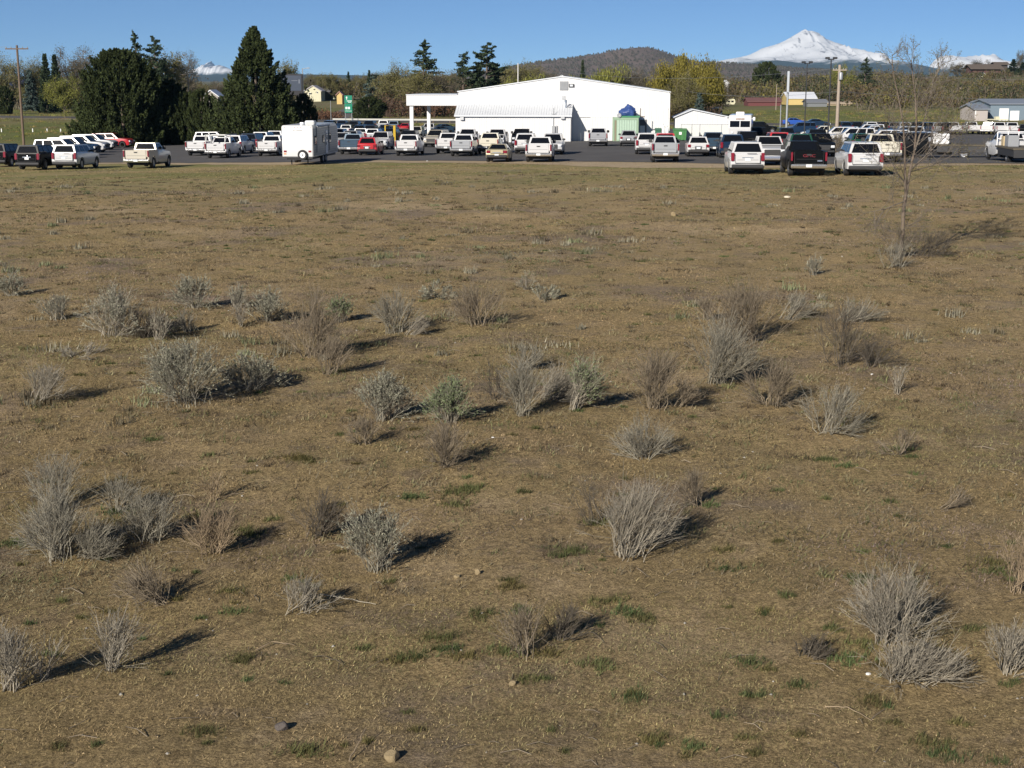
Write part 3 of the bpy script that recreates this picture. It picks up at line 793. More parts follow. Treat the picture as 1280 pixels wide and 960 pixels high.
def pane(mb, q, poly, off=0.006, th=0.02):
    """a pane following poly (s, t) on the quad q (a b bottom, c d top), standing off its surface"""
    n = ((q[1] - q[0]).cross(q[3] - q[0])).normalized()
    P = [quad_pt(q, s, t) + n * off for s, t in poly]; Q = [p - n * th for p in P]
    k = len(P)
    mb.face(P)
    for i in range(k):
        j = (i + 1) % k
        mb.face([Q[i], Q[j], P[j], P[i]])

def wheel_meshes(r, w=0.26):
    t = MB().lathe([(r * 0.62, -w / 2), (r * 0.92, -w / 2), (r, -w * 0.36), (r, w * 0.36), (r * 0.92, w / 2), (r * 0.62, w / 2), (r * 0.6, w * 0.3), (r * 0.6, -w * 0.3), (r * 0.62, -w / 2)], axis='x', n=24)
    tm = t.mesh('tyre', DARK, smooth=40)
    d = MB().lathe([(0.0, w * 0.36), (r * 0.16, w * 0.36), (r * 0.2, w * 0.28), (r * 0.52, w * 0.26), (r * 0.58, w * 0.42), (r * 0.635, w * 0.44), (r * 0.635, -w * 0.3), (0, -w * 0.3)], axis='x', n=24)
    for k in range(6):
        a = math.pi * k / 3; c, s_ = math.cos(a), math.sin(a)
        n = len(d.v)
        for rr, hw in ((0.12 * r, 0.045), (0.56 * r, 0.06)):
            for sg in (-1, 1):
                d.v.append((w * 0.40, c * rr - s_ * hw * sg, s_ * rr + c * hw * sg))
        d.f.append((n, n + 1, n + 3, n + 2))
    return tm, d.mesh('rim', RIMM, smooth=35)

def build_vehicle(kind):
    """-> list of (part name, parent part or None, mesh, location) and the measures"""
    P = []
    if kind == 'pickup':
        Ln, W, H, R, ya, yf, belt = 5.85, 2.02, 1.93, 0.41, -1.72, 1.97, 1.34
        g = (-0.72, 1.18, 1.78, -0.60, 0.42, 1.50, belt, H)
        cabp = [(-0.74, 0.50), (-0.74, 1.33)] + [(0.2, belt), (1.15, 1.28), (1.6, 1.24), (2.55, 1.17), (2.84, 1.08), (2.90, 0.95), (2.92, 0.62), (2.86, 0.42)] + [(2.55, 0.40)] + arc(yf, R, 0.52, 0, 180)[0:] + [(1.3, 0.36), (0, 0.36)]
        bm = body_bm(cabp, W, belt); green_bm(bm, g)
        bodym = fin(bm, 'body', PAINT['white'])
        bedp = [(-2.86, 0.62), (-2.88, 1.38), (-0.76, 1.38), (-0.76, 0.42), (ya + 0.52, 0.42)] + arc(ya, R, 0.52, 0, 180)
        mb = MB()
        for sx in (-1, 1): mb.prism(bedp, sx * (W / 2 - 0.13), sx * (W / 2 - 0.012))
        mb.box(-W / 2 + 0.131, W / 2 - 0.131, -2.8, -0.78, 0.78, 0.86); mb.box(-W / 2 + 0.131, W / 2 - 0.131, -0.85, -0.781, 0.8, 1.36)
        P.append(('cargo_bed', None, mb.mesh('cargo_bed', PAINT['white'], bevel=0.02, smooth=35), None))
        tail_y, plate_z, hatch = -2.90, 0.66, (-0.79, 0.79, 0.72, 1.36)
        lights = (0.88, 0.985, 0.86, 1.34)
    elif kind in ('suv', 'crossover'):
        if kind == 'suv':
            Ln, W, H, R, ya, yf, belt = 5.25, 2.02, 1.88, 0.40, -1.52, 1.58, 1.22
            g = (-2.56, 1.02, 1.84, -2.38, 0.30, 1.48, belt, H)
            yr, yn = -2.62, 2.60
        else:
            Ln, W, H, R, ya, yf, belt = 4.6, 1.87, 1.68, 0.36, -1.35, 1.40, 1.08
            g = (-2.22, 1.05, 1.68, -1.90, 0.20, 1.30, belt, H)
            yr, yn = -2.30, 2.26
        pr = [(yr + 0.05, 0.40), (yr - 0.02, 0.62), (yr + 0.03, belt - 0.05), (yr + 0.12, belt), (0.0, belt), (g[1] + 0.05, belt - 0.03), (yn - 0.5, belt - 0.12), (yn - 0.12, belt - 0.24), (yn - 0.02, belt - 0.42), (yn, 0.55), (yn - 0.08, 0.36), (yf + R + 0.12, 0.34)] + arc(yf, R, R + 0.10, 0, 180) + [(yf - R - 0.12, 0.32), (ya + R + 0.12, 0.32)] + arc(ya, R, R + 0.10, 0, 180)
        bm = body_bm(pr, W, belt); green_bm(bm, g)
        bodym = fin(bm, 'body', PAINT['white'])
        tail_y, plate_z, hatch = yr - 0.02, belt - 0.36, (-0.70 if kind == 'suv' else -0.62, 0.70 if kind == 'suv' else 0.62, 0.66 if kind == 'suv' else 0.6, belt - 0.08)
        lights = (W / 2 - 0.25, W / 2 - 0.06, belt - 0.44, belt + 0.02) if kind == 'suv' else (W / 2 - 0.33, W / 2 - 0.06, belt - 0.30, belt - 0.08)
    else:
        Ln, W, H, R, ya, yf, belt = 4.85, 1.80, 1.42, 0.33, -1.38, 1.38, 0.98
        g = (-1.75, 1.10, 1.58, -0.95, 0.15, 1.14, belt, H)
        yr, yn = -2.43, 2.42
        pr = [(yr + 0.06, 0.36), (yr - 0.02, 0.6), (yr + 0.03, 0.90), (yr + 0.14, 0.97), (-1.8, belt + 0.01), (0.0, belt - 0.02), (1.15, belt - 0.03), (yn - 0.4, 0.80), (yn - 0.06, 0.66), (yn, 0.5), (yn - 0.1, 0.3), (yf + R + 0.1, 0.28)] + arc(yf, R, R + 0.07, 0, 180) + [(yf - R - 0.1, 0.25), (ya + R + 0.1, 0.25)] + arc(ya, R, R + 0.07, 0, 180)
        bm = body_bm(pr, W, belt, 0.16, 0.10); green_bm(bm, g)
        bodym = fin(bm, 'body', PAINT['white'])
        tail_y, plate_z, hatch = yr - 0.02, 0.56, (-0.5, 0.5, 0.68, 0.93)
        lights = (0.46, 0.80, 0.70, 0.90)
    P.insert(0, ('body', None, bodym, None))
    yb0, yb1, wb, yt0, yt1, wt, zb, zt = g
    zt -= 0.05
    V_ = Vector
    q_rear = (V_((-wb / 2, yb0, zb)), V_((wb / 2, yb0, zb)), V_((wt / 2, yt0, zt)), V_((-wt / 2, yt0, zt)))
    q_front = (V_((wb / 2, yb1, zb)), V_((-wb / 2, yb1, zb)), V_((-wt / 2, yt1, zt)), V_((wt / 2, yt1, zt)))
    q_r = (V_((wb / 2, yb0, zb)), V_((wb / 2, yb1, zb)), V_((wt / 2, yt1, zt)), V_((wt / 2, yt0, zt)))
    q_l = (V_((-wb / 2, yb1, zb)), V_((-wb / 2, yb0, zb)), V_((-wt / 2, yt0, zt)), V_((-wt / 2, yt1, zt)))
    m = MB(); pane(m, q_rear, [(0.07, 0.10), (0.93, 0.10), (0.90, 0.88), (0.10, 0.88)]); P.append(('rear_window', None, m.mesh('rear_window', GLASS), None))
    m = MB(); pane(m, q_front, [(0.05, 0.06), (0.95, 0.06), (0.92, 0.92), (0.08, 0.92)]); P.append(('windshield', None, m.mesh('windshield', GLASS), None))
    for q, flip in ((q_r, False), (q_l, True)):
        m = MB()
        spl = {'pickup': ((0.06, 0.46), (0.50, 0.90)), 'suv': ((0.05, 0.27), (0.31, 0.58), (0.61, 0.92)), 'crossover': ((0.08, 0.24), (0.28, 0.56), (0.59, 0.92)), 'sedan': ((0.12, 0.50), (0.53, 0.90))}[kind]
        for a, c in spl:
            pl = [(a, 0.12), (c, 0.12), (c, 0.88), (a, 0.88)]
            if flip: pl = [(1 - s, t) for s, t in pl][::-1]
            pane(m, q, pl)
        P.append(('side_window', None, m.mesh('side_window', GLASS), None))
    # rear end
    x0, x1, z0, z1 = hatch
    m = MB().box(x0, x1, tail_y - 0.035, tail_y + 0.06, z0, z1)
    if kind == 'pickup': m.box(-0.16, 0.16, tail_y - 0.05, tail_y - 0.038, z1 - 0.14, z1 - 0.07)
    hm = m.mesh('tailgate', PAINT['white'], bevel=0.018, smooth=35)
    P.append(('tailgate' if kind == 'pickup' else ('hatch_door' if kind != 'sedan' else 'boot_lid'), None, hm, None))
    sm_ = MB(); e_ = tail_y - 0.044
    for (xa_, xb_, za_, zb2) in ((x0 - 0.016, x0, z0, z1), (x1, x1 + 0.016, z0, z1), (x0, x1, z0 - 0.016, z0), (x0 + 0.1, x1 - 0.1, z0 + (z1 - z0) * 0.36, z0 + (z1 - z0) * 0.36 + 0.014)): sm_.box(xa_, xb_, e_, e_ + 0.05, za_, zb2)
    if kind == 'crossover': sm_.box(-0.27, 0.27, tail_y - 0.048, tail_y - 0.036, plate_z - 0.13, plate_z + 0.15)
    if kind == 'suv': sm_.box(-0.04, 0.5, tail_y - 0.05, tail_y - 0.03, z1 + 0.05, z1 + 0.075)
    P.append(('seam_trim', None, sm_.mesh('seam_trim', BLACKP), None))
    em = MB().box(-0.13, 0.13, tail_y - 0.062, tail_y - 0.051, (z0 + z1) / 2 + 0.12, (z0 + z1) / 2 + 0.20) if kind == 'pickup' else MB().box(-0.32, 0.32, tail_y - 0.055, tail_y - 0.038, z1 - 0.20, z1 - 0.15)
    P.append(('badge', None, em.mesh('badge', CHROME if kind != 'pickup' else BLACKP, bevel=0.008), None))
    a, c, lz0, lz1 = lights
    for sx in (-1, 1):
        m = MB().box(min(sx * a, sx * c), max(sx * a, sx * c), tail_y - 0.03, tail_y + 0.22, lz0, lz1)
        P.append(('tail_light', None, m.mesh('tail_light', REDL, bevel=0.02, smooth=35), None))
    bz = 0.62 if kind == 'pickup' else 0.50
    m = MB()
    if kind == 'pickup': m.prism([(-2.98, 0.46), (-3.02, 0.52), (-3.02, 0.66), (-2.90, 0.70), (-2.86, 0.46)], -0.98, 0.98)
    else: m.prism([(tail_y - 0.06, 0.36), (tail_y - 0.09, 0.42), (tail_y - 0.08, bz + 0.05), (tail_y + 0.02, bz + 0.09), (tail_y + 0.1, 0.34)], -W / 2 + 0.1, W / 2 - 0.1)
    P.append(('rear_bumper', None, m.mesh('rear_bumper', CHROME if kind == 'pickup' else BLACKP, bevel=0.03, smooth=40), None))
    pz = 0.60 if kind == 'pickup' else plate_z
    py = -3.04 if kind == 'pickup' else tail_y - 0.062
    P.append(('license_plate', None, MB().box(-0.16, 0.16, py, py + 0.012, pz - 0.08, pz + 0.08).mesh('license_plate', PLATE), None))
    # front end
    yn = {'pickup': 2.90, 'suv': 2.58, 'crossover': 2.25, 'sedan': 2.40}[kind]
    gz0, gz1 = {'pickup': (0.66, 1.04), 'suv': (0.56, 0.94), 'crossover': (0.5, 0.78), 'sedan': (0.44, 0.62)}[kind]
    P.append(('grille', None, MB().box(-0.52, 0.52, yn - 0.1, yn + 0.045, gz0, gz1).box(-0.5, 0.5, yn, yn + 0.06, (gz0 + gz1) / 2 - 0.02, (gz0 + gz1) / 2 + 0.02).mesh('grille', BLACKP, bevel=0.02), None))
    for sx in (-1, 1):
        xs = sorted((sx * 0.56, sx * (W / 2 - 0.14)))
        P.append(('headlight', None, MB().box(xs[0], xs[1], yn - 0.32, yn - 0.02, gz1 - 0.22, gz1 - 0.02).mesh('headlight', LENS, bevel=0.03, smooth=40), None))
    P.append(('front_bumper', None, MB().prism([(yn - 0.22, 0.36), (yn + 0.02, 0.36), (yn + 0.08, 0.44), (yn + 0.07, gz0 - 0.05), (yn - 0.2, gz0 - 0.02)], -W / 2 + 0.14, W / 2 - 0.14).mesh('front_bumper', CHROME if kind == 'pickup' else BLACKP, bevel=0.03, smooth=40), None))
    for sx in (-1, 1):
        mx = 1.06 if kind == 'pickup' else W / 2 + 0.04
        xs = sorted((sx * (mx - 0.16), sx * (mx + 0.10)))
        my = yb1 - 0.45
        P.append(('wing_mirror', None, MB().box(xs[0], xs[1], my - 0.06, my + 0.06, zb + 0.03, zb + (0.30 if kind == 'pickup' else 0.2)).mesh('wing_mirror', BLACKP, bevel=0.03, smooth=40), None))
    P.append(('undercarriage', None, MB().box(-W / 2 + 0.32, W / 2 - 0.32, ya - 0.75, yf + 0.6, 0.24, 0.5).box(-W / 2 + 0.2, W / 2 - 0.2, ya + R + 0.2, yf - R - 0.2, 0.26, 0.52).mesh('undercarriage', DARK), None))
    tm, rm = wheel_meshes(R)
    for y in (ya, yf):
        for sx in (-1, 1): P.append(('wheel', None, (tm, rm), (sx * (W / 2 - 0.15), y, R, sx)))
    return dict(parts=P, L=Ln, W=W, H=H, ya=ya, yf=yf)

KINDS = {k: build_vehicle(k) for k in ('pickup', 'suv', 'crossover', 'sedan')}
PAINTED = {'body', 'cargo_bed', 'tailgate', 'hatch_door', 'boot_lid'}
FAR_SKIP = {'seam_trim', 'badge', 'license_plate', 'grille', 'undercarriage'}
OBJN = {'pickup': 'pickup_truck', 'suv': 'sport_utility', 'crossover': 'crossover_car', 'sedan': 'sedan_car'}
CATN = {'pickup': 'pickup truck', 'suv': 'SUV', 'crossover': 'crossover', 'sedan': 'sedan'}
CARS = {}

def place_pose(kind, u, v, head, axle_near=True):
    s = KINDS[kind]
    h = math.radians(head); d = Vector((math.sin(h), math.cos(h), 0)); r = Vector((math.cos(h), -math.sin(h), 0))
    p = ground_at(u, v)
    if abs(math.cos(h)) > 0.6:
        o = p - d * s['ya'] if math.cos(h) > 0 else p - d * s['yf']
    else:
        sgn = -1 if r.y > 0 else 1                # the side turned to the camera
        o = p - r * sgn * (s['W'] / 2)
    o.z = gz(o.x, o.y)
    # sit on the slope
    fz, rz_ = gz(*(o + d * 1.7).to_2d()), gz(*(o - d * 1.7).to_2d())
    return o, h, math.atan2(fz - rz_, 3.4), (fz + rz_) / 2

def car(kind, u, v, colour, label, head=4.3, far=False, group=None):
    o, h, pit, zz_ = place_pose(kind, u, v, head)
    root = empty(OBJN[kind], (o.x, o.y, zz_ + (0.03 if o.y > 90 else 0)), -h)
    root.rotation_euler = (pit, 0, -h)
    setp(root, label, CATN[kind], group or 'cars and trucks parked on the lot')
    for name, _, me, loc in KINDS[kind]['parts']:
        if far and name in FAR_SKIP: continue
        if name == 'wheel':
            tm, rm = me; x, y, z, sx = loc
            w = link('wheel', tm, None, root, (x, y, z), 0.0 if sx > 0 else math.pi)
            if not far: link('rim', rm, None, w)
            continue
        ob = link(name, me, None, root)
        if name in PAINTED:
            ob.material_slots[0].link = 'OBJECT'; ob.material_slots[0].material = PAINT[colour]
    CARS[label] = root
    return root

FR = 'vehicles in the front row on the grass edge'
# -- front row on the left
car('suv', 1, 208.5, 'black', 'black SUV cut off by the left frame edge beside another black SUV', group=FR)
blk = car('suv', 42, 212.5, 'black', 'black SUV with a bright chrome tailgate strip next to a white SUV', group=FR)
car('suv', 87.5, 211.5, 'white', 'white SUV with shaded blue-grey side between a black SUV and a beige pickup', group=FR)
beige = car('pickup', 177, 210.5, 'champagne', 'beige pickup with chrome bumper parked alone in front of the dark junipers', group=FR)
# -- row seen from the side on the left
LR = 'side-on row of vehicles under the dark junipers'
for kd, uf, v, col, lab in (
    ('suv', 108, 199, 'white', 'white SUV side-on behind the black SUV with the chrome strip'),
    ('suv', 122, 195.2, 'navy', 'dark blue SUV side-on with only its windshield showing above a white SUV'),
    ('suv', 136, 191.5, 'white', 'white SUV side-on, nearest of its row, nose beside the front-row white SUV'),
    ('suv', 149, 188, 'white', 'white SUV side-on, second in the row below the dark junipers'),
    ('suv', 172, 185.2, 'red', 'red SUV side-on in the row below the dark junipers'),
    ('suv', 181, 182.6, 'white', 'white SUV side-on just behind the red SUV'),
    ('suv', 190, 180, 'white', 'white SUV side-on beyond the red SUV, beside a dark blue pickup'),
    ('pickup', 200, 178, 'navy', 'dark blue pickup side-on at the far end of the row under the junipers')):
    car(kd, uf - 34, v, col, lab, 96, v < 186, LR)
for u, v, col, lab in ((112, 172, 'navy', 'dark blue SUV roof showing behind the side-on row'), (131, 170.5, 'cream', 'cream SUV roof showing behind the side-on row'), (152, 170, 'white', 'white SUV roof in the juniper shade behind the side-on row')):
    car('suv', u, v, col, lab, 96, True, LR)
# -- group in front of the pyramidal juniper
car('pickup', 249, 194.8, 'white', 'white pickup alone at the left of the group before the pyramidal juniper')
rackp = car('pickup', 274, 198, 'white', 'white pickup carrying a pale pipe ladder rack')
car('suv', 294, 192.8, 'white', 'white SUV with shaded side just right of the ladder-rack pickup')
car('suv', 314, 189, 'navy', 'dark SUV between the white SUV and the far white pickups')
car('suv', 268, 183.5, 'white', 'white SUV side-on behind the ladder-rack pickup', 95, True)
car('suv', 305, 182.5, 'cream', 'long cream SUV side-on in front of the pyramidal juniper', 95, True)
car('suv', 328, 185.5, 'white', 'white SUV rear showing between dark SUV and white pickups', 4.3, True)
car('pickup', 337, 195.3, 'white', 'white pickup half hidden by the travel trailer')
car('pickup', 341, 184, 'white', 'white pickup roof showing above the pickup beside the trailer', 4.3, True)
car('suv', 347, 180, 'white', 'white SUV roof against the juniper beside the travel trailer', 4.3, True)
# -- between trailer and canopy
car('pickup', 424, 190, 'white', 'white pickup facing the camera just behind the travel trailer', 184.3)
car('pickup', 439, 193, 'slate', 'dark slate pickup between the trailer and the red crossover')
car('suv', 436, 184.5, 'silver', 'silver SUV facing the camera behind the slate pickup', 184.3)
car('crossover', 461, 194.3, 'red', 'red crossover parked by the travel trailer')
car('suv', 474, 187.5, 'white', 'white SUV facing the camera behind the red crossover', 184.3)
BR = 'back rows of vehicles between trailer and canopy'
i = 0
for v, row in ((178.5, ((420, 'navy', 'suv'), (449, 'silver', 'pickup'), (467, 'silver', 'suv'), (486, 'black', 'suv'))),
               (171.5, ((414, 'black', 'suv'), (431, 'white', 'pickup'), (448, 'navy', 'suv'), (464, 'black', 'suv'), (480, 'navy', 'pickup'))),
               (164.5, ((409, 'navy', 'suv'), (426, 'navy', 'pickup'), (443, 'black', 'suv'), (460, 'navy', 'suv'), (478, 'silver', 'pickup'), (493, 'slate', 'suv')))):
    names = {178.5: 'nearest', 171.5: 'middle', 164.5: 'farthest'}[v]
    nxt = {420: 'beside the trailer', 449: 'in front of a dark blue SUV', 467: 'behind the red crossover', 486: 'by the yellow pipe frame', 414: 'beside the trailer roof', 431: 'behind the silver SUV that faces the camera',
           448: 'in the middle of it', 464: 'beside a dark blue pickup', 480: 'just behind the yellow pipe frame', 409: 'below the yellow house', 426: 'below the green highway sign', 443: 'below the green highway sign', 460: 'below the round juniper', 478: 'below the bare thicket', 493: 'nearest the canopy'}
    for u, col, kd in row:
        cn = {'navy': 'dark blue', 'black': 'black', 'silver': 'silver', 'white': 'white', 'slate': 'slate blue'}[col]
        car(kd, u, v, col, f"{cn} {'SUV' if kd == 'suv' else 'pickup'} in the {names} back row {nxt[u]}", 4.3 if (i % 3) else 184.3, True, BR); i += 1
car('sedan', 506, 164.5, 'red', 'small red sedan seen beyond the canopy posts', 4.3, True)
car('suv', 512, 184, 'black', 'black SUV roof behind the white pickup by the canopy', 4.3, True)
car('suv', 519, 174, 'cream', 'cream SUV parked under the canopy beside its front post', 184.3, True)
car('pickup', 535, 170, 'white', 'white pickup facing the camera under the canopy', 184.3, True)
car('suv', 541.5, 184, 'champagne', 'champagne SUV facing the camera with a glaring windshield', 191)
for u, v, lab in ((547, 172, 'nearest'), (554, 168.5, 'middle'), (560, 165.5, 'farthest')):
    car('sedan', u, v, 'slate', lab + ' of three dark blue sedans between canopy and lean-to', 60, True)
car('pickup', 509.5, 195, 'white', 'white pickup with chrome bumper parked in front of the canopy posts')
# -- in front of the lean-to
car('pickup', 559, 192, 'white', 'white pickup mostly hidden behind the silver pickup by the lean-to corner')
car('pickup', 578, 195.5, 'silver', 'silver pickup in front of the lean-to corner')
car('pickup', 583, 183.5, 'white', 'white pickup facing the camera at the lean-to corner', 184.3)
car('pickup', 611, 192.3, 'cream', 'cream pickup between the silver pickup and the gold sedan')
car('pickup', 620, 184.5, 'white', 'white pickup with big mirrors facing the camera before the lean-to', 184.3)
car('sedan', 622.3, 202.8, 'gold', 'gold sedan at the grass edge before the lean-to')
odoor = car('pickup', 651, 184, 'black', 'black pickup facing the camera with its front door open', 184.3)
car('suv', 657, 192.3, 'white', 'white SUV between the black open-door pickup and the gold sedan')
car('pickup', 674, 202.8, 'white', 'white pickup at the grass edge beside the gold sedan')
car('suv', 690, 193.8, 'white', 'white SUV facing the camera in front of the electric meter', 184.3)
car('pickup', 747.5, 183, 'silver', 'silver pickup with wide mirrors in front of the sliding door')
car('crossover', 785.5, 183, 'silver', 'silver crossover in front of the mint container')
car('suv', 808, 193, 'white', 'white SUV behind the silver pickup before the gable wall')
car('pickup', 831, 203, 'silver', 'silver pickup at the asphalt edge right of the gable wall')
car('suv', 831, 193.5, 'red', 'red SUV roof showing behind the silver pickup')
car('crossover', 872, 196, 'white', 'white crossover in front of the green dumpster')
car('pickup', 892, 193.5, 'slate', 'dark blue pickup in front of the slatted fence')
car('suv', 914, 197.5, 'navy', 'dark blue SUV with a lit tail lamp behind a white SUV')
car('suv', 934, 190, 'black', 'black SUV facing away in front of the white step van')
car('suv', 932, 217.3, 'white', 'white SUV on the grass beside the black pickup', group=FR)
car('pickup', 963, 207, 'white', 'white pickup facing the camera between the white SUV and the black pickup', 184.3)
car('suv', 972, 192.5, 'red', 'bright red SUV behind the white pickup that faces the camera')
car('suv', 999, 197, 'green', 'dark green SUV hidden behind the black pickup')
gmc = car('pickup', 1007, 219.6, 'black', 'black pickup with red tailgate lettering on the grass', group=FR)
car('suv', 1027, 196.5, 'black', 'black SUV facing the camera behind the lettered black pickup', 184.3)
car('suv', 1077, 219.4, 'white', 'white SUV on the grass behind the bare sapling', group=FR)
car('pickup', 1104, 203.5, 'cream', 'cream pickup behind the bare sapling')
# -- back right
car('suv', 953, 167, 'black', 'long black SUV side-on beside the white step van', 95)
car('suv', 1000, 168, 'navy', 'dark blue SUV side-on behind the concrete lamp bases', -85)
car('sedan', 994, 157, 'blue', 'bright blue car at the far edge of the lot', 95)
car('sedan', 1022, 158.5, 'navy', 'dark blue sedan at the far edge of the lot beside a bright blue car', 95, True)
SR = 'slanted row of pale vehicles behind the front row'
for kd, u, v, col, lab in (
    ('pickup', 1030, 177, 'cream', 'cream pickup side-on by the lamp post, first of the slanted row'),
    ('suv', 1046, 179, 'white', 'white SUV side-on just right of the lamp post'),
    ('suv', 1064, 182, 'white', 'white SUV side-on above the dark green crossover'),
    ('suv', 1083, 172, 'white', 'white SUV side-on at the foot of the pale utility pole'),
    ('pickup', 1093, 177, 'white', 'white pickup side-on behind the cream pickup'),
    ('suv', 1104, 187, 'white', 'white SUV side-on directly above the cream pickup'),
    ('suv', 1128, 178, 'silver', 'silver SUV side-on behind the sapling trunk'),
    ('crossover', 1146, 187, 'silver', 'silver crossover side-on right of the sapling trunk')):
    car(kd, u, v, col, lab, -82, kd != 'pickup' and v < 180, SR)
car('crossover', 1074, 190, 'green', 'dark green crossover right behind the white SUV on the grass')
for u, v, col, lab in ((1120, 196, 'black', 'black SUV facing away just right of the cream pickup'), (1136, 193, 'grey', 'dark grey SUV facing away behind the sapling stems'), (1122, 184, 'navy', 'dark blue SUV facing away behind the black one by the cream pickup'), (1110, 181, 'black', 'black SUV facing away behind the white side-on SUV'), (1020, 185, 'black', 'black SUV facing away behind the dark green SUV'), (982, 181, 'navy', 'dark blue SUV facing away beyond the bright red SUV'), (948, 180, 'black', 'black SUV facing away between the step van and the bright red SUV')):
    car('suv', u, v, col, lab, 4.3, True)
FRW = 'far row of vehicles along the highway verge'
for k, (u, col) in enumerate(((1056, 'navy'), (1071, 'black'), (1088, 'white'), (1102, 'black'), (1116, 'grey'), (1130, 'silver'), (1144, 'black'), (1158, 'navy'), (1171, 'silver'), (1183, 'black'))):
    cn = {'navy': 'dark blue', 'black': 'black', 'silver': 'silver', 'white': 'white', 'grey': 'grey'}[col]
    pos = ['nearest the pale pole', 'beside a dark blue SUV', 'between two black ones', 'beside a white SUV', 'behind the sapling top limbs', 'between a grey and a black SUV', 'between a silver and a dark blue SUV', 'behind the sapling, beside a silver SUV', 'next to the last black SUV', 'beside a lone white pickup'][k]
    car('suv', u, 167 + 0.15 * k, col, f'{cn} SUV in the far row {pos}', 4.3, True, FRW)
car('pickup', 1193, 168.5, 'white', 'lone white pickup at the far right of the lot', 4.3, True, FRW)
for u, v, lab in ((1216, 168, 'first of the four white pickups at the far right corner'), (1234, 168.4, 'second of the four white pickups at the far right corner'), (1251, 168.8, 'third of the four white pickups at the far right corner'), (1267, 169, 'last of the four white pickups, beside a black SUV')):
    car('pickup', u, v, 'white', lab, 4.3 if u != 1234 else 24, True, FRW)
car('suv', 1281, 172, 'black', 'black SUV at the right frame edge beyond the flatbed truck', 20, True, FRW)

# extra pieces on particular vehicles
def txt(body, size, m, parent, loc, rot, name, ext=0.004):
    cu = bpy.data.curves.new(name, 'FONT'); cu.body = body; cu.size = size; cu.align_x = 'CENTER'; cu.align_y = 'CENTER'; cu.extrude = ext
    to = bpy.data.objects.new(name, cu); COL.objects.link(to)
    bpy.context.view_layer.update()
    me = bpy.data.meshes.new_from_object(to.evaluated_get(bpy.context.evaluated_depsgraph_get()))
    bpy.data.objects.remove(to)
    o = link(name, me, m, parent, loc); o.rotation_euler = rot
    return o
txt('GMC', 0.24, mat('red_letters', (0.20, 0.015, 0.025), 0.5), gmc, (0, -2.943, 1.14), (math.pi / 2, 0, 0), 'lettering').scale = (1.3, 0.9, 1)
MB().box(0.45, 0.72, -2.945, -2.938, 0.84, 0.90).build('chrome_badge', CHROME, gmc)
m = MB()
for y in (-2.8, -1.0):
    for sx in (-1, 1): m.tube([(sx * 0.9, y, 1.36), (sx * 0.9, y, 2.1)], 0.04)
    m.tube([(-0.9, y, 2.1), (0.9, y, 2.1)], 0.04)
for sx in (-1, 1):
    m.tube([(sx * 0.9, -2.9, 2.1), (sx * 0.9, 1.2, 2.1)], 0.045); m.tube([(sx * 0.9, -2.8, 1.4), (sx * 0.9, -2.2, 2.08)], 0.03)
m.build('ladder_rack', mat('pale_rack', (0.62, 0.62, 0.58), 0.5, vary=0.1), rackp)
dq = MB().prism([(0.1, 0.55), (1.12, 0.55), (1.12, 1.32), (0.35, 1.86), (0.1, 1.86)], 0.0, 0.07)
dob = dq.build('open_door', None, odoor, bevel=0.015, loc=(1.0, 1.15, 0.02), rz=math.radians(-62))
dob.data.materials.append(PAINT['black'])
for v_ in dob.data.vertices: v_.co.y -= 1.12
for k in (0, 1): MB().lathe([(0, -0.05), (0.06, -0.04), (0.07, 0), (0, 0.01)], (0.06 - 0.1 * k, -2.66, 1.02 - 0.14 * k), 'y').build('badge', CHROME, blk)

# ---- travel trailer
p = ground_at(372.5, 206.5)
tr = empty('travel_trailer', (p.x, p.y, p.z), -ANG - 0.035)
setp(tr, 'white travel trailer with a spare wheel on its back wall', 'trailer')
TW, TL, TB, TH = 2.44, 8.6, 0.62, 3.05
prof = [(0, TB), (0, TH - 0.12), (0.08, TH), (TL - 0.9, TH + 0.02), (TL - 0.2, TH - 0.3), (TL, TH - 1.2), (TL - 0.15, TB)]
MB().prism(prof, -TW / 2, TW / 2).build('trailer_body', mat('trailer_white', (0.57, 0.57, 0.56), 0.4, coat=0.3, vary=0.02), tr, bevel=0.05, smooth=40)
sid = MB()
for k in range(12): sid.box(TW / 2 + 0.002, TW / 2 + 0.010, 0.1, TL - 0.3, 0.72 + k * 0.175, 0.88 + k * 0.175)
sid.build('shade_toned_siding', mat('trailer_siding_shade', (0.20, 0.215, 0.225), 0.4, vary=0.06), tr)  # siding on the right wall only, its grey darkened to paint in that side's shade
rw = TW / 2 + 0.022
for (y0, y1, z0, z1) in ((0.6, 1.2, 1.55, 2.25), (3.2, 3.8, 1.6, 2.2), (5.2, 5.9, 1.5, 2.3)):
    w_ = MB().box(rw - 0.015, rw + 0.012, y0, y1, z0, z1).build('window', BLACKP, tr); MB().box(rw + 0.013, rw + 0.02, y0 + 0.05, y1 - 0.05, z0 + 0.05, z1 - 0.05).build('pane', GLASS, w_)
dr = MB().box(rw - 0.015, rw + 0.012, 4.2, 4.85, 0.75, 2.55).build('door', WHITE, tr); MB().box(rw + 0.013, rw + 0.02, 4.35, 4.7, 1.7, 2.3).build('pane', GLASS, dr); MB().box(rw + 0.013, rw + 0.05, 4.25, 4.3, 1.4, 1.6).build('handle', BLACKP, dr)
MB().tube([(rw + 0.03, 1.2, TH - 0.12), (rw + 0.03, 5.4, TH - 0.12)], 0.07).tube([(rw + 0.01, 1.25, 0.9), (rw + 0.01, 1.25, TH - 0.15)], 0.03).tube([(rw + 0.01, 5.35, 0.9), (rw + 0.01, 5.35, TH - 0.15)], 0.03).build('awning_roll', GREY, tr)
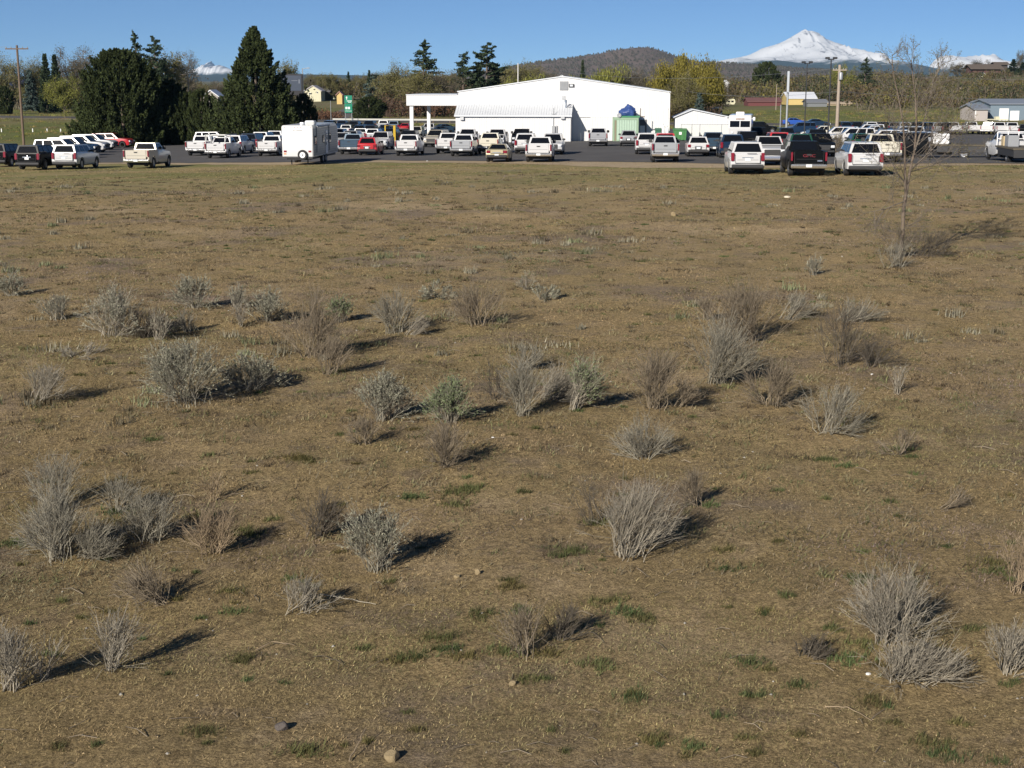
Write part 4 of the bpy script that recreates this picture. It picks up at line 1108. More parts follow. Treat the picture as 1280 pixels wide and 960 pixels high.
MB().box(-0.02 + 0.42, 1.14, 0.9, 1.75, TH + 0.01, TH + 0.34).build('air_conditioner', mat('ac_white', (0.72, 0.73, 0.72), 0.5, vary=0.05), tr, bevel=0.05)
MB().box(0.5, 1.06, 0.885, 0.897, TH + 0.09, TH + 0.25).build('ac_grille', mat('ac_grey', (0.5, 0.5, 0.48), 0.6), tr)
for x, y, s_ in ((0.22, 0.5, 0.14), (0.5, 2.6, 0.3), (-0.6, 3.8, 0.3)): MB().box(x - s_ / 2, x + s_ / 2, y, y + s_, TH - 0.02, TH + 0.13).build('roof_vent', WHITE, tr, bevel=0.02)
for sx in (-1, 1):
    MB().box(sx * 0.98 - 0.11, sx * 0.98 + 0.11, -0.03, -0.002, 1.0, 1.13).build('tail_light', REDL, tr)
for x in (-0.18, 0.03, 0.27, -1.0, 1.06): MB().box(x - 0.05, x + 0.05, -0.025, -0.002, TH - 0.20, TH - 0.15).build('marker_light', REDL, tr)
MB().box(-1.1, -0.9, -0.02, -0.002, 0.82, 0.94).build('reflector_plate', mat('orange_decal', (0.7, 0.3, 0.15), 0.5), tr)
txt('Springdale', 0.23, mat('grey_letters', (0.25, 0.25, 0.26), 0.5), tr, (0.03, -0.012, TH - 0.36), (math.pi / 2, 0, 0), 'lettering').scale = (0.9, 1, 1)
MB().box(-TW / 2 + 0.03, TW / 2 - 0.03, -0.05, 0.02, TB - 0.1, TB + 0.03).box(-0.9, 0.9, 0.1, TL + 0.3, TB - 0.22, TB - 0.02).build('bumper', BLACKP, tr)
sw = MB().lathe([(0.22, -0.2), (0.37, -0.2), (0.39, -0.15), (0.39, -0.06), (0.36, -0.03), (0.22, -0.03)], (0.42, 0, 0.80), 'y', 28).build('spare_wheel', DARK, tr, smooth=40)
MB().lathe([(0, -0.19), (0.06, -0.21), (0.08, -0.19), (0.2, -0.18), (0.235, -0.205), (0.235, -0.1), (0, -0.1)], (0.42, 0, 0.80), 'y', 24).build('rim', WHITE, sw, smooth=40)
MB().lathe([(0, -0.218), (0.055, -0.218), (0.055, -0.19)], (0.42, 0, 0.80), 'y', 16).build('hub', BLACKP, sw)
tm, rm = wheel_meshes(0.36, 0.22)
for y in (3.6, 4.5):
    for sx in (-1, 1):
        w_ = link('wheel', tm, None, tr, (sx * (TW / 2 - 0.16), y, 0.36), 0 if sx > 0 else math.pi); link('rim', rm, None, w_)
MB().tube([(0, TL - 0.2, TB - 0.12), (0, TL + 1.2, TB - 0.15)], 0.07).tube([(0, TL + 0.9, TB - 0.1), (0, TL + 0.9, 0.02)], 0.04).build('drawbar', BLACKP, tr)
for sx in (-0.65, 0.65): MB().tube([(sx, 0.6, TB - 0.1), (sx, 0.6, 0.02)], 0.05).build('stabilizer_jack', BLACKP, tr)

# ---- white step van by the fence
p = ground_at(924, 181)
sv = empty('step_van', (p.x, p.y, p.z + 0.03), math.pi - ANG - 0.12)
setp(sv, 'tall white step van with two dark windshields facing the camera beside the shed', 'van')
VW, VL, VH = 2.4, 6.8, 3.15
MB().prism([(0, 0.75), (0.06, 1.75), (-0.10, 1.80), (-0.28, 2.9), (-0.45, VH), (-VL, VH), (-VL, 0.6), (-0.3, 0.6)], -VW / 2, VW / 2).build('van_body', PAINT['white'], sv, bevel=0.05, smooth=40)
qf = (Vector((VW / 2, -0.10, 1.80)), Vector((-VW / 2, -0.10, 1.80)), Vector((-VW / 2, -0.28, 2.9)), Vector((VW / 2, -0.28, 2.9)))
for s0, s1 in ((0.05, 0.48), (0.52, 0.95)):
    m = MB(); pane(m, qf, [(s0, 0.06), (s1, 0.06), (s1, 0.66), (s0, 0.66)], 0.02, 0.05); m.build('windshield', GLASS, sv)
MB().box(-0.3, 0.3, 0.02, 0.09, 0.95, 1.5).build('grille', GREY, sv, bevel=0.02)
for sx in (-0.8, 0.8): MB().lathe([(0, 0.1), (0.12, 0.1), (0.14, 0.0)], (sx, 0.02, 1.3), 'y', 16).build('headlight', LENS, sv); 
MB().box(-1.15, 1.15, 0.0, 0.2, 0.5, 0.72).build('front_bumper', BLACKP, sv, bevel=0.02)
MB().box(-0.4, 0.5, -2.2, -1.1, VH + 0.005, VH + 0.32).build('air_conditioner', WHITE, sv, bevel=0.05)
for sx in (-1, 1): MB().tube([(sx * 1.2, -0.2, 2.75), (sx * 1.5, 0.05, 2.8)], 0.03).box(sx * 1.5 - 0.12, sx * 1.5 + 0.12, 0.0, 0.08, 2.6, 2.95).build('wing_mirror', WHITE, sv)
m = MB()
rj = random.Random(9)
for k in range(9):
    x = -0.42 + k * 0.105; m.box(x - 0.04, x + 0.035, -0.262, -0.2, 2.66 + rj.uniform(0, 0.03), 2.78 + rj.uniform(0, 0.04))
m.build('lettering', mat('brown_letters', (0.25, 0.13, 0.07), 0.6), sv)
tm3, rm3 = wheel_meshes(0.42, 0.26)
for y in (-1.0, -5.2):
    for sx in (-1, 1):
        w_ = link('wheel', tm3, None, sv, (sx * 1.02, y, 0.42), 0 if sx > 0 else math.pi); link('rim', rm3, None, w_)

# ---- flatbed truck at the right frame edge
def flatbed(u, v, head, colour, label, L=4.6, box=None):
    o = ground_at(u, v); h = math.radians(head); z = o.z
    r = empty('flatbed_truck', (o.x, o.y, z + 0.03), -h)
    setp(r, label, 'flatbed truck')
    s = KINDS['pickup']
    for name, _, me, loc in s['parts']:
        if name in ('cargo_bed', 'tailgate', 'badge', 'seam_trim', 'tail_light', 'rear_bumper', 'license_plate'): continue
        if name == 'wheel':
            tm, rm = me; x, y, zz2, sx = loc; y = y if y > 0 else -3.3
            w_ = link('wheel', tm, None, r, (x, y, zz2), 0.0 if sx > 0 else math.pi); link('rim', rm, None, w_); continue
        ob = link(name, me, None, r)
        if name in PAINTED: ob.material_slots[0].link = 'OBJECT'; ob.material_slots[0].material = PAINT[colour]
    y1 = -0.85
    MB().box(-1.15, 1.15, y1 - L, y1, 0.95, 1.06).build('deck', mat('deck_planks', (0.10, 0.085, 0.06), 0.9, vary=0.3, vscale=3), r, bevel=0.01)
    MB().box(-0.5, -0.35, y1 - L + 0.2, y1, 0.6, 0.949).box(0.35, 0.5, y1 - L + 0.2, y1, 0.6, 0.949).box(-1.1, 1.1, y1 - L + 0.15, y1 - 0.5, 0.5, 0.947).box(-1.1, 1.1, y1 - L - 0.02, y1 - L + 0.1, 0.45, 0.94).build('underframe', BLACKP, r)
    m = MB()
    for x in (-1.05, -0.35, 0.35, 1.05): m.tube([(x, y1 - 0.08, 1.06), (x, y1 - 0.08, 1.95)], 0.04)
    m.tube([(-1.05, y1 - 0.08, 1.95), (1.05, y1 - 0.08, 1.95)], 0.04); m.tube([(-1.05, y1 - 0.08, 1.5), (1.05, y1 - 0.08, 1.5)], 0.03)
    m.build('headboard', WHITE if box is None else BLACKP, r)
    return r, y1
r, y1 = flatbed(1260, 201, 4.3, 'white', 'white cab flatbed truck at the right frame edge with tool boxes on deck')
MB().box(-0.9, -0.3, y1 - 1.1, y1 - 0.5, 1.065, 1.7).build('tan_box', mat('tan_box', (0.50, 0.40, 0.24), 0.7, vary=0.1), r, bevel=0.02)
MB().box(-0.9, -0.2, y1 - 2.3, y1 - 1.4, 1.065, 1.8).build('grey_box', GREY, r, bevel=0.02)
r, y1 = flatbed(1147, 197.5, -74, 'black', 'black cab flatbed truck carrying a white tank box behind the sapling', 4.4, 1)
MB().box(-0.9, 0.6, y1 - 1.35, y1 - 0.2, 1.08, 1.85).build('white_box', WHITE, r, bevel=0.05)
m = MB()
for sx in (-1, 1): m.tube([(sx * 0.9, y1 - 4.3, 0.62), (sx * 0.9, y1 - 6.5, 0.62)], 0.06)
m.tube([(0, y1 - 6.3, 0.6), (0, y1 - 6.3, 1.3)], 0.25); m.build('rear_frame', BLACKP, r)
# ================================================================ POLES, SIGNS, FAR BUILDINGS
def top_h(u, v, p):
    return at(u, v, p.y).z - p.z

def pole(name, u, y, vtop, r, m, label, cat, arm=None, arm_h=0.3, lamp=False, base=None):
    p = on_ground(u, y); h = top_h(u, vtop, p)
    t = empty(name, p); setp(t, label, cat)
    z0 = 0.9 if base else -0.2
    MB().tube([(0, 0, z0), (0, 0, h)], r, r * 0.75, 10).build('pole', m, t, smooth=40)
    if base: MB().lathe([(0, -0.2), (0.36, -0.2), (0.36, 0.93), (0.3, 1.0), (0, 1.0)], n=20).build('concrete_base', CONC, t, smooth=40)
    if lamp:
        MB().box(-0.35, 0.35, -0.06, 0.06, h, h + 0.1).box(-0.62, -0.2, -0.25, 0.25, h + 0.1, h + 0.32).box(0.2, 0.62, -0.25, 0.25, h + 0.1, h + 0.32).build('lamp_head', BLACKP, t, bevel=0.03)
    if arm:
        MB().box(-arm, arm, -0.16, -0.04, h - arm_h - 0.14, h - arm_h).build('crossarm', m, t)
        for x in (-arm + 0.1, -arm * 0.5, arm * 0.5, arm - 0.1):
            MB().lathe([(0, 0), (0.06, 0.02), (0.06, 0.12), (0, 0.2)], (x, -0.1, h - arm_h), n=8).build('insulator', GREY, t)
    return t, p, h

up, pu, hu = pole('utility_pole', 25.5, 172, 56.5, 0.16, WOOD, 'tall brown utility pole with one crossarm standing left of the dark junipers', 'utility pole', arm=1.35, arm_h=0.35)
pole('utility_pole', 236, 380, 92.5, 0.2, WOODP, 'pale utility pole with a broad crossarm rising behind the dark junipers', 'utility pole', arm=1.9, arm_h=0.1)
wp, pw, hw = pole('utility_pole', 1048, 190, 81, 0.25, WOODP, 'thick pale utility pole rising above the slanted row of cars', 'utility pole', arm=0.9, arm_h=0.6)
MB().lathe([(0, -0.5), (0.26, -0.5), (0.28, 0.3), (0.2, 0.45), (0, 0.48)], (0.1, -0.42, hw - 1.4), n=14).build('transformer', GREY, wp, smooth=40)
pole('light_pole', 1007.3, 168, 80, 0.07, BLACKP, 'thin dark lot lamp pole on a concrete base by the dark blue SUV', 'lamp post', lamp=True, base=True)
pole('light_pole', 1037, 158, 75, 0.09, BLACKP, 'dark lot lamp pole just left of the pale utility pole', 'lamp post', lamp=True)
pole('thin_post', 970.5, 420, 105, 0.12, WOODP, 'thin pale post in front of the maroon barn', 'post')
pole('flag_mast', 647.5, 330, 79, 0.16, mat('pale_trunk', (0.62, 0.60, 0.57), 0.6, vary=0.1), 'pale mast among the trees behind the white gable', 'mast')
# pylon sign seen edge-on
p = on_ground(984.5, 176); h = top_h(984.5, 89, p)
t = empty('pylon_sign', p, -0.175); setp(t, 'tall narrow pylon sign seen edge-on behind the red SUV', 'sign')
MB().tube([(0, 0, -0.2), (0, 0, h - 2.2)], 0.14, 0.12, 12).build('pole', mat('galvanised', (0.36, 0.38, 0.38), 0.5, 0.4, vary=0.15), t, smooth=40)
MB().box(-0.13, 0.13, -1.5, 1.5, h - 2.5, h).build('sign_cabinet', mat('sign_cabinet', (0.42, 0.45, 0.48), 0.4, vary=0.05), t, bevel=0.03)
MB().lathe([(0, -0.2), (0.42, -0.2), (0.42, 0.8), (0.36, 0.88), (0, 0.88)], (-0.75, -0.2, 0), n=20).build('concrete_base', CONC, t, smooth=40)
MB().tube([(-0.75, -0.2, 0.85), (-0.75, -0.2, h - 4)], 0.06).build('mast', GREY, t)
# billboard cabinet half hidden by the juniper
p = on_ground(370, 205); h = top_h(370, 92.5, p)
t = empty('billboard_sign', p); setp(t, 'dark framed billboard with a pale blue panel beside the pyramidal juniper', 'sign')
xw = 8.5 / F_PX * 205; zb = at(370, 119, 205).z - p.z
MB().box(-xw - 1.2, xw, 0, 0.5, zb, h).build('sign_frame', mat('sign_frame_dark', (0.015, 0.015, 0.018), 0.6, vary=0.1), t, bevel=0.03)
z1p = h - 0.2; z0p = zb + 0.62
pn = MB().box(-xw - 1.0, xw - 0.2, -0.03, 0.01, z0p, z1p).build('sign_panel', mat('sign_panel_blue', (0.035, 0.05, 0.08), 0.5, vary=0.15, vscale=1.5), t)
MB().box(xw - 0.55, xw - 0.38, -0.05, -0.033, z0p + 1.0, z1p - 0.55).box(-xw + 0.4, xw - 0.7, -0.05, -0.033, z1p - 0.75, z1p - 0.68).build('sign_mark', mat('sign_mark', (0.16, 0.18, 0.22), 0.5), pn)
MB().tube([(0.4, 0.25, -0.2), (0.4, 0.25, zb)], 0.2).build('pole', BLACKP, t)
# street lamp
p = on_ground(379, 300); h = top_h(379, 85.5, p)
t = empty('street_lamp', p); setp(t, 'grey street lamp with one arm rising beside the billboard', 'street lamp')
MB().tube([(0, 0, -0.2), (0, 0, h)], 0.16, 0.1).build('pole', GREY, t, smooth=40)
MB().tube([(0, 0, h - 0.12), (0.6, 0, h), (1.1, 0, h + 0.06)], 0.06).build('arm', GREY, t); MB().box(0.85, 1.5, -0.15, 0.15, h - 0.02, h + 0.16).build('lamp_head', GREY, t, bevel=0.04)
p = on_ground(413, 298); h = top_h(413, 126, p)
t = empty('street_lamp', p); setp(t, 'thin bare post on the verge between the trailer and the green sign', 'post')
MB().tube([(0, 0, -0.2), (0, 0, h)], 0.07, 0.05).build('pole', GREY, t)
# green highway sign
p = on_ground(435.5, 302); dpx = 302 / F_PX
hh = lambda v: at(435, v, 302).z - p.z
t = empty('highway_sign', p); setp(t, 'green highway sign of two stacked panels on posts beyond the parked cars', 'sign')
SG = mat('sign_green', (0.0, 0.20, 0.12), 0.45, vary=0.05)
SWH = mat('sign_white', (0.82, 0.84, 0.82), 0.5)
for x in (-4.1 * dpx, 3.6 * dpx): MB().tube([(x, 0.08, -0.2), (x, 0.08, hh(120))], 0.07).build('post', GREY, t)
sx0, sx1 = -5.0 * dpx, 4.4 * dpx
pa = MB().box(sx0, sx1, -0.04, 0.02, hh(129.2), hh(119.3)).build('upper_panel', SG, t, bevel=0.01)
pb = MB().box(sx0, sx1, -0.04, 0.02, hh(141), hh(129.8)).build('lower_panel', SG, t, bevel=0.01)
m = MB(); a = -2.2 * dpx; z = hh(122.6)
m.prism([(a - 0.07, z - 0.33), (a + 0.07, z - 0.33), (a + 0.07, z + 0.1), (a + 0.2, z + 0.1), (a, z + 0.36), (a - 0.2, z + 0.1), (a - 0.07, z + 0.1)], -0.06, -0.043, 'y')
for k in range(5): m.box(-1.9 * dpx + k * 0.21, -1.9 * dpx + k * 0.21 + 0.15, -0.06, -0.043, hh(126.2) - 0.08, hh(126.2) + 0.09)
for k in range(3): m.box(-0.3 * dpx + k * 0.21, -0.3 * dpx + k * 0.21 + 0.15, -0.06, -0.043, hh(127.8) - 0.06, hh(127.8) + 0.07)
m.build('sign_marks', SWH, pa)
m = MB()
for c in (-2.7, 0.4): m.box(c * dpx - 0.2, c * dpx + 0.2, -0.06, -0.043, hh(136.4), hh(133.6)); 
for k in range(7): m.box(-3.9 * dpx + k * 0.19, -3.9 * dpx + k * 0.19 + 0.1, -0.06, -0.043, hh(138.8) - 0.05, hh(138.8) + 0.06)
m.build('sign_marks', SWH, pb)
# yellow pipe frame beside the canopy
p = ground_at(487.5, 180); s_ = p.y / F_PX; h = top_h(487, 157, p)
t = empty('pipe_frame', p, 0.1); setp(t, 'tall yellow pipe frame standing left of the canopy', 'pipe frame')
MB().tube([(-5.5 * s_, 0, -0.1), (-5.5 * s_, 0, h), (6.5 * s_, 0, h), (6.5 * s_, 0, -0.1)], 0.09, sides=10).tube([(5.0 * s_, 0.0, h - 0.05), (5.0 * s_, 0, -0.1)], 0.07).build('frame', mat('yellow_paint', (0.62, 0.42, 0.03), 0.5, vary=0.1), t)
# orange post, white marker posts along the highway
for u, v, lab in ((2, 165, 'white marker post at the far left by the frame edge'), (41, 165, 'white marker post just right of the brown utility pole'), (59, 165, 'white marker post midway between the brown utility pole and the junipers'), (76, 165.2, 'white marker post left of the dark wooden gate post'), (92, 165.4, 'white marker post nearest the dark junipers')):
    p = ground_at(u, v)
    q = MB().box(-0.07, 0.07, -0.05, 0.05, -0.1, 0.62).box(-0.072, 0.072, -0.056, -0.051, 0.42, 0.56).build('marker_post', WHITE, None, bevel=0.015, loc=p)
    setp(q, lab, 'marker post', 'white marker posts along the left verge')
p = ground_at(88, 167); q = MB().tube([(0, 0, -0.1), (0, 0, 1.6)], 0.16, 0.13, 10).build('gate_post', WOOD, None, loc=p); setp(q, 'dark wooden gate post left of the dark junipers', 'post')
p = ground_at(557, 176); q = MB().lathe([(0, 0), (0.3, 0), (0.28, 0.3), (0.3, 0.6), (0.26, 1.2), (0.28, 1.25), (0, 1.25)], n=18).build('traffic_barrel', mat('orange_plastic', (0.65, 0.16, 0.05), 0.5, vary=0.1), None, smooth=40, loc=p); setp(q, 'orange traffic barrel at the lean-to corner', 'barrel')
# guard rail along the highway in the middle
t = empty('guard_rail', on_ground(480, 301)); setp(t, 'pale metal guard rail along the highway behind the parked cars', 'guard rail')
oz = t.location
m = MB(); L_ = []
for k in range(25):
    u = 415 + k * 7; q = on_ground(u, hwy_y((u - 640) / F_PX * 305) - 9); L_.append(q)
for a, c in zip(L_[:-1], L_[1:]):
    for z in (0.52, 0.70):
        m.face([a - oz + Vector((0, 0, z)), c - oz + Vector((0, 0, z)), c - oz + Vector((0, 0, z + 0.13)), a - oz + Vector((0, 0, z + 0.13))])
    m.face([a - oz + Vector((0, 0.05, 0.65)), c - oz + Vector((0, 0.05, 0.65)), c - oz + Vector((0, 0.0, 0.70)), a - oz + Vector((0, 0, 0.70))])
m.build('rail', mat('galvanised_rail', (0.50, 0.50, 0.46), 0.5, 0.2, vary=0.1), t)
for q in L_[::3]: MB().box(-0.08, 0.08, 0.06, 0.2, -0.1, 0.8).build('post', WOOD, t, loc=q - oz)

def house(name, u0, u1, vbase, veave, vpeak, y, wallm, roofm, label, cat='house', gable=True, depth=9, ang=0.0, windows=(), peak_u=None, over=0.4):
    """a far house: gable end to the camera, or its eaves side when gable is False"""
    uc = (u0 + u1) / 2; p = on_ground(uc, y)
    w = (u1 - u0) / 2 / F_PX * y
    he, hp = top_h(uc, veave, p), top_h(uc, vpeak, p)
    zb = min(0.0, top_h(uc, vbase, p)) - 1.5
    t = empty(name, p, ang); setp(t, label, cat)
    px = 0 if peak_u is None else (peak_u - uc) / F_PX * y
    if gable:
        MB().prism([(-w, zb), (w, zb), (w, he), (px, hp), (-w, he)], 0, depth, 'y').build('wall', wallm, t)
        MB().prism([(-w - over, he - 0.12), (px, hp + 0.02), (w + over, he - 0.12), (w + over, he + 0.12), (px, hp + 0.30), (-w - over, he + 0.12)], -over, depth + over, 'y').build('roof', roofm, t)
    else:
        MB().prism([(0, zb), (depth, zb), (depth, he), (depth / 2, hp - 0.02), (0, he)], -w, w).build('wall', wallm, t)
        MB().prism([(-over, he - 0.1), (depth / 2, hp), (depth + over, he - 0.1), (depth + over, he + 0.1), (depth / 2, hp + 0.25), (-over, he + 0.1)], -w - over, w + over).build('roof', roofm, t)
    for (a0, a1, v0, v1, mm) in windows:
        xa, xb = (a0 - uc) / F_PX * y, (a1 - uc) / F_PX * y
        za, zc_ = top_h(uc, v1, p), top_h(uc, v0, p)
        f = MB().box(xa, xb, -0.06, 0.04, za, zc_).build('window' if mm is GLASS else 'door', WHITE if mm is GLASS else mm, t)
        if mm is GLASS: MB().box(xa + 0.1, xb - 0.1, -0.09, -0.062, za + 0.1, zc_ - 0.1).build('pane', GLASS, f)
    return t
CRM = mat('cream_siding', (0.60, 0.57, 0.40), 0.7, vary=0.06); TAN = mat('tan_siding', (0.42, 0.34, 0.25), 0.8, vary=0.08)
GRF = mat('grey_shingle', (0.13, 0.13, 0.14), 0.9, vary=0.15); PINK = mat('pale_roof', (0.5, 0.47, 0.48), 0.7, vary=0.08)
MAR = mat('maroon_barn', (0.13, 0.04, 0.04), 0.8, vary=0.12); YEL = mat('yellow_barn', (0.55, 0.42, 0.17), 0.7, vary=0.06)
BLR = mat('blue_roof', (0.06, 0.09, 0.22), 0.6, vary=0.1); BRN = mat('brown_roof', (0.12, 0.095, 0.075), 0.9, vary=0.15)
WR = mat('white_roof', (0.72, 0.74, 0.78), 0.5, vary=0.05); BGM = mat('blue_grey_metal', (0.20, 0.26, 0.31), 0.5, 0.2, vary=0.08)
house('far_house', -16, 26, 122, 110, 101, 540, TAN, BLR, 'tan house with a dark blue roof at the far left behind the pole', gable=False, depth=8, windows=((17, 21, 112, 116, GLASS),))
house('far_house', 254, 272, 129, 121, 113.5, 400, mat('grey_tan', (0.34, 0.31, 0.27), 0.8, vary=0.08), WR, 'grey tan hut with a white gable trim between the two dark junipers', depth=8)
house('far_house', 381, 401, 124, 114, 107.5, 560, CRM, PINK, 'pale yellow gabled house above the grass bank beside the billboard', depth=12, windows=((386, 389.6, 116, 118.2, GLASS), (396, 397.8, 114.5, 116.8, GLASS)))
house('far_house', 399, 412, 123.5, 114.5, 108, 575, mat('dark_siding', (0.09, 0.08, 0.075), 0.8, vary=0.1), GRF, 'dark grey roofed wing right of the pale yellow gabled house', gable=False, depth=11)
house('far_shed', 421, 427.5, 126, 119, 115, 500, mat('ochre', (0.58, 0.42, 0.16), 0.7, vary=0.06), mat('pinkish_roof', (0.42, 0.24, 0.2), 0.8), 'little ochre shed above the green highway sign', 'shed', depth=5)
house('far_shed', 414, 420.5, 122, 117, 113.5, 600, mat('pale_green_siding', (0.36, 0.38, 0.26), 0.8), GRF, 'pale green shed between the dark wing and the ochre shed', 'shed', depth=6)
house('barn', 936, 976, 133, 127, 123, 470, MAR, mat('maroon_roof', (0.16, 0.075, 0.07), 0.8, vary=0.1), 'long maroon barn beyond the green pasture', 'barn', gable=False, depth=9)
house('barn', 985.5, 1020, 133.5, 123, 116, 480, YEL, WR, 'yellow barn with a white metal roof beyond the green pasture', 'barn', gable=False, depth=12)
house('barn', 1010, 1034, 134.5, 128, 125, 455, mat('slate_siding', (0.17, 0.18, 0.19), 0.7, vary=0.1), mat('slate_roof', (0.20, 0.21, 0.23), 0.7), 'low slate grey shed in front of the yellow barn', 'shed', gable=False, depth=7)
house('barn', 1036, 1048, 134, 129.5, 128, 470, mat('pale_tan_siding', (0.45, 0.36, 0.24), 0.8), TAN, 'low tan shed left of the pale utility pole, across the pasture', 'shed', gable=False, depth=5)
house('barn', 1052, 1064, 134, 129.5, 128, 470, mat('pale_tan_siding', (0.45, 0.36, 0.24), 0.8), TAN, 'low tan shed right of the pale utility pole, across the pasture', 'shed', gable=False, depth=5)
t = house('metal_workshop', 1240, 1310, 148, 130, 125.5, 312, BGM, mat('blue_grey_roof', (0.26, 0.29, 0.33), 0.5, 0.2, vary=0.08), 'blue grey metal workshop with white doors at the right frame edge', 'workshop', gable=False, depth=14,
          windows=((1251, 1262.5, 135.5, 151, WHITE), (1264.5, 1275.5, 138.5, 151, WHITE)))
house('metal_workshop', 1220, 1236, 147.5, 136.5, 131.5, 308, mat('pale_grey_siding', (0.42, 0.38, 0.35), 0.7, vary=0.06), mat('blue_grey_roof', (0.26, 0.29, 0.33), 0.5), 'pale lean-to shed against the blue grey metal workshop', 'shed', gable=False, depth=10, windows=((1220.6, 1221.6, 137.5, 147, WHITE),))
house('metal_workshop', 1215.5, 1225, 140, 135.8, 131, 322, WHITE, WR, 'white roofed hut at the corner of the metal workshop', 'shed', gable=False, depth=5)
p = ground_at(1248, 148)
q = MB().box(-2.2, 2.2, -0.6, 0.6, 0.55, 0.7).box(-0.4, 0.4, -0.5, 0.5, 0.705, 1.2).build('cargo_trailer', CRM, None, loc=on_ground(1248, 296)); setp(q, 'low cream flat trailer parked before the white workshop doors', 'trailer')
t = house('hill_house', 1214, 1248, 92, 86.3, 80.5, 900, mat('dark_red_wall', (0.10, 0.05, 0.045), 0.8), BRN, 'wide low brown house on the hilltop with a broad hipped roof', gable=False, depth=14, over=1.8)
house('hill_house', 1243, 1257, 86, 81, 77.8, 915, mat('dark_brown_wall', (0.06, 0.05, 0.045), 0.8), BRN, 'smaller brown wing behind the hilltop house', gable=False, depth=10, over=1.2)
for u0, u1, vb, ve, vp, y, mm, lab in (
    (1225.5, 1230, 99, 93, 91, 820, CRM, 'cream hut just below the hilltop house'), (1232, 1236.5, 103, 100.5, 99, 780, WHITE, 'white cabin on the slope below the hilltop house'),
    (1239, 1243.5, 105, 101.5, 100, 770, WHITE, 'white cabin just below another on the hillside'), (1193, 1206, 117, 110, 106, 640, TAN, 'tan house with an arched front among hillside bushes'),
    (1226, 1230.5, 117, 112.5, 110.5, 640, mat('peach_wall', (0.55, 0.42, 0.32), 0.8), 'peach hut among the hillside bushes'), (1244, 1251, 114.5, 111, 109, 660, PINK, 'pinkish white cottage on the right hillside'),
    (1116, 1124, 117, 111, 108, 620, mat('pale_green_wall', (0.5, 0.58, 0.50), 0.7), 'pale green cottage behind the bare sapling limbs'), (1150, 1158, 118, 114.5, 113, 620, GREY, 'grey roofed shed on the hillside right of the sapling'),
    (905, 910, 110, 104.5, 101, 560, WHITE, 'white cottage in trees behind the willows'), (699, 705, 98, 95.5, 94, 1500, WHITE, 'tiny white house at the foot of the butte')):
    house('hill_house', u0, u1, vb, ve, vp, y, mm, GRF if mm is not WHITE else WR, lab, depth=6, over=0.3)

def rv(u, y, w_px, vtop, label, tilt=0.0):
    p = on_ground(u, y); w = w_px / 2 / F_PX * y; h = max(2.4, top_h(u, vtop, p))
    t = empty('camper_trailer', p, tilt); setp(t, label, 'camper trailer')
    MB().prism([(-w, 0.6), (w * 0.85, 0.6), (w, 1.3), (w * 0.9, h - 0.1), (w * 0.7, h), (-w, h)], 0, 2.4, 'y').build('trailer_body', CRM if w_px > 18 else WHITE, t, bevel=0.06)
    for s_ in (-0.5, 0.15, 0.6): MB().box(w * s_ - 0.4, w * s_ + 0.4, -0.04, -0.003, h * 0.55, h * 0.78).build('window', GLASS, t)
    for s_ in (-0.2, 0.1): MB().lathe([(0, -0.02), (0.35, -0.02), (0.36, 0.2), (0, 0.2)], (w * s_, 0, 0.36), 'y', 14).build('wheel', DARK, t)
rv(910, 470, 19, 127, 'cream camper trailer parked beyond the pasture left of the maroon barn')
rv(896, 330, 16, 133.5, 'white camper trailer roof showing above the low shed', 0.2)
# overhead wires
def wire(a, c, sag, label):
    a, c = Vector(a), Vector(c); pts = []
    for k in range(25):
        s_ = k / 24; q = a.lerp(c, s_); q.z -= sag * 4 * s_ * (1 - s_); pts.append(q - a)
    o = MB().tube(pts, 0.016, sides=4).build('overhead_wire', GREY, None, loc=a); setp(o, label, 'wire')
wt_ = Vector((pw.x, pw.y, pw.z + hw))
wire(wt_ + Vector((-0.8, -0.1, -0.5)), at(700, 88, 330), 1.5, 'overhead wire running from the pale utility pole towards the willows')
wire(wt_ + Vector((0, -0.1, -3.4)), at(860, 114.5, 250), 0.7, 'lower overhead wire crossing in front of the willows')
wire(wt_ + Vector((0.8, -0.1, -0.5)), at(1400, 92, 260), 1.2, 'overhead wire running from the pale utility pole past the sapling')
wire(wt_ + Vector((0, -0.1, -3.4)), at(1400, 118, 230), 0.8, 'lower overhead wire crossing the hillside behind the sapling')
ut = Vector((pu.x, pu.y, pu.z + hu - 0.3))
wire(ut + Vector((-1.2, -0.1, 0.1)), ut + Vector((-60, 12, 0.6)), 0.6, 'thin overhead wire leaving the brown utility pole')
# ================================================================ TREES
def leafmat(name, c, var=0.35, rough=0.85):
    m = mat(name, c, rough, island=var, tint=True, spec=0.15)
    return m
LM = {'juniper': leafmat('juniper_foliage', (0.040, 0.052, 0.018)), 'pine': leafmat('pine_needles', (0.038, 0.055, 0.028)), 'spruce': leafmat('blue_spruce_needles', (0.06, 0.085, 0.075)),
      'olive': leafmat('budding_leaves', (0.135, 0.125, 0.048)), 'yellowgreen': leafmat('young_leaves', (0.15, 0.155, 0.035)), 'willow': leafmat('willow_leaves', (0.175, 0.15, 0.03)),
      'purple': leafmat('bare_twig_haze', (0.10, 0.089, 0.06)), 'thicket': leafmat('red_brown_brush', (0.095, 0.066, 0.045)), 'wood': leafmat('hill_foliage', (0.078, 0.072, 0.037))}

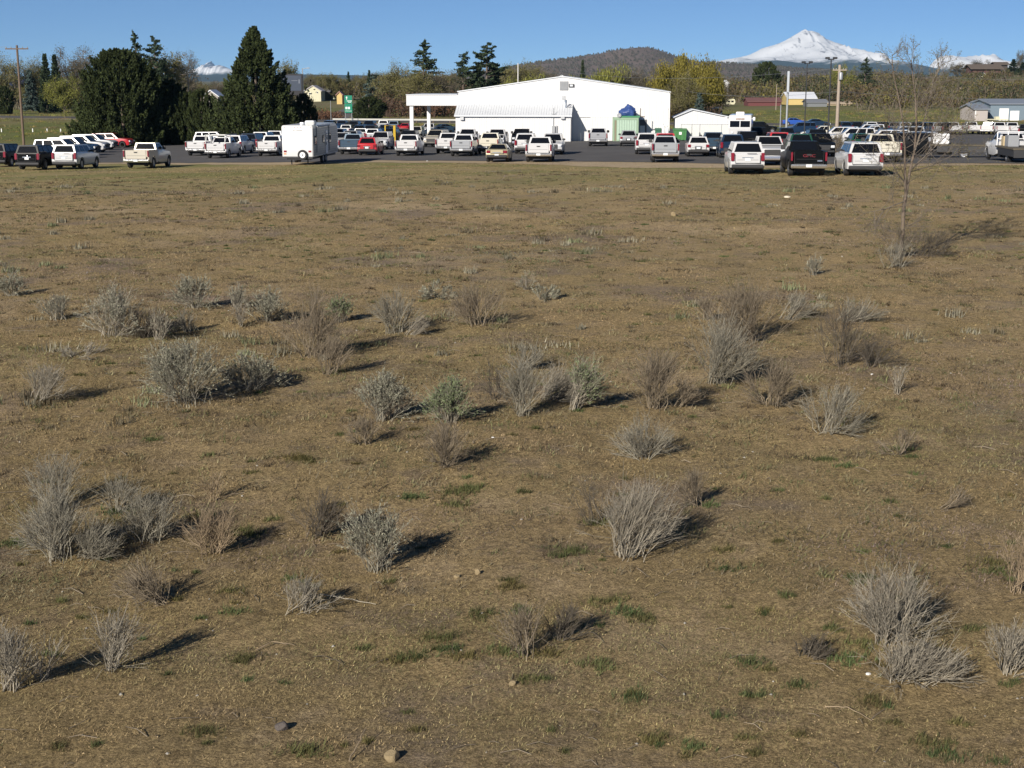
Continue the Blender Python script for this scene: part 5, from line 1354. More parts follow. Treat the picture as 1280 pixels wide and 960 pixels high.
def conifer_proto(seed, h, rad, n_tuft, per, leaf, prof, m_leaf, up=0.9, tl=1.2, trunk_r=0.25, crown_low=0.04):
    """evergreen with upswept tufts; prof(t) gives the crown radius (0..1) at height t"""
    rs = np.random.RandomState(seed)
    Cs, As, Ts = [], [], []
    for i in range(n_tuft):
        t = crown_low + (1 - crown_low) * rs.rand() ** 1.25
        R = rad * prof(t) * (1 + 0.22 * vnoise(np.array([i * 7.1]), np.array([t * 9.0]), seed)[0])
        a = rs.rand() * 2 * math.pi
        lump = 1 + 0.16 * math.sin(3 * a + 7 * t + seed) + 0.10 * math.sin(5 * a - 11 * t)
        rr = R * lump * (0.55 + 0.45 * rs.rand() ** 0.5)
        c = np.array([rr * math.cos(a), rr * math.sin(a), h * t])
        ax = np.array([math.cos(a) * 0.55, math.sin(a) * 0.55, up]); ax /= np.linalg.norm(ax)
        tl_i = tl * (1 - 0.5 * t); k = per; s = (rs.rand(k, 1) - 0.6) * tl_i
        off = rs.normal(size=(k, 3)) * 0.17 * tl_i * np.clip(1.1 - (s / tl_i + 0.6) * 1.0, 0.12, 1)
        Cs.append(c + ax * s + off); As.append(np.repeat(ax[None], k, 0)); Ts.append(np.full((k, 1), 0.75 + 0.5 * rs.rand()))
    C, A, T = np.concatenate(Cs), np.concatenate(As), np.concatenate(Ts)
    keep = (C[:, 2] > 0.05)
    C, A, T = C[keep], A[keep], T[keep]
    V, Fq = leaves_np(C, leaf * (0.7 + 0.6 * rs.rand(len(C))), rs, 1.9, A, 0.8)
    tint = np.repeat(T, 4, 0) * np.ones((1, 3))
    crown = mesh_np('crown', V, Fq, m_leaf, tint)
    trunk = MB().tube([(0, 0, -0.4), (0.03, 0, h * 0.5), (0, 0.02, h * 0.95)], trunk_r, 0.04, 8).mesh('trunk', BARK, smooth=40)
    return crown, trunk, h, rad

def whorled_proto(seed, h, rad, m_leaf, leaf, dens=30, droop=-0.15, open_=0.6, levels=22, low=0.15):
    """pine or spruce: whorls of limbs with needle clumps and gaps between them"""
    rs = np.random.RandomState(seed); lines, Cs, Ts = [], [], []
    lines.append((np.array([[0, 0, -0.4], [0.05, 0, h * 0.35], [0, 0.05, h * 0.7], [0, 0, h * 0.99]]), 0.02 * h + 0.05, 0.03))
    for L in range(levels):
        t = low + (1 - low) * (L + rs.rand() * 0.6) / levels
        nb = rs.randint(4, 7)
        R = rad * 1.25 * (1 - t) ** 0.6 * (0.75 + 0.5 * rs.rand()) + 0.25
        for b_ in range(nb):
            if rs.rand() < 0.12: continue
            a = rs.rand() * 2 * math.pi; r = R * (0.45 + 0.75 * rs.rand())
            z0 = h * min(0.985, t + 0.035 * rs.normal()); dz = droop * r + 0.15 * r * rs.normal()
            p = np.array([[0, 0, z0], [0.5 * r * math.cos(a), 0.5 * r * math.sin(a), z0 + dz * 0.6 + 0.05 * r], [r * math.cos(a), r * math.sin(a), z0 + dz + 0.16 * r]])
            lines.append((p, 0.05, 0.015))
            k = int(dens * r / rad) + 8
            s = open_ * 0.35 + (1 - open_ * 0.35) * rs.rand(k, 1)
            c = p[0] + (p[2] - p[0]) * s + rs.normal(size=(k, 3)) * np.array([0.16, 0.16, 0.10]) * (0.4 + 0.25 * r)
            Cs.append(c); Ts.append(np.full((k, 1), 0.75 + 0.5 * rs.rand()))
    C, T = np.concatenate(Cs), np.concatenate(Ts)
    V, Fq = leaves_np(C, leaf * (0.6 + 0.7 * rs.rand(len(C))), rs, 2.0)
    crown = mesh_np('crown', V, Fq, m_leaf, np.repeat(T, 4, 0) * np.ones((1, 3)))
    Vt, Ft = tubes_np(lines, 4)
    return crown, mesh_np('trunk', Vt, Ft, BARK), h, rad

def limbs(rs, h, rad, fork=0.25, n1=7, n2=5, n3=4, n4=0, r0=0.2, twig=0.02, up=0.75, jit=0.12, droop=0.0):
    """branch skeleton of a broadleaf tree -> polylines and tip points"""
    lines, tips = [], []
    trunk_top = h * (fork + 0.25)
    lines.append((np.array([[0, 0, -0.4], [0.02 * h * rs.normal(), 0.02 * h * rs.normal(), h * fork], [0, 0, trunk_top]]), r0, r0 * 0.6))
    def grow(p, d, ln, r, lvl):
        q = p + d * ln * 0.5 + rs.normal(size=3) * ln * jit * 0.5
        e = q + d * ln * 0.5 + rs.normal(size=3) * ln * jit + np.array([0, 0, -droop * ln if lvl >= 2 else 0.08 * ln])
        lines.append((np.array([p, q, e]), r, max(r * 0.55, twig * 0.7)))
        n = (n2, n3, n4)[lvl] if lvl < 3 else 0
        if n == 0:
            tips.append((q, e)); return
        for i in range(n):
            s = 0.35 + 0.65 * (i + rs.rand()) / n
            b_ = p + (q - p) * min(1, 2 * s) if s < 0.5 else q + (e - q) * (2 * s - 1)
            dd = d + rs.normal(size=3) * 0.55 + np.array([0, 0, 0.15 * up]); dd /= np.linalg.norm(dd)
            grow(b_, dd, ln * (0.42 + 0.25 * rs.rand()), max(r * 0.5, twig), lvl + 1)
    for i in range(n1):
        s = i / max(n1 - 1, 1); a = i * 2.4 + rs.rand()
        z = h * fork + (trunk_top - h * fork) * s
        tilt = 1.15 * (1 - 0.75 * s) * (0.8 + 0.4 * rs.rand())
        d = np.array([math.sin(tilt) * math.cos(a), math.sin(tilt) * math.sin(a), math.cos(tilt)])
        reach = min(rad / max(math.sin(tilt), 0.25), (h - z) / max(math.cos(tilt), 0.2)) * 0.72
        grow(np.array([0, 0, z]), d, reach, r0 * 0.45, 0)
    return lines, tips

def broad_proto(seed, h, rad, m_leaf, leaf, per_tip, twig=0.03, bark=TWIG, fork=0.2, n=(9, 5, 4, 3), spread=0.35, droop=0.0, strands=0):
    rs = np.random.RandomState(seed)
    lines, tips = limbs(rs, h, rad, fork, n[0], n[1], n[2], n[3], 0.022 * h, twig, droop=droop)
    zmax = max(l[0][:, 2].max() for l in lines); xr = np.percentile(np.abs(np.concatenate([l[0][:, :2].ravel() for l in lines])), 98)
    sc = np.array([rad / xr, rad / xr, h / zmax])
    lines = [(p * sc, a, b_) for p, a, b_ in lines]
    Vt, Ft = tubes_np(lines, 3)
    trunk = mesh_np('trunk', Vt, Ft, bark)
    Q = np.array([t[0] for t in tips]) * sc; E = np.array([t[1] for t in tips]) * sc
    k = per_tip
    s = rs.rand(len(E), k, 1)
    C = (Q[:, None] + (E - Q)[:, None] * s * 1.1 + rs.normal(size=(len(E), k, 3)) * spread)
    if strands:
        C[..., 2] -= (rs.rand(len(E), k) ** 1.3) * strands
    T = np.repeat(0.7 + 0.6 * rs.rand(len(E), 1, 1), k, 1).reshape(-1, 1)
    C = C.reshape(-1, 3); ok = C[:, 2] > 0.3; C, T = C[ok], T[ok]
    ax = np.repeat(np.array([[0, 0, -1.0]]), len(C), 0) if strands else None
    V, Fq = leaves_np(C, leaf * (0.6 + 0.8 * rs.rand(len(C))), rs, 3.0 if strands else 1.6, ax, 0.5)
    crown = mesh_np('crown', V, Fq, m_leaf, np.repeat(T, 4, 0) * np.ones((1, 3)))
    return crown, trunk, h, rad

def place_tree(proto, name, u, vtop, wpx, y, label, group=None, rot=None):
    crown, trunk, h, rad = proto
    if 225 < y < 365: y += 62
    p = on_ground(u, y); H = top_h(u, vtop, p); R = wpx / 2 / F_PX * y
    t = empty(name, p, random.Random(int(u * 7 + vtop)).uniform(0, 6.28) if rot is None else rot)
    t.scale = (R / rad, R / rad, H / h)
    setp(t, label, 'tree', group)
    link('trunk', trunk, None, t); link('crown', crown, None, t)
    return t

jun_prof = lambda t: (0.72 + 0.28 * S(t / 0.25)) * (1 - S((t - 0.25) / 0.75) * 0.92) if t > 0 else 0.7
def pyr_prof(t): return float((0.80 + 0.2 * min(1, t / 0.12)) * max(0.004, 1.01 - t) ** 0.88)
def wide_prof(t): return float(max(0.10, math.sqrt(max(0, 1 - max(0, (t - 0.12) / 0.90) ** 2.0))) * (0.86 + 0.14 * min(1, t / 0.2)))
def round_prof(t): return float(max(0.05, math.sqrt(max(0, 1 - ((t - 0.45) / 0.56) ** 2))))
JA = conifer_proto(11, 11.5, 6.0, 1400, 95, 0.17, wide_prof, LM['juniper'], up=0.75, tl=1.7)
JB = conifer_proto(12, 13.5, 6.3, 820, 95, 0.17, pyr_prof, LM['juniper'], up=0.95, tl=1.7)
JC = conifer_proto(13, 6.0, 3.2, 520, 80, 0.17, round_prof, LM['juniper'], up=0.7, tl=1.0)
PN1 = whorled_proto(21, 15, 3.4, LM['pine'], 0.30, 46, -0.12, 0.6, 26)
PN2 = whorled_proto(22, 16, 3.6, LM['pine'], 0.32, 60, 0.16, 1.2, 20, 0.30)
SP1 = whorled_proto(23, 12, 3.2, LM['spruce'], 0.40, 44, -0.2, 0.3, 26, 0.06)
DK1 = conifer_proto(24, 15, 3.0, 260, 50, 0.36, pyr_prof, LM['pine'], up=0.4, tl=1.2)
BR1 = broad_proto(31, 13, 5.5, LM['olive'], 0.16, 34, 0.034, spread=0.5)
BR2 = broad_proto(32, 14, 5.0, LM['purple'], 0.13, 26, 0.036, spread=0.45, n=(10, 6, 4, 3))
BR3 = broad_proto(33, 11, 5.5, LM['yellowgreen'], 0.20, 22, 0.022, spread=0.5)
BR4 = broad_proto(34, 13, 5.0, LM['olive'], 0.20, 26, 0.024, spread=0.5, fork=0.12)
WL1 = broad_proto(41, 11, 6.0, LM['willow'], 0.14, 120, 0.025, spread=0.45, strands=2.6, n=(10, 6, 4, 2), fork=0.16)
WL2 = broad_proto(42, 9, 6.0, LM['yellowgreen'], 0.2, 24, 0.02, spread=0.5, strands=1.2, n=(10, 6, 4, 2), fork=0.1)

place_tree(JA, 'juniper_tree', 152, 63, 112, 196, 'broad dark juniper left of the beige pickup', rot=0.4)
place_tree(JB, 'juniper_tree', 320, 36, 136, 186, 'tall pyramidal dark juniper behind the white pickups', rot=1.0)
place_tree(JC, 'juniper_tree', 205, 101, 74, 203, 'low dark juniper merging with the broad juniper')
place_tree(JC, 'juniper_tree', 233, 116, 48, 199, 'low dark juniper in shade behind the beige pickup')
place_tree(JC, 'juniper_tree', 251, 113, 34, 196, 'small rounded greener juniper left of the pyramidal juniper')
place_tree(JC, 'juniper_tree', 379, 118, 30, 196, 'small dark juniper under the billboard')
place_tree(JC, 'juniper_tree', 461, 121.5, 40, 262, 'round dark juniper right of the green highway sign')
place_tree(JC, 'dark_shrub', 5, 108, 22, 310, 'dark rounded shrub before the blue roofed house')
for pr, nm, u, vt, w, y, lab in (
    (BR1, 'budding_tree', 14, 66, 46, 430, 'pale budding tree at the far left behind the blue roofed house'),
    (BR1, 'budding_tree', 42, 68, 40, 440, 'pale budding tree behind the brown utility pole'),
    (DK1, 'dark_conifer', 59, 68, 26, 380, 'dark conifer right of the brown utility pole, taller of two'),
    (DK1, 'dark_conifer', 71, 69, 24, 392, 'dark conifer touching its taller neighbour by the brown utility pole'),
    (SP1, 'blue_spruce', 39, 87, 20, 350, 'small blue spruce behind the brown utility pole'),
    (BR2, 'bare_tree', 98, 57, 56, 400, 'tall bare grey tree left of the broad juniper'),
    (BR3, 'leafing_tree', 80, 93, 44, 276, 'small yellow green tree on the highway bank'),
    (PN1, 'pine_tree', 173, 42, 32, 300, 'narrow pine tip above the broad juniper'),
    (PN2, 'pine_tree', 196, 47, 40, 300, 'flat topped pine above the broad juniper'),
    (BR4, 'leafing_tree', 205, 64, 56, 310, 'olive green tree right of the broad juniper'),
    (BR2, 'bare_tree', 229, 63, 40, 340, 'bare brown tree behind the crossarm pole'),
    (BR1, 'budding_tree', 246, 99, 40, 420, 'low brown budding tree behind the grey tan hut'),
    (BR2, 'bare_tree', 275, 100, 44, 450, 'low bare tree beneath the left snow range'),
    (BR4, 'leafing_tree', 360, 74, 28, 300, 'rounded olive tree showing right of the pyramidal juniper'),
    (BR2, 'bare_tree', 393, 93, 30, 640, 'bare tree behind the pale yellow house'),
    (SP1, 'blue_spruce', 468, 93, 34, 330, 'blue grey spruce behind the round juniper'),
    (DK1, 'dark_conifer', 436, 90, 12, 620, 'slim dark conifer above the green highway sign'),
    (DK1, 'dark_conifer', 462, 88, 12, 640, 'slim dark conifer in the distant tree line behind the blue spruce'),
    (BR1, 'budding_tree', 502, 75, 58, 300, 'large budding tree left of the dark fir'),
    (BR1, 'budding_tree', 524, 80, 46, 288, 'budding tree in front of the dark fir'),
    (PN1, 'fir_tree', 530, 52.5, 50, 325, 'dark fir rising above the budding trees'),
    (BR2, 'bare_tree', 552, 86, 46, 292, 'bare brown tree above the canopy roof'),
    (PN1, 'pine_tree', 579, 67, 42, 310, 'narrow dark pine behind the left roof slope'),
    (PN2, 'pine_tree', 609, 55, 56, 300, 'tall open pine behind the left roof slope'),
    (DK1, 'dark_conifer', 598, 80, 40, 315, 'broad dark pine at the foot of the tall open pine'),
    (DK1, 'dark_conifer', 618, 84, 34, 305, 'dark conifer right of the tall open pine'),
    (BR4, 'leafing_tree', 641, 79, 44, 360, 'olive tree behind the roof beside the pale mast'),
    (BR1, 'budding_tree', 664, 74, 40, 360, 'budding tree right of the pale mast'),
    (WL2, 'young_willow', 651, 93, 52, 290, 'yellow green willow top just above the left roof slope'),
    (BR2, 'bare_tree', 688, 84, 34, 380, 'bare tree left of the roof peak'),
    (WL2, 'young_willow', 748, 81, 66, 330, 'yellow green willow top above the right roof slope'),
    (DK1, 'dark_conifer', 728, 76, 14, 350, 'dark conifer tip behind the yellow green willow'),
    (BR2, 'bare_tree', 783, 86, 44, 330, 'purplish bare tree between the two willows'),
    (BR2, 'bare_tree', 803, 84, 36, 340, 'purplish bare tree touching the golden willow'),
    (WL1, 'golden_willow', 853, 68, 82, 268, 'large golden willow behind the gable corner'),
    (BR1, 'budding_tree', 853, 84, 44, 250, 'loose dull olive tree in front of the golden willow'),
    (WL1, 'golden_willow', 884, 88, 36, 280, 'smaller golden willow right of the large one'),
    (SP1, 'blue_spruce', 874, 116, 18, 232, 'small blue spruce behind the low shed'),
    (BR2, 'bare_tree', 897, 98, 34, 300, 'bare tree right of the golden willows'),
    (JC, 'dark_conifer', 957, 78, 34, 640, 'dark bushy evergreen on the ridge above the maroon barn'),
    (BR3, 'leafing_tree', 1051, 78, 26, 560, 'green tree behind the top of the pale utility pole'),
    (PN1, 'dark_conifer', 1080, 73, 26, 600, 'dark conifer on the ridge right of the pale utility pole'),
    (BR2, 'bare_tree', 1195, 77, 20, 880, 'bare tree left of the hilltop house'),
    (BR2, 'bare_tree', 1222, 74, 26, 930, 'bare tree behind the hilltop house'),
    (DK1, 'dark_conifer', 1264, 74, 18, 880, 'dark conifer right of the hilltop house'),
    (DK1, 'dark_conifer', 1276, 78, 16, 860, 'dark bush at the right end of the hilltop'),
    (BR2, 'bare_tree', 1273, 62, 12, 900, 'slim bare tree at the right end of the hilltop')):
    place_tree(pr, nm, u, vt, w, y, lab)
# distant tree line beyond the highway: each crown its own tree
tl_ = random.Random(77)
for k in range(26):
    u = 384 + k * 7.2 + tl_.uniform(-2, 2)
    pr, nm, ad = tl_.choice(((BR2, 'bare_tree', 'brown'), (BR1, 'budding_tree', 'olive'), (BR2, 'bare_tree', 'grey'), (BR4, 'leafing_tree', 'green')))
    place_tree(pr, nm, u, tl_.uniform(89, 101), tl_.uniform(18, 30), tl_.uniform(560, 760), 'small far-off tree in the tree line beyond the highway and green sign', 'far tree line beyond the highway')

# woods and brush that read as one mass
def woods(name, spots, m, seed, per=90, leaf=0.5):
    """spots: (x, y, height, radius, tint rgb)"""
    rs = np.random.RandomState(seed); Cs, Ts, Ss, lines = [], [], [], []
    for x, y, h, r, tint in spots:
        z0 = gz(x, y); nl = rs.randint(3, 6)
        for j in range(nl):
            c0 = np.array([x + rs.normal() * r * 0.45, y + rs.normal() * r * 0.45, z0 + h * (0.3 + 0.5 * rs.rand())])
            k = per // nl
            Cs.append(c0 + rs.normal(size=(k, 3)) * np.array([r * 0.38, r * 0.38, h * 0.2])); Ts.append(np.array(tint)[None] * (0.8 + 0.4 * rs.rand(k, 1)) ); Ss.append(np.full(k, leaf * (0.5 + 0.11 * h)))
        for j in range(5):
            a = rs.rand() * 6.28
            lines.append((np.array([[x + 0.1 * r * math.cos(a), y, z0 - 0.2], [x + 0.3 * r * math.cos(a), y + 0.3 * r * math.sin(a), z0 + h * 0.5], [x + 0.6 * r * math.cos(a), y + 0.6 * r * math.sin(a), z0 + h * (0.8 + 0.25 * rs.rand())]]), 0.09, 0.03))
    C, T, Sz = np.concatenate(Cs), np.concatenate(Ts), np.concatenate(Ss)
    zmin = ground_z(C[:, 0], C[:, 1]) + 0.1; C[:, 2] = np.maximum(C[:, 2], zmin)
    V, Fq = leaves_np(C, Sz * (0.6 + 0.8 * rs.rand(len(C))), rs, 1.5)
    o = link(name, mesh_np(name, V, Fq, m, np.repeat(T, 4, 0))); 
    Vt, Ft = tubes_np(lines, 3)
    return setp(o, kind='stuff'), Vt, Ft
rr = random.Random(5)
PAL = [(0.9, 1.0, 0.8), (1.25, 1.15, 0.8), (0.6, 0.75, 0.7), (1.2, 0.95, 0.9), (1.5, 1.45, 0.9), (1.0, 0.8, 0.85), (0.45, 0.6, 0.6)]
spots = []
for k in range(1500):
    u = rr.uniform(880, 1420); y = 415 * (2.35 ** rr.random())
    dens = 1.0 if u < 1130 else 0.7
    if u > 1130 and y > 650: dens = 0.45
    if rr.random() > dens or (u < 930 and y < 520) or (930 < u < 1070 and y < 490): continue
    p = on_ground(u, y); h = rr.uniform(3, 7.0) * (0.7 if u > 1130 else 1.0)
    if y > 800: h *= 0.7
    spots.append((p.x, p.y, h, h * rr.uniform(0.5, 0.8), rr.choice(PAL)))
_, Vt, Ft = woods('hillside_woods', spots, LM['wood'], 8)
setp(link('hillside_bare_woods', mesh_np('hillside_bare_woods', Vt, Ft, TWIG)), kind='stuff')
spots = []
for k in range(170):
    u = rr.uniform(478, 800); y = rr.uniform(334, 366); p = on_ground(u, y); h = rr.uniform(2.8, 6.2)
    spots.append((p.x, p.y, h, h * 0.5, rr.choice([(1, 1, 1), (1.2, 0.9, 0.8), (0.8, 0.9, 0.8), (0.7, 0.7, 0.7)])))
for k in range(26):
    u = rr.uniform(384, 424); y = rr.uniform(322, 334); p = on_ground(u, y); spots.append((p.x, p.y, rr.uniform(1.0, 2.2), 1.4, (1.25, 0.95, 0.8)))
for k in range(60):
    u = rr.uniform(800, 900); y = rr.uniform(305, 360); p = on_ground(u, y); spots.append((p.x, p.y, rr.uniform(2, 4.5), 2, rr.choice([(0.9, 0.9, 0.8), (0.7, 0.8, 0.6)])))
_, Vt, Ft = woods('roadside_brush', spots, LM['thicket'], 9, 120, 0.32)
setp(link('roadside_bare_woods', mesh_np('roadside_bare_woods', Vt, Ft, mat('reddish_twigs', (0.12, 0.08, 0.06), 0.95, island=0.3))), kind='stuff')
spots = []
for k in range(420):
    u = rr.uniform(-80, 420); y = rr.uniform(430, 900)
    if 380 < u < 430 and y < 640: continue
    p = on_ground(u, y); h = rr.uniform(3, 6.5); spots.append((p.x, p.y, h, h * 0.7, rr.choice(PAL)))
for k in range(260):
    u = rr.uniform(420, 900); y = rr.uniform(520, 1000); p = on_ground(u, y); h = rr.uniform(3, 8); spots.append((p.x, p.y, h, h * 0.7, rr.choice(PAL)))
_, Vt, Ft = woods('distant_woods', spots, LM['wood'], 10)
setp(link('distant_bare_woods', mesh_np('distant_bare_woods', Vt, Ft, TWIG)), kind='stuff')

# ================================================================ THE BARE SAPLING IN THE FIELD
p = ground_at(1125, 322)
def sapling():
    rs = np.random.RandomState(3); s_ = p.y / F_PX / math.cos(math.atan2(220, F_PX))
    lines = []
    def P_(du, dv, dy=0.0): return np.array([du * s_, dy, dv * s_])
    # stems traced from the photo in metres: offsets right and up from the foot
    stems = [([(0, -4, 0), (2, 30, 0.05), (1, 60, 0.0), (3, 78, 0.0)], 0.068, 0.055),
             ([(3, 78, 0), (7, 105, 0.1), (12, 132, 0.15), (12, 160, 0.1), (10, 195, 0.2), (6, 222, 0.3), (3, 240, 0.3)], 0.046, 0.010),
             ([(3, 76, 0), (-1, 105, -0.1), (-3, 135, -0.1), (-8, 165, -0.2), (-16, 195, -0.3), (-24, 222, -0.3), (-28, 246, -0.4)], 0.042, 0.009),
             ([(12, 132, 0.1), (22, 160, 0.3), (30, 190, 0.5), (36, 218, 0.6), (46, 236, 0.6)], 0.035, 0.008),
             ([(1, 92, 0), (-12, 104, -0.3), (-22, 118, -0.5)], 0.03, 0.010), ([(2, 70, 0), (-28, 62, -0.5), (-44, 60, -0.7)], 0.02, 0.008),
             ([(8, 110, 0), (30, 128, 0.2), (52, 148, 0.4), (66, 172, 0.4)], 0.028, 0.008), ([(7, 106, 0), (36, 112, 0.4), (60, 122, 0.6), (74, 130, 0.6)], 0.018, 0.006)]
    segs = []
    for pts, a, b_ in stems:
        q = np.array([P_(*w) for w in pts]); lines.append((q, a, b_)); segs.append((q, b_))
    def grow(b0, d, ln, r, lvl):
        k1 = b0 + d * ln * 0.5 + rs.normal(size=3) * ln * 0.06; k2 = k1 + d * ln * 0.5 + rs.normal(size=3) * ln * 0.08 + np.array([0, 0, 0.05 * ln])
        lines.append((np.array([b0, k1, k2]), r, r * 0.5))
        if lvl < 2:
            for _ in range(4):
                t = rs.uniform(0.3, 1.0); b1 = b0 + (k2 - b0) * t
                dd = d + rs.normal(size=3) * 0.5 + np.array([0, 0, 0.2]); dd /= np.linalg.norm(dd); grow(b1, dd, ln * rs.uniform(0.4, 0.65), r * 0.6, lvl + 1)
    for q, _ in segs[1:]:
        n = 15 if len(q) > 4 else 9
        for _ in range(n):
            t = rs.uniform(0.25, 1.0) * (len(q) - 1); i = min(int(t), len(q) - 2); b0 = q[i] + (q[i + 1] - q[i]) * (t - i)
            d = q[-1] - q[0]; d = d / np.linalg.norm(d) * 0.8 + rs.normal(size=3) * 0.6; d /= np.linalg.norm(d); grow(b0, d, rs.uniform(0.55, 1.2) * (1.15 - 0.65 * t / (len(q) - 1)), 0.010, 0)
    for q, _ in segs[1:3]:                 # long side limbs
        for k in range(9):
            t = 0.15 + 0.62 * (k + rs.rand()) / 9 * (len(q) - 1); i = min(int(t), len(q) - 2); b0 = q[i] + (q[i + 1] - q[i]) * (t - i)
            a = rs.choice([0.0, math.pi]) + rs.normal() * 0.7; d = np.array([math.cos(a) * 0.75, math.sin(a) * 0.6, rs.uniform(0.35, 0.9)]); d /= np.linalg.norm(d)
            grow(b0, d, rs.uniform(1.3, 2.1) * (1.1 - 0.16 * t), 0.010, -1)
    for _ in range(26):
        a = rs.rand() * 6.28; grow(np.array([0, 0, rs.uniform(0.1, 0.9)]), np.array([math.cos(a) * 0.8, math.sin(a) * 0.8, 0.35]), rs.uniform(0.5, 1.0), 0.008, 0)
    tips = np.array([l[0][-1] for l in lines[len(stems):]])
    main = lines[:2 + 1]; rest = lines[3:]
    return main, rest, tips
main, rest, tips = sapling()
t = empty('bare_sapling', p); setp(t, 'bare leafless sapling with two forked stems standing alone in the field', 'tree')
Vt, Ft = tubes_np(main, 7); link('trunk', mesh_np('trunk', Vt, Ft, mat('sapling_bark', (0.155, 0.12, 0.09), 0.95, vary=0.25, vscale=5), smooth=True), None, t)
Vt, Ft = tubes_np(rest, 3); link('limbs', mesh_np('limbs', Vt, Ft, mat('sapling_twigs', (0.165, 0.138, 0.11), 0.95, island=0.3)), None, t)
rs = np.random.RandomState(6); C = tips + rs.normal(size=(len(tips), 3)) * 0.03
V, Fq = leaves_np(C, 0.028, rs, 1.4); link('buds', mesh_np('buds', V, Fq, LM['olive'], np.ones((len(V), 3))), None, t)

# ================================================================ SHRUBS OF THE FIELD
SHM = {'sage': mat('grey_sage_stems', (0.235, 0.215, 0.165), 0.95, island=0.5), 'pale': mat('pale_dead_stems', (0.275, 0.245, 0.19), 0.95, island=0.45),
       'brown': mat('brown_dry_stems', (0.20, 0.162, 0.112), 0.95, island=0.5), 'dark': mat('dark_dead_stems', (0.105, 0.088, 0.066), 0.95, island=0.3), 'tan': mat('tan_dry_stems', (0.29, 0.22, 0.14), 0.95, island=0.25)}
SLM = {'greygreen': leafmat('sage_leaves', (0.25, 0.245, 0.18), 0.3), 'green': leafmat('fresh_sage_leaves', (0.155, 0.19, 0.095), 0.3), 'bright': leafmat('fresh_green_leaves', (0.06, 0.115, 0.03), 0.35)}

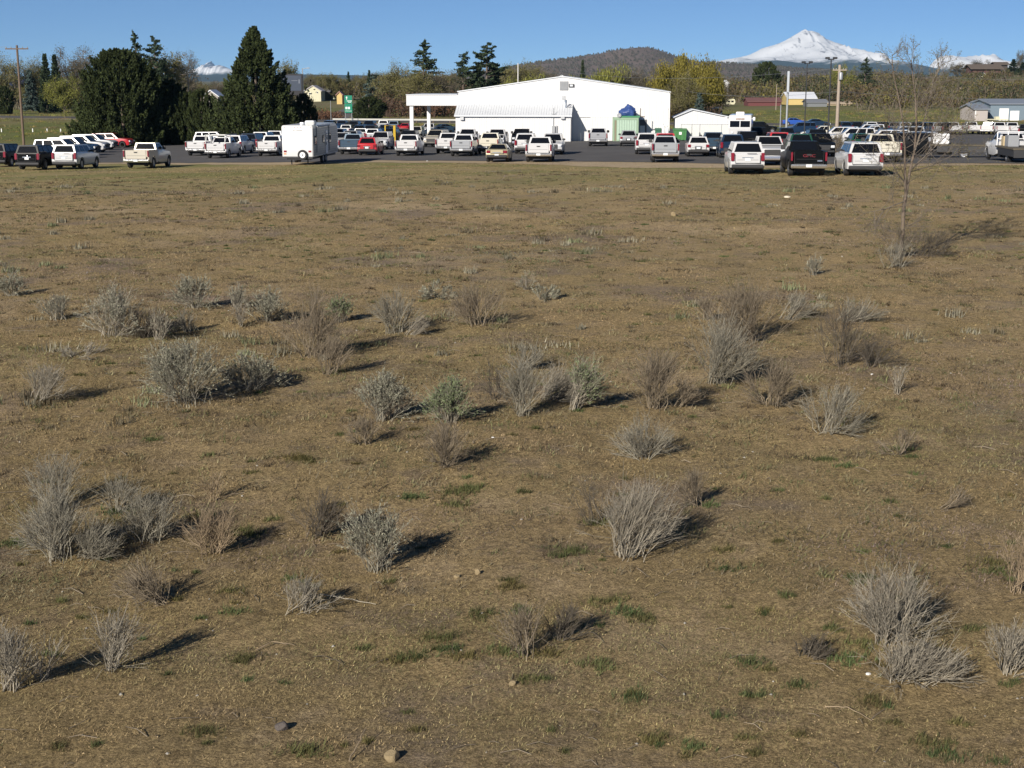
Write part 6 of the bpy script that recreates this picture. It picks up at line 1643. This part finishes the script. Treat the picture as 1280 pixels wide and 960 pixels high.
def shrub(u, v, wpx, hpx, style, label, lean=(0.0, 0.0), leaf=None, n=26, name='sagebrush', flat=0.0, fine=1.0, seed=None):
    p = ground_at(u, v); dist = (p - Vector((0, 0, CAM_Z))).length
    s_ = dist / F_PX
    w, h = wpx * s_ / 2, hpx * s_ * 1.06
    rs = np.random.RandomState(int(u * 13 + v * 7) % 99991 if seed is None else seed)
    rf = max(1.0, dist / 17) ** 0.6
    L = []; tips = []
    n = int(n * (1.3 if rf == 1.0 else 1.6) / rf ** 0.5); ncl = rs.randint(3, 7); cl = rs.rand(ncl) * 6.28; cr = rs.uniform(0.7, 1.12, ncl); ch = rs.uniform(0.72, 1.08, ncl)
    for i in range(n):
        ci = rs.randint(ncl); a = cl[ci] + rs.normal() * 0.38 if rs.rand() < 0.8 else rs.rand() * 6.28; q = rs.rand() ** 0.5 * cr[ci]
        tx, ty = w * q * math.cos(a), w * 0.9 * q * math.sin(a)
        tz = h * (math.sqrt(max(0.02, 1 - 0.90 * min(1, q * q)))) * (rs.uniform(0.55, 1.05) if rs.rand() < 0.8 else rs.uniform(0.25, 0.6)) * (1 - flat * rs.rand())
        tz *= ch[ci]
        if rs.rand() < 0.13: tz = h * rs.uniform(0.05, 0.38); tx *= 1.3; ty *= 1.2      # low sprawling stems
        T = np.array([tx + lean[0] * h, ty + lean[1] * h, max(0.04, tz)])
        b0 = np.array([rs.normal() * w * 0.17 + tx * 0.24, rs.normal() * w * 0.17 + ty * 0.24, -0.03])
        c = b0 + (T - b0) * 0.45 + np.array([0, 0, 0.10 * h * (1 - flat)]) + rs.normal(size=3) * 0.05 * h - np.array([(T[0] - b0[0]) * 0.12, (T[1] - b0[1]) * 0.12, 0])
        t = np.linspace(0, 1, 5)[:, None]
        B = (1 - t) ** 2 * b0 + 2 * t * (1 - t) * c + t * t * T + rs.normal(size=(5, 3)) * 0.02 * h
        B[0] = b0
        L.append((B, 0.0062 * rs.uniform(0.6, 1.3) * rf, 0.0022 * rf))
        for j in range(int(rs.randint(5, 9) * fine)):
            tt = rs.uniform(0.28, 0.9); k = min(int(tt * 4), 3); s0 = B[k] + (B[k + 1] - B[k]) * (tt * 4 - k)
            d = (T - b0); d = d / (np.linalg.norm(d) + 1e-6); d = d + rs.normal(size=3) * 0.36 + np.array([0, 0, 0.12]); d /= np.linalg.norm(d)
            ln = h * (1.02 - tt) * rs.uniform(0.55, 0.95) + 0.05
            m1 = s0 + d * ln * 0.5 + rs.normal(size=3) * 0.03 * ln; e = m1 + (d + np.array([0, 0, 0.12])) * ln * 0.5 + rs.normal(size=3) * 0.04 * ln
            L.append((np.array([s0, m1, e]), 0.0030 * rf, 0.0016 * rf)); tips.append((m1, e))
            for _ in range(3 if rf < 1.3 else 2):
                d2 = d + rs.normal(size=3) * 0.45; d2 /= np.linalg.norm(d2); l2 = ln * rs.uniform(0.25, 0.5)
                m2 = m1 + (e - m1) * rs.rand(); e2 = m2 + d2 * l2
                L.append((np.array([m2, (m2 + e2) / 2 + rs.normal(size=3) * 0.02 * l2, e2]), 0.0021 * rf, 0.0013 * rf)); tips.append((m2, e2))
    for l in L: l[0][:, 2] = np.maximum(l[0][:, 2], -0.03)
    V, Fq = tubes_np(L, 3)
    me = mesh_np(name, V, Fq, SHM[style])
    o = link(name, me, None, None, p); setp(o, label, 'shrub', 'shrubs scattered over the dry field')
    if leaf:
        key, amount = leaf
        Q = np.array([x[0] for x in tips]); E = np.array([x[1] for x in tips]); k = max(1, int(4 * amount))
        C = (Q[:, None] + (E - Q)[:, None] * rs.rand(len(E), k, 1) + rs.normal(size=(len(E), k, 3)) * 0.008).reshape(-1, 3)
        A = np.repeat(((E - Q) / (np.linalg.norm(E - Q, axis=1, keepdims=True) + 1e-6)), k, 0)
        if amount < 1: C = C[::2]; A = A[::2]
        V, Fq = leaves_np(C, 0.011 * rf * rs.uniform(0.6, 1.4, len(C)), rs, 2.6, A, 0.6)
        link('leaves', mesh_np('leaves', V, Fq, SLM[key], np.ones((len(V), 3))), None, o)
    return o

G1 = ('greygreen', 1.0); G2 = ('green', 1.0); G0 = ('greygreen', 0.5)
for a in (
    (75, 400, 42, 32, 'sage', 'small grey sagebrush, outermost on the left of the upper band of shrubs', (0, 0), G0, 18),
    (140, 420, 70, 60, 'pale', 'tall pale grey sagebrush in the upper left band of shrubs', (0, 0), G1, 30),
    (182, 422, 50, 42, 'dark', 'dark dry shrub pressed against the tall pale sagebrush', (0.1, 0), None, 22),
    (198, 425, 26, 36, 'pale', 'thin pale shrub between the dark dry shrub and a tiny one', (0, 0), G0, 10),
    (235, 415, 25, 28, 'sage', 'tiny grey sagebrush casting a dark shadow, upper left', (0, 0), None, 10),
    (246, 385, 46, 40, 'sage', 'grey green sagebrush standing behind the upper left band', (0.05, 0), G1, 24),
    (293, 385, 28, 28, 'sage', 'small grey sagebrush left of the round grey one', (0, 0), G0, 12),
    (301, 408, 22, 30, 'pale', 'slim pale shrub just below a small grey sagebrush', (0, 0), None, 9),
    (334, 401, 36, 40, 'sage', 'round grey sagebrush left of the wide brown shrub', (0, 0), G1, 22),
    (390, 445, 78, 75, 'brown', 'wide brown dry shrub in the upper left, with grey green one behind', (0, 0), None, 32),
    (412, 468, 40, 50, 'brown', 'brown dry shrub at the front edge of the wide brown one', (0.1, 0), None, 16),
    (425, 402, 40, 32, 'sage', 'grey green sagebrush behind the wide brown shrub', (0, 0), G2, 16),
    (492, 416, 54, 56, 'sage', 'grey shrub with upright left half, between the brown ones', (-0.05, 0), None, 24),
    (515, 418, 46, 26, 'pale', 'low grey shrub blown flat to the right of the upright grey one', (0.9, 0.1), None, 16),
    (601, 406, 70, 58, 'brown', 'brown fan shaped shrub, upper middle of the field', (0.02, 0), None, 30),
    (545, 372, 52, 20, 'sage', 'low grey green patch of sage behind the brown fan shaped shrub', (0, 0), G1, 14),
    (680, 374, 40, 18, 'sage', 'low grey green patch of sage right of the brown fan shaped shrub', (0, 0), G1, 12),
    (658, 362, 26, 22, 'pale', 'pale wisp of sage behind the brown fan shaped shrub', (0, 0), G0, 9),
    (52, 500, 60, 46, 'pale', 'dead pale shrub leaning over at the left side, mid field', (0.3, 0), None, 18),
    (100, 445, 90, 18, 'pale', 'low flattened grey shrub in a strip below the upper left band', (0.5, 0), None, 16),
    (235, 502, 90, 78, 'sage', 'largest grey sagebrush of the left middle field', (0, 0), G1, 36),
    (313, 488, 64, 44, 'sage', 'grey sagebrush just right of the largest left one', (0.05, 0), G1, 26),
    (476, 526, 62, 58, 'sage', 'grey green sagebrush left of the small fresh green one', (0, 0), G1, 28),
    (458, 556, 42, 36, 'brown', 'thin brown twiggy shrub in front of the grey green sagebrush', (0, 0), None, 12),
    (564, 528, 44, 52, 'sage', 'fresh green sagebrush in the middle of the field', (-0.05, 0), ('green', 1.4), 22),
    (556, 582, 52, 56, 'brown', 'pinkish brown dry shrub in front of the fresh green sagebrush', (0, 0), None, 20),
    (618, 498, 54, 46, 'dark', 'bare dark branching shrub left of the flattened grey ones', (-0.2, 0), None, 7),
    (652, 520, 34, 72, 'sage', 'upright grey shrub between the dark bare one and the flattened one', (0, 0), None, 18),
    (680, 500, 70, 50, 'pale', 'grey shrub blown flat towards the green white one', (0.6, 0.1), None, 30),
    (716, 512, 34, 66, 'pale', 'pale green white shrub leaning right in the middle of the field', (0.28, 0), G2, 20),
    (655, 462, 50, 32, 'sage', 'low grey shrub behind the upright grey one, mid field', (0.2, 0), None, 16),
    (818, 510, 72, 74, 'brown', 'tall brown shrub with upright stems, right of the green white one', (0, 0), None, 24),
    (848, 508, 44, 34, 'brown', 'low brown bush touching the tall brown upright shrub', (0.1, 0), None, 16),
    (808, 573, 58, 52, 'sage', 'small grey brown shrub below the tall brown upright one', (0, 0), None, 20),
    (896, 478, 76, 78, 'sage', 'dense grey shrub at the front of the big right clump', (0.08, 0), None, 40),
    (935, 425, 96, 78, 'brown', 'wide brown shrub at the back of the big right clump', (0.05, 0), None, 42),
    (985, 400, 50, 44, 'sage', 'grey shrub leaning right behind the big right clump', (0.5, 0), None, 18),
    (885, 400, 40, 28, 'brown', 'low brown shrub at the left back of the big right clump', (0, 0), None, 14),
    (1060, 402, 62, 34, 'sage', 'grey shrub blown to the right above the dark dead one', (0.6, 0.1), None, 22),
    (1045, 456, 56, 84, 'dark', 'dark dead shrub with bare crooked branches, right side of the field', (-0.05, 0), None, 14),
    (1090, 458, 66, 32, 'dark', 'low dark dead brush lying beside the crooked dead shrub', (0.3, 0), None, 18),
    (964, 506, 56, 56, 'brown', 'brown dry shrub below the big right clump', (0, 0), None, 22),
    (1034, 541, 78, 62, 'sage', 'grey spreading dead shrub right of the brown dry one', (0.05, 0), None, 20),
    (872, 632, 44, 46, 'brown', 'thin brown shrub above and right of the large fan shaped one', (-0.1, 0), None, 12),
    (782, 697, 96, 92, 'pale', 'large grey brown fan shaped shrub, lower middle of the field', (0.16, 0), None, 42),
    (742, 655, 36, 60, 'dark', 'sparse dark twigs behind the large fan shaped shrub', (-0.1, 0), None, 6),
    (700, 800, 40, 44, 'dark', 'dark tangled right half of a low dead shrub near the bottom', (0.2, 0), None, 12),
    (657, 822, 70, 66, 'brown', 'brown spindly shrub with a dark foot near the bottom middle', (-0.15, 0), None, 12),
    (470, 714, 56, 76, 'sage', 'upright grey shrub with long dark shadow, lower left of middle', (-0.05, 0), G1, 26),
    (395, 668, 64, 52, 'dark', 'dark brushy tangle left of the upright grey shrub', (0.1, 0), None, 18),
    (75, 700, 90, 80, 'sage', 'big grey sagebrush at the lower left', (-0.1, 0), None, 34),
    (112, 695, 70, 46, 'sage', 'grey shrub swept right beside the big lower left sagebrush', (0.5, 0), None, 28),
    (70, 640, 60, 70, 'sage', 'tall sparse grey shrub behind the big lower left sagebrush', (0.05, 0), None, 14),
    (150, 640, 36, 44, 'sage', 'small grey shrub with a green patch at its foot, lower left', (0, 0), None, 12),
    (190, 676, 66, 58, 'sage', 'grey shrub right of the lower left clump', (0.1, 0), None, 24),
    (268, 692, 56, 56, 'tan', 'light tan twiggy shrub, lower left', (-0.05, 0), None, 22),
    (265, 626, 30, 38, 'tan', 'thin tan wisp above the light tan twiggy shrub', (0, 0), None, 8),
    (205, 752, 70, 52, 'brown', 'brown shrub swept to the left below the lower left clump', (-0.7, 0), None, 22),
    (375, 766, 80, 40, 'pale', 'pale dead shrub lying on its side, lower left of middle', (0.3, 0), None, 14),
    (140, 838, 52, 72, 'pale', 'upright pale shrub with a long dark shadow near the bottom left', (0.1, 0), None, 16),
    (12, 862, 64, 72, 'pale', 'pale shrub cut by the left frame edge near the bottom', (-0.05, 0), None, 18),
    (58, 848, 36, 50, 'pale', 'sparse pale stems between two pale shrubs, bottom left', (0.1, 0), None, 6),
    (1112, 802, 86, 92, 'pale', 'upright pale fan shaped dead shrub, lower right', (0.05, 0), None, 32),
    (1135, 850, 110, 64, 'pale', 'pale dead shrub lying to the right below the upright pale fan', (0.5, 0), None, 40),
    (1268, 742, 70, 76, 'tan', 'tan sparse shrub with green foot at the right frame edge', (-0.05, 0), None, 14),
    (1256, 842, 70, 56, 'pale', 'grey dead shrub at the right frame edge beside the lying pale one', (0.05, 0), None, 18),
    (1012, 820, 46, 22, 'dark', 'little dark grey shrub lying left of the lower right dead ones', (0.4, 0), None, 14),
    (1176, 636, 30, 36, 'brown', 'small reddish brown shrub bending right, right side of the field', (0.6, 0), None, 7),
    (1124, 568, 34, 34, 'brown', 'small dry shrub over a green patch, right side of the field', (0, 0), None, 9),
    (1121, 492, 22, 38, 'pale', 'thin pale wisp right of the low dark dead brush', (0, 0), None, 7),
    (12, 370, 34, 26, 'sage', 'small grey green sagebrush by the left frame edge', (0.1, 0), G1, 14),
    (1018, 344, 26, 22, 'sage', 'small grey shrub far back, left of the sapling', (0, 0), G0, 10),
    (1152, 320, 80, 36, 'dark', 'dark dense bush at the foot of the sapling', (0.1, 0), None, 26),
    (1118, 334, 62, 32, 'sage', 'dull brush around the foot of the sapling', (0, 0), None, 16),
    (1045, 191, 22, 26, 'brown', 'brown bush at the asphalt edge behind the black lettered pickup', (0, 0), G0, 20)):
    u, v, w, h, st, lab, lean, lf, n = a
    dead = st in ('dark', 'tan', 'brown') or abs(lean[0]) > 0.4
    shrub(u, v, w, h, st, lab, lean, lf, n, 'dry_shrub' if dead else 'sagebrush', flat=0.55 if abs(lean[0]) > 0.4 else 0.0, fine=0.8 if n < 10 else 1.25)

# ================================================================ GROUND COVER
def blades(P, hgt, wid, rs, lean=0.5, per=5, spread=0.03):
    n = len(P); m_ = n * per
    B = np.repeat(P, per, 0) + np.c_[rs.normal(size=(m_, 2)) * np.repeat(spread, per)[:, None] if np.ndim(spread) else rs.normal(size=(m_, 2)) * spread, np.zeros(m_)]
    H = np.repeat(hgt, per) * rs.uniform(0.5, 1.2, m_); W = np.repeat(wid, per)
    a = rs.rand(m_) * 2 * math.pi; dx, dy = np.cos(a), np.sin(a)
    l = rs.rand(m_) * lean
    tip = B + np.c_[np.cos(a + 1.3) * H * l, np.sin(a + 1.3) * H * l, H]
    V = np.stack([B - np.c_[dx, dy, np.zeros(m_)] * W[:, None] / 2, B + np.c_[dx, dy, np.zeros(m_)] * W[:, None] / 2, tip], 1).reshape(-1, 3)
    V[:, 2] -= np.tile([0.008, 0.008, 0], m_)
    return V, np.arange(3 * m_).reshape(m_, 3)

def scatter(n, y0, y1, rs, power=1.0, margin=0.40):
    y = y0 * (y1 / y0) ** (rs.rand(n) ** power)
    x = (rs.rand(n) * 2 - 1) * (y * margin + 1.5)
    return x, y
rs = np.random.RandomState(17)
x, y = scatter(200000, 9.0, 112.0, rs)
patch = 0.8 * vnoise(x / 1.7, y / 1.7, 71) + 0.8 * vnoise(x / 0.45, y / 0.45, 72) + 0.7 * vnoise(x / 4.5, y / 4.5, 76) + 0.4 * vnoise(x / 0.18, y / 0.18, 77)
big = vnoise(x / 8, y / 7, 78) + 0.5 * vnoise(x / 3, y / 3, 79)
keep = rs.rand(len(x)) < np.clip(0.60 + 1.5 * patch + 1.3 * big, 0.03, 1)
x, y, patch, big = x[keep], y[keep], patch[keep], big[keep]
P = np.c_[x, y, ground_z(x, y)]
V, Fq = blades(P, rs.uniform(0.008, 0.024, len(P)) * (1 + y / 80), 0.0028 + 0.0004 * y, rs, 3.2, 5, 0.035 + 0.0025 * y)
hue = vnoise(x / 5, y / 4, 74) + 0.6 * vnoise(x / 1.3, y / 1.3, 80); gr = vnoise(x / 2.5, y / 2.5, 75) + 0.7 * vnoise(x / 9, y / 7, 81)
T = np.stack([1 + 0.45 * hue - 0.5 * np.clip(gr, 0, 1), 1 + 0.40 * hue - 0.12 * np.clip(gr, 0, 1), 1 + 0.75 * np.abs(hue) - 0.35 * gr], 1) * np.where(rs.rand(len(P), 1) < 0.42, rs.uniform(0.25, 0.5, (len(P), 1)), rs.uniform(0.6, 1.3, (len(P), 1)))
grassm = mat('dry_grass_blades', (0.34, 0.255, 0.122), 0.95, island=0.35, tint=True, spec=0.1)
setp(link('dry_grass', mesh_np('dry_grass', V, Fq, grassm, np.repeat(T, 15, 0))), kind='stuff')
# moss-grey litter and low weeds far out
x, y = scatter(6500, 14, 90, rs, 0.7)
P = np.c_[x, y, ground_z(x, y)]
V, Fq = blades(P, rs.uniform(0.02, 0.085, len(P)) * rs.rand(len(P)) ** 0.5 + 0.012, 0.005 + 0.0006 * y, rs, 2.4, 26, rs.uniform(0.05, 0.22, len(P)))
T = np.array([(0.8, 0.8, 0.8), (0.7, 0.85, 0.6), (0.5, 0.45, 0.45), (1.1, 1.15, 1.0)])[rs.randint(0, 4, len(P))] * rs.uniform(0.7, 1.2, (len(P), 1))
setp(link('low_weeds', mesh_np('low_weeds', V, Fq, mat('weed_stems', (0.185, 0.155, 0.10), 0.95, island=0.35, tint=True, spec=0.1), np.repeat(T, 26 * 3, 0))), kind='stuff')
# rank weeds on the verges and the pasture beyond the lot
n = 5200
y = rs.uniform(150, 420, n); x = rs.uniform(-0.48, 0.48, n) * y
fe = np.array(far_edge); ok = (np.interp(x, fe[:, 0], fe[:, 1], left=0, right=0) + 1.5 < y) & (np.abs(y - hwy_y(x)) > 8.5)
side = 640 + F_PX * x / y
ok &= (side < 120) | (side > 380)
x, y = x[ok], y[ok]; P = np.c_[x, y, ground_z(x, y)]
hh_ = rs.uniform(0.12, 0.55, len(P)) * rs.rand(len(P))
V, Fq = blades(P, hh_ + 0.05, np.full(len(P), 0.10), rs, 1.0, 40, rs.uniform(0.3, 1.3, len(P)))
T = np.array([(1, 1, 1), (0.8, 1.0, 0.6), (0.6, 0.6, 0.55), (1.35, 1.15, 0.9), (1.0, 1.25, 0.55)])[rs.randint(0, 5, len(P))] * rs.uniform(0.7, 1.2, (len(P), 1))
setp(link('verge_weeds', mesh_np('verge_weeds', V, Fq, mat('verge_weed_stems', (0.19, 0.165, 0.085), 0.95, island=0.3, tint=True, spec=0.1), np.repeat(T, 120, 0))), kind='stuff')
# sprigs of young sage
x, y = scatter(420, 20, 80, rs, 0.7)
cl_ = vnoise(x / 9, y / 6, 91) > -0.05; x, y = x[cl_], y[cl_]
P = np.c_[x, y, ground_z(x, y)]
V, Fq = blades(P, rs.uniform(0.07, 0.24, len(P)), 0.008 + 0.0006 * y, rs, 0.9, 44, rs.uniform(0.06, 0.2, len(P)))
T = np.array([(1, 1, 1), (0.7, 0.65, 0.6), (0.85, 1.0, 0.75), (1.15, 1.15, 1.15)])[rs.randint(0, 4, len(P))] * rs.uniform(0.7, 1.15, (len(P), 1))
setp(link('sage_undergrowth', mesh_np('sage_undergrowth', V, Fq, mat('sage_sprigs', (0.20, 0.185, 0.135), 0.95, island=0.35, tint=True, spec=0.1), np.repeat(T, 44 * 3, 0))), kind='stuff')
# green grass tufts
spots = [(190, 550, 1), (370, 572, 1.4), (386, 576, 1.6), (575, 616, 1.8), (590, 610, 1.5), (570, 632, 1.2), (514, 622, 1.3), (720, 690, 1.5), (700, 695, 0.9), (910, 688, 1.1), (909, 712, 0.9), (757, 752, 1.6), (785, 768, 1.5), (800, 775, 1.2), (553, 798, 1.6), (559, 812, 1.2), (630, 815, 1.5), (578, 822, 1.1), (500, 825, 1.2), (515, 822, 1.2),
         (1031, 575, 1.4), (1057, 583, 1), (1125, 562, 1.3), (937, 829, 1.3), (1075, 722, 1), (1060, 826, 1.6), (1076, 806, 1.3), (290, 766, 1.1), (290, 740, 1.1), (295, 664, 1.6), (310, 668, 1.5), (305, 826, 1.3), (340, 650, 0.8), (745, 833, 1.4), (745, 655, 1.2), (790, 872, 1.2), (685, 818, 1.2), (640, 735, 1), (600, 770, 1.3), (150, 640, 1.6), (148, 652, 1.4), (16, 680, 1.4), (885, 632, 1.2), (1242, 705, 1.8), (1250, 715, 1.3), (1000, 858, 0.9), (1092, 878, 1.1), (940, 870, 0.9), (1185, 945, 1.3), (1160, 930, 1.2), (380, 940, 1.5), (865, 935, 1.0), (250, 915, 1.1), (985, 745, 0.8), (660, 850, 1), (820, 925, 1)]
rg = random.Random(8)
for k in range(170):
    spots.append((rg.uniform(-60, 1340), rg.uniform(300, 955), rg.uniform(0.25, 0.7)))
for k in range(120): spots.append((rg.uniform(-30, 1310), rg.uniform(222, 330), rg.uniform(0.3, 0.8)))
Vs, Fs, Ts, off = [], [], [], 0
for u, v, s_ in spots:
    q = ground_at(u, v); k = int(46 * s_)
    rad = 0.05 * s_ * (1 + q.y / 90)
    xx = q.x + rs.normal(size=k) * rad * 1.3; yy = q.y + rs.normal(size=k) * rad * 0.9
    V, Fq = blades(np.c_[xx, yy, ground_z(xx, yy)], rs.uniform(0.025, 0.07, k) * (0.75 + 0.3 * s_), np.full(k, 0.004 + 0.0004 * q.y), rs, 1.5, 4, 0.014)
    Vs.append(V); Fs.append(Fq + off); off += len(V); Ts.append(np.tile(np.array([[1, 1, 1]]) * rg.uniform(0.7, 1.3), (len(V), 1)) * np.array([rg.uniform(0.85, 1.5), 1, 1]))
setp(link('green_grass', mesh_np('green_grass', np.concatenate(Vs), np.concatenate(Fs), mat('green_grass_blades', (0.085, 0.102, 0.04), 0.85, island=0.35, tint=True, spec=0.15), np.concatenate(Ts))), kind='stuff')
# crumbs of soil and pebbles
def pebbles(name, n, y0, y1, smin, smax, m, seed, tintv):
    rs = np.random.RandomState(seed); x, y = scatter(n, y0, y1, rs)
    base = np.array([[1, 0, 0], [-1, 0, 0], [0, 1, 0], [0, -1, 0], [0, 0, 1], [0, 0, -1]], float)
    fc = np.array([[0, 2, 4], [2, 1, 4], [1, 3, 4], [3, 0, 4], [2, 0, 5], [1, 2, 5], [3, 1, 5], [0, 3, 5]])
    s_ = (smin + (smax - smin) * rs.rand(n) ** 3) * (1 + y / 50)
    V = base[None] * s_[:, None, None] * rs.uniform(0.6, 1.3, (n, 6, 1)) * np.array([1, 1, 0.7])
    a = rs.rand(n) * 6.28; c, s2 = np.cos(a)[:, None], np.sin(a)[:, None]
    V = np.stack([V[..., 0] * c - V[..., 1] * s2, V[..., 0] * s2 + V[..., 1] * c, V[..., 2]], -1)
    V += np.stack([x, y, ground_z(x, y) + s_ * 0.1], -1)[:, None]
    Fq = (fc[None] + (np.arange(n) * 6)[:, None, None]).reshape(-1, 3)
    t = np.repeat(rs.uniform(1 - tintv, 1 + tintv, (n, 1)), 6, 0) * np.ones((1, 3))
    setp(link(name, mesh_np(name, V.reshape(-1, 3), Fq, m, t)), kind='stuff')
pebbles('dirt_crumbs', 42000, 9, 40, 0.003, 0.011, mat('soil_crumbs', (0.24, 0.18, 0.10), 0.95, island=0.3, tint=True, spec=0.1), 3, 0.6)
pebbles('gravel', 450, 9, 70, 0.005, 0.02, mat('pale_pebbles', (0.32, 0.30, 0.26), 0.9, tint=True, spec=0.2), 4, 0.3)

rs = np.random.RandomState(29); n = 600
x, y = scatter(n, 9, 60, rs, 0.9); a = rs.rand(n) * 6.28; ln = rs.uniform(0.02, 0.13, n) * (1 + y / 60); tw = []
for i in range(n):
    q = np.array([[x[i] + ln[i] * k * math.cos(a[i]) + rs.normal() * 0.1 * ln[i], y[i] + ln[i] * k * math.sin(a[i]) + rs.normal() * 0.1 * ln[i], 0] for k in (-1, 0, 1)])
    q[:, 2] = ground_z(q[:, 0], q[:, 1]) + np.array([0.006, 0.012 + 0.03 * rs.rand(), 0.008]); tw.append((q, 0.0018 + 0.00022 * y[i], 0.001 + 0.00012 * y[i]))
Vt, Ft = tubes_np(tw, 3)
setp(link('dead_twig_litter', mesh_np('dead_twig_litter', Vt, Ft, mat('twig_litter', (0.22, 0.18, 0.13), 0.95, island=0.45))), kind='stuff')

def rock(u, v, wpx, hpx, m, label, seed, name='rock', cat='rock'):
    p = ground_at(u, v); s_ = (p - Vector((0, 0, CAM_Z))).length / F_PX
    bm = bmesh.new(); bmesh.ops.create_icosphere(bm, subdivisions=3, radius=1.0); rs = np.random.RandomState(seed)
    K = rs.normal(size=(7, 3)); K /= np.linalg.norm(K, axis=1, keepdims=True)
    for vv in bm.verts:
        c = np.array(vv.co)
        for k_ in K:                       # flat broken faces
            d = c @ k_ - 0.72
            if d > 0: c = c - k_ * d
        vv.co = Vector((c[0] * wpx * s_ / 2 * 1.2, c[1] * wpx * s_ / 2, c[2] * hpx * s_ * 0.62 + hpx * s_ * 0.3))
    me = bpy.data.meshes.new(name); bm.to_mesh(me); bm.free(); me.materials.append(m)
    setp(link(name, me, None, None, p), label, cat)
RT = mat('tan_stone', (0.26, 0.20, 0.11), 0.9, vary=0.25, vscale=12, bump=0.5, bscale=60); RG = mat('dark_stone', (0.10, 0.085, 0.075), 0.9, vary=0.25, vscale=12, bump=0.5, bscale=60); RP = mat('pale_stone', (0.62, 0.55, 0.42), 0.9, vary=0.15, vscale=12)
rock(490, 950, 17, 14, RT, 'tan angular rock near the bottom edge of the field', 1)
rock(352, 912, 14, 12, RG, 'dark small rock on the ground near the bottom edge', 2)
rock(597, 718, 7, 8, RT, 'pale upright stone in the lower middle of the field', 3)
rock(571, 722, 7, 5, RT, 'tiny tan stone left of the pale upright stone', 4)
rock(842, 270, 6, 7, RT, 'pale stone far out in the field left of the sapling', 5)
rock(984, 247, 7, 2.5, RP, 'flat pale stone far out in front of the white SUV', 6)
rock(641, 856, 9, 6, RT, 'tan stone just below the brown spindly shrub', 7)
LIT = mat('white_litter', (0.75, 0.74, 0.70), 0.7)
for u, v, w, lab in ((1085, 843, 8, 'scrap of white litter under the pale dead shrub, lower right'), (616, 547, 4, 'white speck of litter in the middle of the field'), (1090, 468, 4, 'white speck of litter beside the low dark dead brush'), (534, 201.5, 3, 'white speck of litter at the asphalt edge')):
    rock(u, v, w * 0.8, w * 0.3, LIT, lab, int(u), 'paper_scrap', 'litter')

def twig_on_ground(pts, r, m, label):
    P = [ground_at(u, v) + Vector((0, 0, 0.015 + up)) for u, v, up in pts]
    o = P[0].copy(); rj = random.Random(int(pts[0][0]))
    q = [w - o for w in P]; fine = []
    for a, c in zip(q[:-1], q[1:]):
        for k in range(4): fine.append(a.lerp(c, k / 4) + Vector((rj.uniform(-1, 1), rj.uniform(-1, 1), rj.uniform(0, 1))) * 0.008)
    fine.append(q[-1])
    ob = MB().tube(fine, r, r * 0.5, 6).build('fallen_stalk', m, None, smooth=60, loc=o); setp(ob, label, 'stalk')
twig_on_ground([(0, 640, 0.02), (25, 628, 0.05), (45, 620, 0.08), (58, 617, 0.04), (72, 622, 0)], 0.006, SHM['tan'], 'long yellow stalk arching on the ground at the left frame edge')
twig_on_ground([(320, 815, 0), (340, 808, 0.03), (368, 808, 0)], 0.006, SHM['tan'], 'short tan stalk lying right of the bottom left shadow')
twig_on_ground([(1030, 886, 0), (1060, 889, 0.02), (1090, 903, 0)], 0.005, SHM['tan'], 'tan stalk lying near the bottom right')
twig_on_ground([(400, 748, 0.03), (440, 754, 0.02), (470, 757, 0)], 0.007, SHM['pale'], 'pale stick lying right of the dead shrub on its side')
twig_on_ground([(437, 953, 0.0), (447, 940, 0.05), (458, 926, 0.1)], 0.006, SHM['tan'], 'tan stalk sticking up beside the tan rock')

# ================================================================ THE AIR
hz = MB().box(-16000, 16000, -60, 18500, -130, 1700).build('haze', None, None)
setp(hz, kind='stuff')
hm = bpy.data.materials.new('haze_air'); hm.use_nodes = True
nt = hm.node_tree; nt.nodes.remove(nt.nodes['Principled BSDF'])
pv = nt.nodes.new('ShaderNodeVolumePrincipled'); pv.inputs['Color'].default_value = (0.40, 0.70, 1.0, 1); pv.inputs['Density'].default_value = 2.8e-5; pv.inputs['Anisotropy'].default_value = 0.0
nt.links.new(pv.outputs['Volume'], nt.nodes['Material Output'].inputs['Volume'])
hz.data.materials.append(hm)
